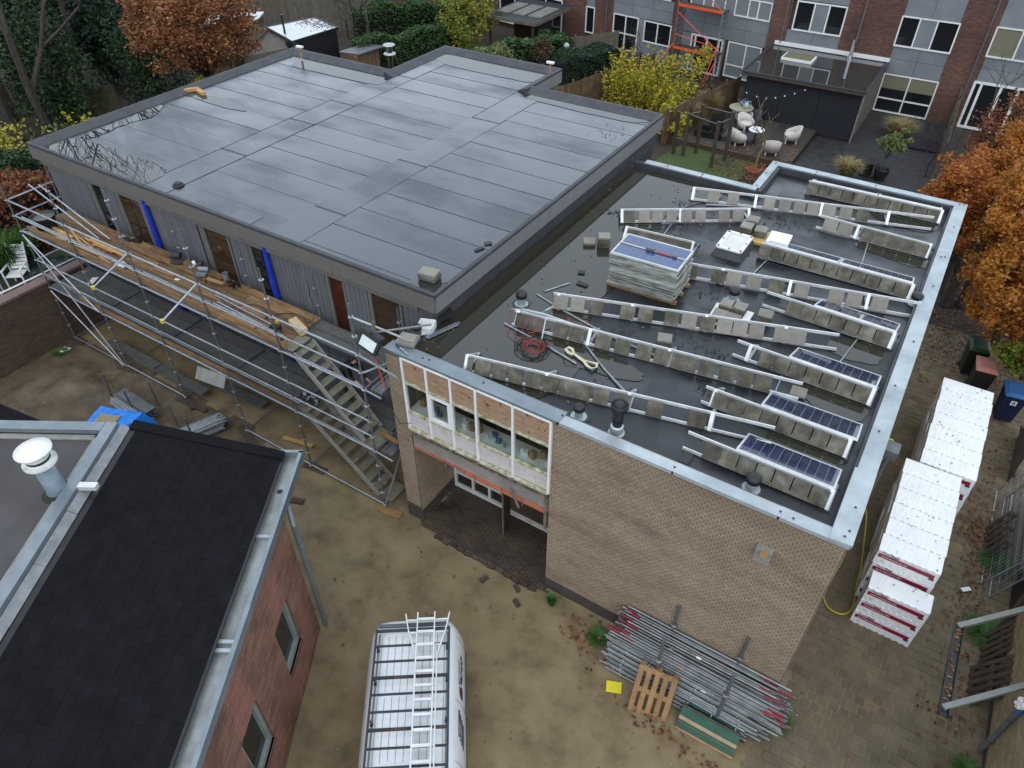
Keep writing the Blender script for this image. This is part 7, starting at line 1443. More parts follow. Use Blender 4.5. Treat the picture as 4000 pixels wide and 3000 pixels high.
# black extension
EX = thing('black_extension', (-8.4, 32, 0), 'black-clad flat-roofed extension at the back of a terraced house', 'extension')
mb = MB(); mb.bb((-11.3, 29.6, 0), (-5.6, 34.6, 2.45)); mb.build('body', pm('ext_black', [(.012, .014, .02), (.02, .022, .03)], scale=2, rough=.65), EX)
for k in range(3): mb = MB(); mb.bb((-11.3+k*1.9+.01, 29.55, .1), (-11.3+(k+1)*1.9-.01, 29.6, 2.42)); mb.build('cladding_panel', MATS['ext_black'], EX)
mb = MB(); mb.bb((-11.55, 29.3, 2.45), (-5.42, 34.65, 2.58)); mb.build('roof', M['bitumen_old'], EX)
mb = MB(); mb.bb((-11.4, 29.5, 2.585), (-5.6, 34.4, 2.59)); mb.build('roof_water', M['water'], EX)
mb = MB()
for a, b in (((-11.55, 29.3), (-5.42, 29.3)), ((-5.42, 29.3), (-5.42, 34.6)), ((-11.55, 29.3), (-11.55, 34.6))): mb.beam((*a, 2.6), (*b, 2.6), .1, .07)
mb.build('roof_edge', M['darkgrey'], EX); mb = MB(); mb.beam((-11.5, 34.62, 2.72), (-5.4, 34.62, 2.72), .06, .2); mb.build('flashing', M['white'], EX)
mb = MB(); mb.beam((-11.55, 29.22, 2.5), (-5.42, 29.22, 2.5), .05, .1); mb.build('fascia_board', M['wood_dark'], EX)
mb = MB(); mb.box((-9.6, 32.7, 2.66), (1.6, 1.1, .12)); mb.build('skylight_kerb', M['white'], EX); mb = MB(); mb.box((-9.6, 32.7, 2.73), (1.45, .95, .02)); mb.build('skylight_pane', pm('sky_yel', (.22, .21, .1), rough=.15), EX)
mb = MB(); mb.bb((-5.58, 29.7, .1), (-5.5, 34.5, 2.3)); mb.build('side_cladding', M['wood_grey'], EX); mb = MB(); mb.tube((-5.5, 29.5, 0), (-5.45, 29.4, 2.5), .04, 8); mb.build('downpipe', M['galv'], EX)
t = thing('chrome_flue', (-7.3, 34.2, 2.58), 'shiny chrome flue base on the black extension roof', 'flue'); mb = MB(); mb.lathe((-7.3, 34.2, 2.58), [(.2, 0), (.2, .1), (.1, .16), (.1, 1.0)], 14); mb.build('pipe', pm('chrome', (.8, .8, .8), rough=.15, metal=1), t)
# light string
pts = [V((-11.3, 28.7, 1.9)), V((-10.0, 28.6, 1.75)), V((-8.9, 28.9, 2.0)), V((-7.9, 29.3, 2.45))]; t = thing('light_string', pts[0], 'string of small white bulbs before the black extension', 'lights'); mb = MB(); mb.path(smooth_path(pts), .006, 4); mb.build('wire', M['black'], t)
for k in range(1, 8): p = smooth_path(pts)[k*3]; mb = ico(p-V((0, 0, .05)), (.035, .035, .045), 1); mb.build('bulb', M['white'], t)
# gardens: soil, deck, lawn, paving
def flat(name, poly, z, mat, h=.05): mb = MB(); mb.prism(poly, z-h, z); return mb.build(name, mat, None, kind='structure')
soil = pm('soil', [(.022, .017, .012), (.05, .038, .025), (.075, .055, .03)], scale=1.2, rough=.95, bump=.5, bscale=8)
flat('garden_path', [(-7.25, 12.9), (-.9, 12.9), (-.9, 34.6), (-7.25, 34.6)], .05, pm('wet_paving', [(.03, .031, .033), (.05, .05, .05)], scale=4, rough=.35, r2=.6, bump=.2, bscale=60))
flat('lawn', [(-13.6, 17.5), (-9.3, 17.5), (-8.6, 24.6), (-12.6, 24.8)], .06, pm('lawn', [(.035, .07, .014), (.06, .105, .022), (.08, .07, .03)], scale=5, rough=.9, bump=.4, bscale=60))
DK = link('garden_deck', None, None, loc=(-9.5, 27, 0), kind='structure'); mb0 = MB(); mb0.bb((-.063, 0, 0), (.063, 4.6, .03)); dkm = mb0.mesh('deck_board', pm('deckwood', [(.045, .04, .03), (.08, .07, .055)], scale=3, rough=.6, obj=.2, stretch=(5, .6, 1)))
for k in range(50): link('deck_board', dkm, DK, mtx=Matrix.Translation((-13.7+k*.132, 24.95, .28)))
mb = MB(); mb.bb((-13.8, 24.75, 0), (-7.15, 24.93, .3)); mb.build('deck_edge', M['brick_dark'], DK)

# ================= vegetation =================
def leaf_cloud(name, parent, pts, size, mat, flat=.4, aspect=.55, seed=0, **kw):
    r = np.random.default_rng(seed); pts = np.asarray(pts, float); n = len(pts); s = size*r.uniform(.6, 1.3, (n, 1))
    a = r.normal(size=(n, 3)); a[:, 2] *= flat; a /= np.linalg.norm(a, axis=1, keepdims=True)+1e-9
    b = r.normal(size=(n, 3)); b -= a*(a*b).sum(1, keepdims=True); b /= np.linalg.norm(b, axis=1, keepdims=True)+1e-9
    vs = np.stack([pts-a*s, pts+b*s*aspect, pts+a*s, pts-b*s*aspect], 1).reshape(-1, 3); f = np.arange(n*4).reshape(n, 4)
    return link(name, npmesh(name, vs, f, mat, smooth=False), parent, **kw)
def clumps(c, rad, nc, nl, seed, cr=.28, shell=.55, floor=None):
    """leaf points: clumps spread through an ellipsoid, denser towards its skin"""
    r = np.random.default_rng(seed); d = r.normal(size=(nc, 3)); d /= np.linalg.norm(d, axis=1, keepdims=True); rr = (shell+(1-shell)*r.random((nc, 1)))**.6*r.uniform(.78, 1.22, (nc, 1)); cen = np.array(c)+d*rr*np.array(rad)*.85
    w = r.random(nc)+.35; w /= w.sum(); k = r.choice(nc, nl, p=w); g = r.normal(size=(nl, 3)); g /= (np.linalg.norm(g, axis=1, keepdims=True)+.3); p = cen[k]+g*np.array(rad)*cr*r.random((nl, 1))**.5*1.25
    if floor is not None: p = p[p[:, 2] > floor]
    return p, cen
def woody(base, tops, r0, seed, fork=.45):
    rr = random.Random(seed); mb = MB(); base = V(base); top = sum((V(t) for t in tops), V((0, 0, 0)))/len(tops); hub = base.lerp(top, fork); hub.x += rr.uniform(-.15, .15)
    mid = base.lerp(hub, .5)+V((rr.uniform(-.12, .12), rr.uniform(-.12, .12), 0)); mb.path([base, mid, hub], [r0, r0*.8, r0*.65], 8)
    for t in tops:
        t = V(t); m = hub.lerp(t, .5)+V((rr.uniform(-.25, .25), rr.uniform(-.25, .25), rr.uniform(0, .3))); mb.path([hub, m, t], [r0*.45, r0*.25, r0*.06], 5)
    return mb
bark = pm('bark', [(.04, .033, .025), (.085, .07, .055)], scale=7, rough=.9, bump=.6, bscale=25)
def tree(name, label, cat, base, c, rad, nc, nl, size, mat, seed, r0=.15, group=None, cr=.28, shell=.55, flat=.5, limbs=14, aspect=.55):
    t = thing(name, base, label, cat, group); p, cen = clumps(c, rad, nc, nl, seed, cr, shell, floor=.1); leaf_cloud('crown', t, p, size, mat, flat, aspect, seed)
    woody(base, [tuple(q) for q in cen[:limbs]], r0, seed).build('trunk', bark, t); return t
F = {}
F['conifer'] = ramp_island('f_conifer', [(.012, .028, .014), (.02, .045, .02), (.03, .06, .028), (.014, .03, .016)])
F['holly'] = ramp_island('f_holly', [(.014, .032, .012), (.028, .055, .018), (.045, .08, .03), (.02, .04, .014)])
F['oak'] = ramp_island('f_oak', [(.16, .055, .022), (.24, .09, .035), (.3, .13, .05), (.2, .08, .035), (.34, .17, .07)], trans=.15)
F['orange'] = ramp_island('f_orange', [(.3, .085, .02), (.44, .15, .03), (.54, .22, .035), (.36, .11, .03), (.2, .06, .025)], trans=.3)
F['yelorange'] = ramp_island('f_yelorange', [(.4, .12, .02), (.48, .2, .03), (.34, .1, .02), (.5, .28, .035), (.26, .08, .025)], trans=.28)
F['rust'] = ramp_island('f_rust', [(.1, .035, .018), (.17, .06, .025), (.24, .095, .035), (.13, .045, .02)], trans=.12)
F['beech'] = ramp_island('f_beech', [(.18, .055, .02), (.27, .09, .03), (.34, .13, .045), (.16, .06, .025)], trans=.15)
F['yellow'] = ramp_island('f_yellow', [(.35, .3, .03), (.45, .36, .04), (.28, .28, .04), (.5, .4, .08)], trans=.25)
F['forsythia'] = ramp_island('f_forsythia', [(.2, .24, .03), (.46, .4, .03), (.6, .47, .03), (.52, .42, .04), (.14, .19, .03)], trans=.3)
F['lime'] = ramp_island('f_lime', [(.1, .16, .025), (.2, .25, .035), (.3, .3, .045), (.34, .26, .05)], trans=.25)
F['ivy'] = ramp_island('f_ivy', [(.018, .045, .015), (.035, .08, .022), (.06, .12, .035), (.025, .055, .018)])
F['olive'] = ramp_island('f_olive', [(.09, .12, .04), (.14, .18, .06), (.2, .22, .08)])
F['bramble'] = ramp_island('f_bramble', [(.05, .035, .02), (.09, .05, .025), (.07, .07, .03), (.12, .06, .03)])
# dark evergreens at the far left
ev = [((-43.5, 14.5, 0), (2.6, 2.6, 5.2), 5.0, 'F', 1), ((-40.5, 9.5, 0), (2.3, 2.2, 3.6), 3.2, 'h', 2), ((-46, 18, 0), (2.8, 2.6, 5.5), 5.4, 'F', 3), ((-38.5, 14.0, 0), (2.4, 2.2, 3.8), 3.4, 'h', 4), ((-48, 11.5, 0), (2.8, 2.6, 5.4), 5.2, 'F', 5), ((-47.5, 6.5, 0), (2.6, 2.5, 5), 4.6, 'h', 6), ((-51, 15, 0), (3, 3, 6), 5.8, 'F', 7), ((-52, 22, 0), (3, 3, 6), 5.8, 'h', 8), ((-43, 5, 0), (2.3, 2.3, 3.2), 2.9, 'h', 9), ((-50, 28, 0), (3, 3, 5), 5.2, 'F', 10)]
evl = ['tallest dark conifer left of the russet oak', 'dark glossy evergreen above the left roof edge', 'dark conifer behind the russet oak', 'broad evergreen shrub beside the oak trunk', 'dark conifer in the upper left, behind the bare trunks', 'evergreen at the left edge behind yellow leaves', 'distant dark conifer at the top left', 'distant evergreen behind the oak top', 'low evergreen close to the left roof corner', 'distant conifer behind the white shed roof']
for (b, rad, cz, k, sd), lb in zip(ev, evl):
    tree('evergreen_tree', lb, 'tree', b, (b[0], b[1], cz), rad, 90, 9000, .16 if k == 'F' else .12, F['conifer'] if k == 'F' else F['holly'], sd, .22, 'dark evergreens at the far left', cr=.26, shell=.3, flat=.7, aspect=.4)
tree('oak_tree', 'large russet-leaved oak above the left end of the big roof', 'tree', (-34.5, 14.2, 0), (-32.6, 12.8, 5.9), (3.3, 3.1, 2.6), 150, 23000, .085, F['oak'], 21, .2, cr=.19, shell=.3)
# thin trees with sparse yellow leaves at the left
def bare_tree(name, label, base, h, spread, seed, depth=5, r0=.12, lean=(0, 0), leafmat=None, nleaf=0, group=None, lsize=.07, mat=None, up=.55):
    rr = random.Random(seed); mb = MB(); tips = []
    def grow(p, d, L, r, k):
        q1 = p+d*L*.5+V((rr.uniform(-.06, .06), rr.uniform(-.06, .06), 0))*L; q = p+d*L+V((rr.uniform(-.1, .1), rr.uniform(-.1, .1), rr.uniform(-.03, .05)))*L
        mb.path([p, q1, q], [r, r*.85, r*.68], 6 if k > depth-2 else 4 if k > 1 else 3); tips.append(q); tips.append(q1)
        if k <= 0: return
        for i in range(rr.choice((2, 3, 3))):
            a = rr.uniform(0, 6.283); s_ = spread*rr.uniform(.5, 1.2); nd = (d*up+V((math.cos(a)*s_, math.sin(a)*s_, rr.uniform(.05, .5)*up))).normalized(); grow(q if i < 2 else q1, nd, L*rr.uniform(.62, .82), r*.6, k-1)
    t = thing(name, base, label, 'tree', group); grow(V(base), V((lean[0], lean[1], 1)).normalized(), h*.34, r0, depth); mb.build('trunk', mat or bark, t)
    if nleaf:
        pts = np.array([tuple(rr.choice(tips[8:])+V((rr.gauss(0, .18), rr.gauss(0, .18), rr.gauss(0, .15)))) for _ in range(nleaf)]); leaf_cloud('crown', t, pts, lsize, leafmat, .6, .8, seed)
    return t
bare_tree('bare_tree', 'tall bare tree with a few yellow leaves, leftmost trunk', (-44.5, 8.8, 0), 19, .5, 3, 6, .26, (.02, .0), F['yellow'], 260, 'thin yellow-leaved trees at the left', .09)
bare_tree('bare_tree', 'leaning bare tree with scattered yellow leaves near the left edge', (-38.5, 7.6, 0), 17, .5, 4, 6, .22, (.1, .02), F['yellow'], 300, 'thin yellow-leaved trees at the left', .09)
bare_tree('bare_tree', 'slim bare tree before the dark conifers', (-41.5, 11.5, 0), 17, .5, 5, 6, .18, (.05, -.05), F['yellow'], 120, 'thin yellow-leaved trees at the left', .08)
bare_tree('bare_tree', 'dark leafless garden tree behind the notch of the big roof', (-34.108,26.208,0), 7.0, .8, 8, 6, .13, (-.05, .05), None, 0, None)
bare_tree('bare_tree', 'grey leafless shrub beside the white shed roof', (-39.329,29.712,0), 4.0, .8, 9, 5, .06, (0, 0), None, 0, None)
for k, (b, c, rad, n, lb) in enumerate((((-36.5, 4.2, 0), (-36.5, 4.2, 1.6), (2.0, 1.8, 1.5), 700, 'sparse yellow-leaved shrub at the far left edge'), ((-33.5, 6.2, 0), (-33.5, 6.2, 2.2), (1.6, 1.5, 1.3), 600, 'yellow-leaved shrub behind the left roof corner'), ((-33.0, 13.2, 0), (-32.5, 12.4, 2.6), (1.0, 1.0, .8), 320, 'yellow shrub below the russet oak'), ((-32, 9.5, 0), (-32, 9.5, 2.3), (1.4, 1.2, .8), 240, 'thin yellow shrub along the left roof edge'))):
    t = thing('yellow_shrub', b, lb, 'shrub', 'sparse yellow shrubs'); p, cen = clumps(c, rad, 40, n, 60+k, .3, .2, floor=.1); leaf_cloud('leaves', t, p, .085, F['yellow'], .6, .8, 60+k); woody(b, [tuple(q) for q in cen[:16]], .05, 60+k, .15).build('stems', bark, t)
    p, cen = clumps((c[0], c[1], c[2]*.7), (rad[0]*1.1, rad[1]*1.1, rad[2]*.9), 30, n*5, 80+k, .3, .2, floor=.05); leaf_cloud('understorey', t, p, .09, F['bramble'] if k % 2 else F['holly'], .6, .6, 80+k)
# hedges
def hedge(name, label, a, b, w, h, n, size, mat, seed, z0=0.0, group=None):
    r = np.random.default_rng(seed); a, b = np.array(a[:2], float), np.array(b[:2], float); L = np.linalg.norm(b-a); d = (b-a)/L; nn = np.array([-d[1], d[0]])
    s = r.random(n)*L; o = (r.random(n)-.5)*w; z = r.random(n)**.7*h; sk = r.random(n); o = np.where(sk < .4, np.sign(o)*w/2*(.9+.15*r.random(n)), o); z = np.where((sk > .4) & (sk < .8), h*(.92+.1*r.random(n)), z)
    bump = 1+.16*(np.sin(s*2.3+seed)+np.sin(s*.9+seed*2))*.5; z = z*bump
    p = np.stack([a[0]+d[0]*s+nn[0]*o, a[1]+d[1]*s+nn[1]*o, z0+z], 1); t = thing(name, ((a[0]+b[0])/2, (a[1]+b[1])/2, z0), label, 'hedge', group); leaf_cloud('foliage', t, p, size, mat, .6, .7, seed)
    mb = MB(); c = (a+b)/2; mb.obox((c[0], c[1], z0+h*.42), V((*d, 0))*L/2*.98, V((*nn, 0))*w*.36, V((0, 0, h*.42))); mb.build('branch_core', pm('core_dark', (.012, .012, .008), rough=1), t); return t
hedge('beech_hedge', 'rust-brown beech hedge left of the grey facade', (-27.0, -2.5), (-26.6, 6.5), 1.6, 3.6, 14000, .085, F['rust'], 1, .8)
hedge('ivy_hedge', 'dark green hedge behind the beech hedge at the left', (-30.5, -1), (-29.6, 8.5), 1.4, 3.6, 9000, .1, F['holly'], 2)
hedge('ivy_hedge', 'long clipped green hedge at the top centre', (-38.0, 29.0), (-33.2, 36.5), 1.3, 2.1, 9000, .1, F['ivy'], 3)
hedge('ivy_hedge', 'ivy-covered fence behind the roof notch', (-33.6, 24.2), (-30.6, 31.0), 1.0, 2.0, 9000, .09, F['ivy'], 4)
hedge('ivy_hedge', 'leafy green hedge below the glass veranda', (-27.6, 25.5), (-23.5, 31.5), 1.2, 1.9, 8000, .09, F['ivy'], 5)
hedge('clipped_hedge', 'dark clipped hedge beside the white garden door', (-22.6, 29.2), (-20.6, 32.8), 1.6, 1.5, 7000, .06, F['conifer'], 6)
tree('shrub', 'yellow-green autumn shrub behind the rear roof wing', 'shrub', (-30.0, 30.8, 0), (-29.9, 30.9, 2.5), (2.0, 2.0, 2.1), 60, 5200, .1, F['lime'], 31, .06, cr=.25, shell=.3)
tree('shrub', 'round ivy bush left of the wooden planter', 'shrub', (-24.0, 32.0, 0), (-24, 31.6, 1.6), (1.1, 1.1, .9), 30, 2600, .1, F['ivy'], 32, .05)
tree('shrub', 'pale green shrub at the edge of the rear roof wing', 'shrub', (-25.5, 27.0, 0), (-25.3, 27.2, 1.3), (1.5, 1.5, 1.1), 40, 3200, .09, F['olive'], 33, .05)
tree('shrub', 'reddish thinning shrub beside the green hedge', 'shrub', (-23.6, 29.4, 0), (-23.5, 29.4, 1.4), (.9, .9, 1.1), 30, 1500, .08, F['bramble'], 34, .05)
# forsythia: upright whips with paired yellow leaves
t = thing('yellow_bush', (-16.2, 28.2, 0), 'bright yellow upright bush beside the brown plank fence', 'shrub'); rr = random.Random(5); mb = MB(); pts = []
for k in range(120):
    b = V((-16.4+rr.uniform(-1.7, 2.4), 27.9+rr.uniform(-1.2, .9), 0)); L = rr.uniform(1.7, 3.4); d = V((rr.uniform(-.35, .35), rr.uniform(-.3, .3), 1)).normalized(); q = [b+d*L*f+V((d.x, d.y, 0))*f*f*.6 for f in (0, .35, .7, 1)]; mb.path(q, [.02, .016, .01, .004], 4)
    for i in range(60):
        f = rr.uniform(.12, 1); p = b+d*L*f+V((d.x, d.y, 0))*f*f*.6; pts.append(tuple(p+V((rr.gauss(0, .075), rr.gauss(0, .075), rr.gauss(0, .05)))))
mb.build('stems', bark, t); leaf_cloud('leaves', t, pts, .1, F['forsythia'], .5, .36, 5)
tree('yellow_bush', 'lower yellow bush between the fence and the garden posts', 'shrub', (-13.4, 25.0, 0), (-13.3, 25.1, 1.1), (1.0, 1.1, 1.1), 40, 1900, .08, F['forsythia'], 36, .04, cr=.22, shell=.2)
tree('bramble_bush', 'brown withered bush behind the yellow one', 'shrub', (-14.2, 29.6, 0), (-14.1, 29.9, .8), (1.6, 1.6, .8), 50, 2600, .08, F['bramble'], 37, .04, cr=.25, shell=.2)
tree('climber', 'thin climber with yellow leaves on the orange tower', 'shrub', (-14.6, 31.6, 0), (-14.6, 31.6, 1.9), (.8, .8, 1.3), 18, 420, .1, F['yellow'], 38, .03, cr=.3, shell=.2)
bare_tree('bare_tree', 'small dark leafless shrub before the grey window', (-18.1, 32.6, 0), 3.6, .75, 12, 5, .05, (0, 0)); bare_tree('bare_tree', 'leafless pollard in the lawn beside the deck', (-8.55, 23.9, 0), 3.9, .6, 13, 3, .06, (.1, .05), mat=pm('bark_pale', [(.2, .15, .08), (.3, .23, .13)], rough=.9)); bare_tree('bare_tree', 'leafless twiggy shrub beside the trellis fence', (-1.6, 27.4, 0), 3.6, .7, 14, 5, .04, (.05, 0)); bare_tree('bare_tree', 'leafless twigs before the white terrace doors', (.2, 28.5, 0), 6.0, .6, 15, 5, .07, (0, 0))
# right side autumn trees
AT = 'orange autumn trees at the right'
tree('autumn_tree', 'big orange beech beside the right coping', 'tree', (1.0, 18.6, 0), (.3, 18.9, 2.9), (2.0, 2.9, 2.0), 170, 19000, .066, F['orange'], 41, .2, AT, cr=.17, shell=.2)
tree('autumn_tree', 'golden-yellow tree at the right edge', 'tree', (2.6, 16.4, 0), (1.7, 16.4, 4.3), (1.4, 2.9, 1.7), 130, 13000, .066, F['yelorange'], 42, .16, AT, cr=.18, shell=.25)
tree('autumn_tree', 'dark rust-coloured beech before the rightmost doors', 'tree', (1.4, 25.5, 0), (1.2, 24.6, 2.8), (2.1, 3.0, 2.3), 110, 12500, .066, F['rust'], 43, .14, AT, cr=.2, shell=.3)
tree('autumn_tree', 'low orange foliage hanging over the alley end', 'tree', (2.6, 15.2, 0), (1.8, 13.8, 2.9), (1.2, 2.6, 1.6), 110, 9500, .066, F['yelorange'], 44, .16, AT, cr=.19, shell=.25)
tree('autumn_tree', 'yellow-green foliage above the bins', 'tree', (3.5, 13.6, 0), (2.9, 12.6, 1.9), (.9, 1.4, .9), 50, 2600, .075, F['lime'], 45, .08, AT, cr=.22, shell=.2)
tree('autumn_tree', 'orange foliage at the right frame edge behind the bins', 'tree', (4.6, 13.4, 0), (3.3, 12.9, 3.0), (1.3, 2.6, 1.7), 110, 9000, .066, F['orange'], 46, .12, AT, cr=.19, shell=.3)
tree('autumn_tree', 'yellow-orange tree behind the big orange beech', 'tree', (2.4, 21.5, 0), (1.6, 21.4, 3.9), (1.7, 2.2, 1.7), 100, 9500, .066, F['yelorange'], 47, .14, AT, cr=.19, shell=.25)
for k, (b, tp) in enumerate((((.75, 16.6, 0), (.85, 17.0, 4.0)), ((1.25, 16.9, 0), (1.2, 17.6, 3.8)), ((.45, 17.5, 0), (.3, 18.4, 3.6)))):
    mb = MB(); mb.path([b, V(b).lerp(V(tp), .5)+V((.08, .0, 0)), tp], [.17, .15, .1], 9); single('tree_trunk', mb, bark, 'dark bare tree trunk behind the right coping, %s of three' % ('middle', 'right', 'left')[k], 'trunk', 'dark trunks behind the right coping')
# grasses, tufts
def tuft(name, label, c, r, h, n, mat, seed, group=None):
    rr = np.random.default_rng(seed); a = rr.random(n)*6.283; d = r*rr.random(n)**.5*.35; x0 = c[0]+d*np.cos(a); y0 = c[1]+d*np.sin(a); L = h*rr.uniform(.6, 1.1, n); sp = r*rr.uniform(.3, 1, n); w = .008
    z0 = np.full(n, c[2]); p0 = np.stack([x0, y0, z0], 1); p1 = p0+np.stack([np.cos(a)*sp*.45, np.sin(a)*sp*.45, L*.8], 1); p2 = p0+np.stack([np.cos(a)*sp, np.sin(a)*sp, L*.85], 1); side = np.stack([-np.sin(a), np.cos(a), np.zeros(n)], 1)*w
    vs = np.stack([p0-side, p0+side, p1+side, p1-side, p2+side*.2, p2-side*.2], 1).reshape(-1, 3); i = np.arange(n)[:, None]*6; f = np.concatenate([i+np.array([[0, 1, 2, 3]]), i+np.array([[3, 2, 4, 5]])], 0)
    return link(name, npmesh(name, vs, f, mat, smooth=False), None, label=label, cat='grass', group=group)
straw = ramp_island('f_straw', [(.2, .15, .06), (.32, .25, .11), (.26, .2, .09)]); green = ramp_island('f_green', [(.03, .09, .015), (.06, .15, .03), (.04, .11, .02)])
tuft('grass_tuft', 'straw-coloured ornamental grass behind the back coping', (-4.7, 25.3, .05), .7, .9, 700, straw, 1); tuft('grass_tuft', 'brown withered grass below the white-framed window', (-3.6, 31.6, .05), .9, .9, 900, straw, 2); tuft('grass_tuft', 'tall dry grass beside the oval table', (-12.7, 28.2, .1), .8, 1.6, 700, straw, 3); tuft('grass_tuft', 'dry grass clump behind the garden posts', (-12.9, 26.6, .1), .7, 1.5, 600, straw, 4); tuft('grass_tuft', 'tall green grass beside the white garden chairs', (-25.7, -1.2, 1.95), .9, 1.5, 1100, green, 5); tuft('grass_tuft', 'small green grass tuft at the brick plinth', (-5.05, -1.35, .02), .16, .34, 160, green, 6)
for k, (x, y) in enumerate(((3.55, 5.4), (3.5, 3.2), (3.55, -.2), (-3.75, -1.5), (.2, -1.2), (-23.4, -1.9))):
    tuft('weed_patch', ('low green weeds under the mesh fence panels', 'green weeds by the dark door', 'green weeds at the foot of the yellow wall', 'mossy weeds and leaves left of the tube pile', 'small weeds at the right end of the tube pile', 'green weeds at the foot of the dark garden wall')[k], (x, y, .0), .45 if k < 2 else .28, .14, 420 if k < 2 else 220, green, 20+k)
# fallen leaves on the ground
mb = MB(); random.seed(40)
for cx, cy, sx, sy, n, z in ((-3.8, -1.6, .45, .3, 130, .03), (3.1, 5.5, .18, 1.3, 260, .02), (3.1, 3.6, .3, .5, 60, .02), (3.3, 1.2, .3, .8, 120, .02), (2.95, 6.3, .2, .3, 180, .06), (-1.9, -2.65, .5, .12, 60, .03), (-.9, -2.8, .4, .1, 30, .03), (2, 2, 2, 4, 34, .015), (-4, -4, 4, 2.5, 26, .03), (-8, -2.6, 2, 1, 26, .03), (3.2, 9, .3, 2.5, 120, .02)):
    for k in range(n): x, y = random.gauss(cx, sx), random.gauss(cy, sy); leaf(mb, (x, y, z+max(0, float(gz(x, y)) if x < 0 else 0)+random.uniform(0, .04)), random.uniform(.028, .058), random.uniform(0, 6.28))
for k in range(900):
    x, y = random.uniform(-10.5, -7.2), random.uniform(22.5, 27); 
    if random.random() < .8: leaf(mb, (x, y, .085 if y < 24.8 else .33), random.uniform(.04, .08), random.uniform(0, 6.28))
for k in range(500): leaf(mb, (random.gauss(-8.2, .5), random.gauss(23.6, .7), .1), random.uniform(.04, .09), random.uniform(0, 6.28))
for k in range(700): leaf(mb, (random.uniform(-6.9, 2), random.gauss(22, 5), .08), random.uniform(.03, .06), random.uniform(0, 6.28))
for k in range(1200): leaf(mb, (random.gauss(1.8, 1.3), random.gauss(17, 2.6), .04), random.uniform(.04, .08), random.uniform(0, 6.28))
mb.build('fallen_leaves', ramp_island('fallen', [(.06, .025, .015), (.13, .05, .022), (.22, .1, .035), (.09, .035, .02)]), kind='stuff', label='fallen autumn leaves on ground, paving and gardens', cat='leaves')
# small stones and scraps on the sand
mb = MB()
for k in range(900):
    x, y = random.uniform(-23, 3.5), random.uniform(-8, -.8) if random.random() < .75 else random.uniform(-1, 9)
    if y > -.8 and x < .2: continue
    s_ = random.uniform(.006, .02); z = max(float(gz(x, y)), 0 if x > 0 else -1); b = random.uniform(0, 6.28); mb.obox((x, y, z+s_*.3), V((math.cos(b), math.sin(b), 0))*s_, V((-math.sin(b), math.cos(b), 0))*s_*.7, V((0, 0, s_*.5)))
mb.build('gravel', pm('gravel', [(.06, .05, .04), (.2, .17, .13), (.4, .38, .34)], scale=3, rough=.9, island=.5), kind='stuff', label='small stones and crumbs strewn over the sandy yard', cat='gravel')

# ================= garden furniture and structures at the back =================
def tub_chair(label, loc, rz):
    t = thing('tub_chair', loc, label, 'chair', 'white moulded garden chairs', rz=rz); wm = pm('chair_white', [(.5, .47, .42), (.6, .57, .52)], scale=4, rough=.6); n = 16; vs = []
    for i in range(n+1):   # curved shell: back and arms in one
        a = math.radians(-125+250*i/n); c, s = math.cos(a), math.sin(a); top = .46+.36*max(0, math.cos(a*.72))**1.4; rx, ry = .36, .36; vs += [(-c*rx, s*ry, .2), (-c*(rx+.05), s*(ry+.04), top)]
    mb = MB(); mb.add(vs, [(2*i, 2*i+2, 2*i+3, 2*i+1) for i in range(n)]); o = link('shell', mb.mesh('shell', wm, True), t, keep=False); m = o.modifiers.new('s', 'SOLIDIFY'); m.thickness = .045
    mb = MB(); mb.lathe((0, 0, .34), [(.3, 0), (.35, .03), (.33, .08), (.2, .09)], 16); link('seat', mb.mesh('seat', wm, True), t, keep=False)
    for x, y in ((-.26, -.24), (-.26, .24), (.24, -.26), (.24, .26)): mb = MB(); mb.tube((x, y, 0), (x*.95, y*.95, .4), .035, 8, .06); link('leg', mb.mesh('leg', wm), t, keep=False)
tub_chair('white tub chair left of the small round table', (-10.05, 25.75, .31), .7); tub_chair('white tub chair behind the small round table', (-10.35, 27.55, .31), -.5); tub_chair('white tub chair apart on the right of the deck', (-7.95, 27.35, .31), 3.5); tub_chair('white tub chair nearest the deck edge', (-8.35, 25.45, .31), 1.9)
def round_table(label, p, r, h, top, leg, oval=1.0):
    t = thing('round_table', p, label, 'table'); p = V(p); mb = MB(); n = 24; mb.prism([(p.x+r*math.cos(2*math.pi*k/n), p.y+r*oval*math.sin(2*math.pi*k/n)) for k in range(n)], p.z+h-.035, p.z+h); mb.build('table_top', top, t); mb = MB(); mb.lathe(p, [(.2, 0), (.2, .02), (.04, .04), (.035, h-.03)], 12); mb.build('pedestal', leg, t)
round_table('small white round table among the tub chairs', (-9.4, 26.2, .31), .38, .72, M['white'], M['black']); round_table('larger beige round table with a watering can on it', (-11.0, 28.6, .31), .62, .75, pm('beige_top', [(.34, .32, .2), (.45, .43, .3)], rough=.6, scale=5), M['black'])
mb = MB(); mb.lathe((-9.2, 26.3, 1.03), [(.03, 0), (.03, .16), (.012, .2), (.012, .24)], 8); single('bottle', mb, M['black'], 'dark bottle on the small white table', 'bottle')
def watering_can(label, p, mat):
    t = thing('watering_can', p, label, 'watering can', 'watering cans'); p = V(p); mb = MB(); mb.lathe(p, [(.13, 0), (.11, .28), (.09, .29)], 14); mb.build('can_body', mat, t, smooth=True); mb = MB(); mb.tube(p+V((-.1, 0, .06)), p+V((-.32, -.03, .32)), .03, 8, .02); mb.build('spout', mat, t); mb = MB(); mb.path([p+V((.1, 0, .1)), p+V((.24, .02, .2)), p+V((.18, .02, .36)), p+V((-.02, 0, .36)), p+V((-.05, 0, .28))], .016, 6); mb.build('handle', mat, t)
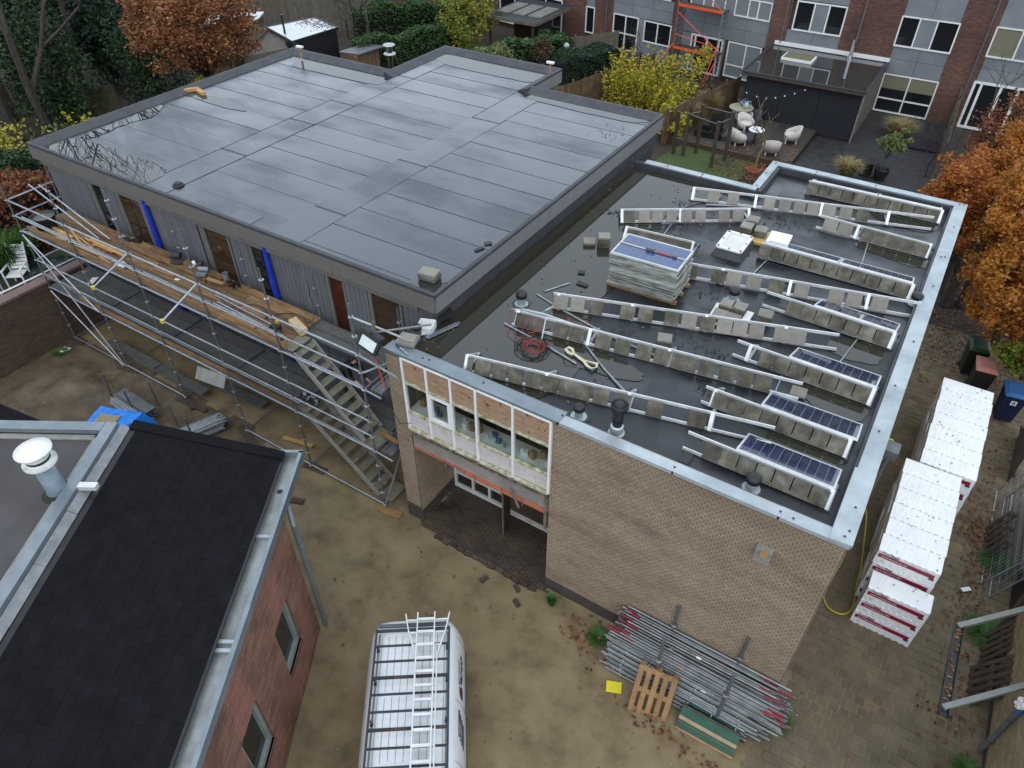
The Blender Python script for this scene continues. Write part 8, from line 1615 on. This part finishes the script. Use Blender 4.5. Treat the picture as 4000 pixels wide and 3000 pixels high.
watering_can('pale mint watering can on the beige table', (-10.75, 28.55, 1.06), pm('mint', (.45, .6, .55), rough=.5)); watering_can('purple-grey watering can behind the mint one', (-11.0, 28.85, 1.06), pm('purple', (.12, .12, .26), rough=.5))
for k, (p, mt, lb, s_) in enumerate((((-11.131,28.774,0.31), 'white', 'white sack standing under the beige table', (.16, .14, .3)), ((-10.881,29.183,0.31), 'wood_new', 'orange-white sack beside the beige table', (.2, .16, .2)), ((-10.559,29.132,0.31), 'white', 'small white canister beside the sacks', (.1, .09, .2)))): single('sack', crumple(V(p)+V((0, 0, s_[2])), s_, seed=30+k), M[mt], lb, 'sack', 'sacks under the garden table')
mb = MB(); mb.lathe((-10.25,29.242,0.31), [(.18, 0), (.22, .5), (.19, .5), (.16, .05)], 14); single('zinc_pot', mb, M['galv_dark'], 'grey tapered pot against the black extension', 'pot')
t = thing('planter_box', (-11.6, 26.4, .3), 'black open planter box on the garden deck', 'planter'); p = V((-11.652,26.037,0.31))
for dx, dy, w, d in ((0, -.4, 1.3, .05), (0, .4, 1.3, .05), (-.65, 0, .05, .85), (.65, 0, .05, .85), (.1, 0, .04, .8)): mb = MB(); mb.box(p+V((dx, dy, .16)), (w, d, .32), .12); mb.build('side', M['black'], t)
mb = MB(); mb.box(p+V((1.4, .3, .1)), (1.5, 1.0, .2), .12); mb.build('cover', M['darkgrey'], t); mb = MB(); mb.obox(p+V((.1, .6, .55)), V((.35, 0, .1)), V((.0, .05, .4)), V((0, .02, 0))); mb.build('lid', M['black'], t)
# garden posts with rails
PP = [((-10.397,23.047,0), 2.2), ((-10.1,24.046,0), 2.4), ((-11.608,24.188,0), 2.4), ((-12.027,23.57,0), 2.1), ((-12.514,23.514,0), 2.1)]
pn = ('nearest the roof notch', 'second from the deck corner', 'beside the planter box', 'left of the planter', 'closest to the yellow bush')
for (p, h), w in zip(PP, pn): mb = MB(); mb.box((p[0], p[1], h/2), (.14, .14, h)); mb.box((p[0], p[1], h+.015), (.17, .17, .03)); single('garden_post', mb, M['wood_dark'], 'weathered square garden post, %s' % w, 'post', 'garden posts with wires')
for k, (i, j, z) in enumerate(((0, 1, 2.15), (0, 3, 2.1), (3, 2, 2.1), (2, 1, 2.35), (4, 3, 2.0), (4, 3, .9))):
    a, b = V(PP[i][0]), V(PP[j][0]); mb = MB(); mb.tube(a+V((0, 0, z)), b+V((0, 0, z)), .018, 6); single('post_rail', mb, M['galv_dark'], 'thin rail %s' % ('from nearest post to the deck-corner post', 'from nearest post to the left posts', 'between left post and planter post', 'between planter post and deck-corner post', 'high between the two leftmost posts', 'low between the two leftmost posts')[k], 'rail', 'thin rails between garden posts')
p = V((-10.053,23.453,0.4)); mb = MB(); mb.path([p+V((.55*math.cos(a*.3), .55*math.sin(a*.3), .1*math.sin(a))) for a in range(22)], .03, 6); single('hoop', mb, M['black'], 'black hoop leaning among the garden posts', 'hoop')
p = V((-8.505,23.48,0.1)); mb = MB(); mb.path([p+V((.22*math.cos(a*.5)*(1+.02*a), .2*math.sin(a*.5), .02+.004*a)) for a in range(40)], .014, 5); single('red_hose', mb, pm('hose_red', (.5, .1, .06), rough=.5), 'coiled red hose on the leaf-strewn lawn', 'hose')
# plank fences
def plank_fence(label, a, b, h, mat, pw=.13, gap=.02, z0=0.0, lean=0.0, maxn=300):
    t = thing('plank_fence', (a[0], a[1], z0), label, 'fence'); a, b = V((*a[:2], z0)), V((*b[:2], z0)); L = (b-a).length; d = (b-a)/L; n = int(L/(pw+gap)); mb0 = MB(); mb0.box((0, 0, h/2), (pw, .022, h)); me = mb0.mesh('plank', mat); rz = math.atan2(d.y, d.x)
    for k in range(min(n, maxn)): link('plank', me, t, mtx=Matrix.Translation(a+d*(k+.5)*(pw+gap)+V((0, 0, random.uniform(-.03, .02)))) @ Matrix.Rotation(rz, 4, 'Z'))
    sd_ = V((-d.y, d.x, 0))
    for z in (h*.2, h*.8): mb = MB(); mb.beam(a+V((0, 0, z))+sd_*.035, b+V((0, 0, z))+sd_*.035, .03, .07); mb.build('rail', mat, t)
    k = 0
    while k <= L: mb = MB(); mb.box(a+d*k+sd_*.09+V((0, 0, h*.53)), (.09, .09, h*1.06), rz); mb.build('post', mat, t); k += 1.85
plank_fence('brown plank fence running from the rear roof wing to the tower', (-19.6, 23.6), (-17.5, 32.3), 1.8, M['wood_fence']); plank_fence('brown plank fence behind the yellow bush and deck', (-13.4, 24.4), (-12.0, 31.2), 1.75, M['wood_fence']); plank_fence('tall grey plank fence at the top left', (-46.5, 26.0), (-38.5, 33.0), 2.3, M['wood_grey'], .15); plank_fence('greenish plank fence between the dark evergreens', (-40.6, 9.2), (-38.9, 11.8), 1.9, pm('wood_green', [(.06, .06, .025), (.1, .095, .04)], scale=3, rough=.85, obj=.15)); plank_fence('dark trellis fence in front of the rightmost house', (-1.2, 27.2), (-1.55, 35.0), 1.8, M['wood_grey'], .07, .07); plank_fence('dark horizontal garden screen by the white garden door', (-23.3, 33.2), (-21.6, 35.9), 1.6, M['wood_grey'], .2, .01)
# raised planter and terrace by the white garden door
mb = MB(); mb.bb((-21.5, 30.5, 0), (-17.8, 36.4, .25)); mb.build('garden_terrace', pm('terrace_dk', [(.04, .038, .035), (.07, .066, .06)], rough=.5, scale=4), None, kind='structure')
t = thing('raised_bed', (-21.6, 34, 0), 'grey block raised bed beside the white garden door', 'planter'); mb = MB(); mb.box((-22.2, 34.2, .4), (2.6, 2.2, .8), -.3); mb.build('block_wall', M['concrete'], t); mb = MB(); mb.box((-22.0, 33.9, .81), (1.5, 1.2, .03), -.3); mb.build('moss', pm('moss', [(.06, .07, .02), (.1, .1, .03)], rough=.9, scale=5), t)
t = thing('glass_table', (-19.6, 34.0, .25), 'black garden table with a yellow bowl', 'table'); c = V((-20.211,34.245,0.9)); mb = MB(); mb.box(c, (1.7, .9, .04), -.12); mb.build('table_top', glassy('tabletop', (.03, .035, .04), .05), t)
for sx, sy in ((-.75, -.38), (.75, -.38), (.75, .38), (-.75, .38)): mb = MB(); mb.box((c.x+sx, c.y+sy, c.z/2+.1), (.06, .06, c.z-.25)); mb.build('leg', M['black'], t)
mb = MB(); mb.lathe(c+V((.0, .1, .02)), [(.1, 0), (.2, .06), (.17, .06), (.08, .02)], 14); single('bowl', mb, M['wood_new'], 'yellow bowl on the black garden table', 'bowl')
t = thing('trash_can', (-22.201,36.242,0.25), 'blue-grey bin with white lid by the garden door', 'bin'); p = V((-22.201,36.242,0.25)); mb = MB(); mb.box(p+V((0, 0, .25)), (.4, .34, .5)); mb.build('body', pm('bin_grey', (.08, .11, .16), rough=.5), t); mb = MB(); mb.box(p+V((0, 0, .53)), (.44, .38, .06)); mb.build('lid', M['white'], t)
single('teal_tarp', crumple((-22.681,31.534,0.4), (.75, .55, .4), seed=9), pm('teal', [(.01, .08, .09), (.03, .2, .21)], scale=5, rough=.4), 'crumpled teal tarpaulin behind the roof corner', 'tarpaulin')
t = thing('garden_lantern', (-23.301,32.018,1.2), 'mint green garden lantern above the clipped hedge', 'lantern'); p = V((-22.645,30.802,1.6)); mb = MB(); mb.lathe(p, [(.08, 0), (.17, .12), (.19, .2), (.05, .34)], 6); mb.build('shade', pm('mint2', (.35, .5, .4), rough=.5), t); mb = MB(); mb.tube((p.x, p.y, 0), p, .03, 6); mb.build('post', M['black'], t)
mb = MB(); mb.bb((-22.5, 26.5, .04), (-19.8, 30.5, .08)); mb.build('grass_patch', MATS['lawn'], None, kind='structure')
# orange mobile scaffold tower
TW = thing('scaffold_tower', (-16, 34, 0), 'grey and orange mobile scaffold tower before the terraced houses', 'scaffold tower'); om = pm('tower_orange', [(.7, .08, .02), (.8, .13, .03)], scale=4, rough=.45)
f0, f1 = V((-17.3, 34.3, 0)), V((-14.5, 33.9, 0)); dpt = V((-.2, -1.1, 0)) if False else V((.1, 1.0, 0))
for b in (f0, f1):
    for o in (V((0, 0, 0)), dpt): mb = MB(); mb.tube(b+o, b+o+V((0, 0, 6.5)), .025, 8); mb.build('upright', M['galv'], TW)
    z = .4
    while z < 6.4: mb = MB(); mb.tube(b+V((0, 0, z)), b+dpt+V((0, 0, z)), .018, 6); mb.build('rung', M['galv'], TW); z += .28
for z in (1.6, 3.9): 
    mb = MB(); c = (f0+f1)/2+dpt/2; mb.obox(c+V((0, 0, z)), (f1-f0)/2, dpt*.45, V((0, 0, .03))); mb.build('platform', M['wood_dark'], TW); mb = MB(); mb.beam(f0-dpt*.04+V((0, 0, z+.08)), f1-dpt*.04+V((0, 0, z+.08)), .03, .14); mb.build('toe_board', om, TW)
for p, q in ((f0+V((0, 0, 3.6)), f1+V((0, 0, 2.0))), (f1+V((0, 0, 4.0)), f0+V((0, 0, 5.8))), (f0+V((0, 0, 2.4)), f1+V((0, 0, 2.1))), (f0+V((0, 0, .6)), f1+V((0, 0, 1.5)))): mb = MB(); mb.tube(p, q, .022, 6); mb.build('brace', om, TW)
for a, b in ((f0+V((0, 0, 1.9)), V((-18.3, 32.6, .1))), (f0+V((0, 0, 1.2)), V((-18.2, 32.7, .1))), (f1+V((0, 0, 2.2)), V((-14.6, 32.2, .1))), (f1+V((0, 0, 1.3)), V((-14.55, 32.3, .1)))): mb = MB(); mb.tube(a, b, .025, 6); mb.build('stabiliser', om, TW)
# glass veranda, sheds
t = thing('veranda', (-27, 33, 0), 'glass-roofed wooden veranda at the top centre', 'veranda')
mb = MB(); mb.bb((-29.0, 31.6, 2.4), (-25.3, 36.2, 2.52)); mb.build('roof', M['bitumen_old'], t)
for k in range(3): mb = MB(); mb.box((-28.2+k*1.15, 33.6, 2.57), (.9, 2.4, .08)); mb.build('rooflight', pm('rooflight', [(.2, .2, .17), (.32, .32, .28)], rough=.15, scale=2), t)
mb = MB(); mb.beam((-29.0, 31.55, 2.4), (-25.3, 31.55, 2.4), .08, .22); mb.beam((-25.28, 31.6, 2.4), (-25.28, 36, 2.4), .08, .22); mb.build('fascia', M['wood_grey'], t)
for x in (-28.8, -25.6): mb = MB(); mb.box((x, 31.8, 1.2), (.14, .14, 2.4)); mb.build('post', M['wood_dark'], t)
mb = MB(); mb.bb((-28.9, 34.8, 0), (-25.4, 34.9, 2.3)); mb.build('glazing', M['glass_brown'], t); mb = MB(); mb.bb((-25.5, 32, 0), (-25.4, 34.8, 2.3)); mb.build('glazing', M['glass_dark'], t)
round_table('white round table under the veranda', (-27.6, 32.2, .05), .5, .75, M['white'], M['black']); 
t = thing('egg_chair', (-26.5, 32.6, 0), 'white shell chair under the veranda', 'chair'); mb = ico((-26.5, 32.6, .75), (.45, .4, .5), 2); mb.build('shell', M['white_dirty'], t, smooth=True)
SH = thing('white_roofed_shed', (-37, 23, 0), 'black shed with a bright white wet roof', 'shed'); q = [V((-37.9, 25.5, 2.4)), V((-35.1, 24.6, 2.4)), V((-35.4, 20.7, 2.4)), V((-38.9, 22.4, 2.4))]
mb = MB(); mb.prism([(p.x, p.y) for p in q], 2.32, 2.42); mb.build('roof', pm('roof_white', [(.5, .53, .56), (.62, .65, .68)], scale=1.2, rough=.15), SH); mb = MB(); c = sum((Vector((p.x, p.y)) for p in q), Vector((0, 0)))/4; mb.prism([(c.x+(p.x-c.x)*.95, c.y+(p.y-c.y)*.95) for p in q], 0, 2.3); mb.build('wall', M['black'], SH)
for i in range(4): mb = MB(); a, b = q[i], q[(i+1) % 4]; mb.beam(a+V((0, 0, -.02)), b+V((0, 0, -.02)), .06, .16); mb.build('roof_edge', M['black'], SH)
mb = MB(); mb.tube((-36.9, 22.0, 2.4), (-36.9, 22.0, 3.4), .06, 8); mb.lathe((-36.9, 22.0, 3.4), [(.1, 0), (.1, .06)], 8); mb.build('stove_pipe', M['black'], SH)
mb = MB(); random.seed(3)
for k in range(240): leaf(mb, (random.uniform(-38, -35.3), random.gauss(24.6, .5), 2.44), random.uniform(.05, .09), random.uniform(0, 6.28))
mb.build('roof_leaves', F['bramble'], SH, kind='stuff')
t = thing('green_roofed_shed', (-36.5, 19, 0), 'gabled shed with mossy green corrugated roof', 'shed'); R0, R1 = V((-35.8, 19.9, 3.3)), V((-39.5, 21.3, 3.3)); sv = (R1-R0).normalized(); ov = V((-sv.y, sv.x, 0)); ov = ov if ov.y > 0 else -ov
for sg in (1, -1):
    for k in range(28):
        a = R0+(R1-R0)*(k+.5)/28; mb = MB(); mb.obox(a+ov*sg*.85+V((0, 0, -.62+.012*(k % 2))), sv*.068, (ov*sg*.88+V((0, 0, -.63))), V((0, 0, .015))); mb.build('roof_sheet', pm('mossroof', [(.03, .045, .025), (.07, .085, .05)], scale=4, rough=.8), t)
for k in range(10): z = .1+k*.2; w = 1.7 if z < 2.0 else 1.7*(3.2-z)/1.2; mb = MB(); mb.obox(R0+sv*.12-V((0, 0, R0.z-z-.1)), sv*.01, ov*w, V((0, 0, .095))); mb.build('gable_board', M['wood_grey'], t)
for k in range(6): z = 2.1+k*.18; w = max(.1, 1.65*(3.25-z)/1.25); mb = MB(); mb.obox(R0+sv*.12-V((0, 0, R0.z-z-.09)), sv*.01, ov*w, V((0, 0, .086))); mb.build('gable_board', pm('gable_pale', [(.3, .28, .23), (.4, .38, .32)], scale=5, rough=.8), t)
for sg in (1, -1): mb = MB(); mb.beam(R0+V((0, 0, .02)), R0+ov*sg*1.75+V((0, 0, -1.27)), .05, .12); mb.build('barge_board', M['wood_dark'], t)
t = thing('far_shed', (-42, 22, 0), 'far shed with white roof behind the oak', 'shed'); mb = MB(); mb.box((-42.0, 22.6, 2.45), (3.2, 2.6, .1), .6); mb.build('roof', MATS['roof_white'], t); mb = MB(); mb.box((-42.0, 22.6, 1.2), (3.0, 2.4, 2.4), .6); mb.build('wall', M['wood_dark'], t)
t = thing('bike_shed', (-32.9, 24.3, 0), 'low orange-brown wooden shed behind the bare tree', 'shed'); mb = MB(); mb.prism([(-33.6, 22.9), (-32.3, 23.1), (-32.1, 25.2), (-33.4, 25.0)], 1.62, 1.7); mb.build('roof', M['galv_dark'], t)
for k in range(14): mb = MB(); mb.bb((-33.55+.0*k, 22.95+.145*k, 0), (-32.35, 23.08+.145*k, 1.6)); mb.build('plank', M['wood_fence'], t)
t = thing('chrome_vent', (-20.9, 13.0, 0), 'tall chrome flue with double cap beyond the roof notch', 'flue'); p = V((-20.752,12.838,5.6)); mb = MB(); mb.tube((p.x, p.y, 0), (p.x, p.y, 6.1), .1, 12); mb.build('pipe', pm('chrome', (.8, .8, .8), rough=.15, metal=1), t)
for z in (6.1, 6.42): mb = MB(); mb.lathe((p.x, p.y, z), [(.2, 0), (.24, .02), (.22, .05), (.06, .09)], 16); mb.build('cap', M['zinc_white'], t)
mb = MB(); mb.tube((p.x, p.y, 6.1), (p.x, p.y, 6.45), .13, 12); mb.build('drum', MATS['chrome'], t)
# back garden things near the spool table
t = thing('spool_table', (-3.95, 26.1, .05), 'black cable-reel table behind the back coping', 'table'); p = V((-3.95, 26.2, .05)); mb = MB(); mb.lathe(p+V((0, 0, .62)), [(.45, 0), (.45, .05)], 22); mb.build('top', M['black'], t); mb = MB(); mb.lathe(p, [(.4, 0), (.4, .05), (.2, .06), (.2, .62)], 18); mb.build('drum', M['black'], t)
t = thing('plant_pot', (-3.35, 25.9, .05), 'black pot with a small olive tree', 'pot'); p = V((-3.35, 25.95, .05)); mb = MB(); mb.lathe(p, [(.25, 0), (.34, .5), (.3, .5), (.25, .4)], 18); mb.build('pot', M['black'], t)
tree('olive_tree', 'small round grey-green olive tree in the black pot', 'tree', (-3.35, 25.95, .4), (-3.2, 26.3, 1.75), (.75, .75, .6), 34, 2400, .055, F['olive'], 51, .03, cr=.25, shell=.2, limbs=8)
t = thing('dark_mat', (-2.3, 31, .05), 'dark purple covers on the ground by the trellis fence', 'mat'); mb = MB(); mb.box((-2.5, 31.0, .12), (.9, 1.4, .1)); mb.build('cover', pm('purple_dark', (.03, .02, .035), rough=.4), t); mb = MB(); mb.box((-1.75, 31.0, .12), (.4, 1.4, .1)); mb.build('cover', MATS['purple_dark'], t)
# things on the window board seen through the panes
M['ltblue'] = pm('ltblue', (.1, .2, .34), rough=.5); random.seed(5); kinds = [('carton', 'brown carton', 'wood', .2), ('white_carton', 'white carton', 'white', .16), ('bottle', 'white bottle', 'white', .2), ('jar', 'grey jar', 'galv', .1), ('blue_box', 'pale blue carton', 'ltblue', .1), ('sponge', 'pale roll', 'white_dirty', .12)]
for k in range(20):
    x = -8.85+k*.17; nm, lb, mt, h = kinds[(k*5+k//3) % 6]; mb = MB(); z = 3.94
    if min(abs(x-w) for w in wx) < .07: x += .09
    if nm in ('bottle', 'jar'): mb.lathe((x, -.78+random.uniform(-.06, .08), z), [(.04, 0), (.04, h*.65), (.015, h*.8), (.015, h)], 10)
    else: mb.box((x, -.75+random.uniform(-.06, .08), z+h/2), (.11, .1, h), random.uniform(-.4, .4))
    single(nm, mb, M[mt], '%s on the window board, %s item from the left pane' % (lb, ORD[k]), lb.split()[-1], 'items on the window board')
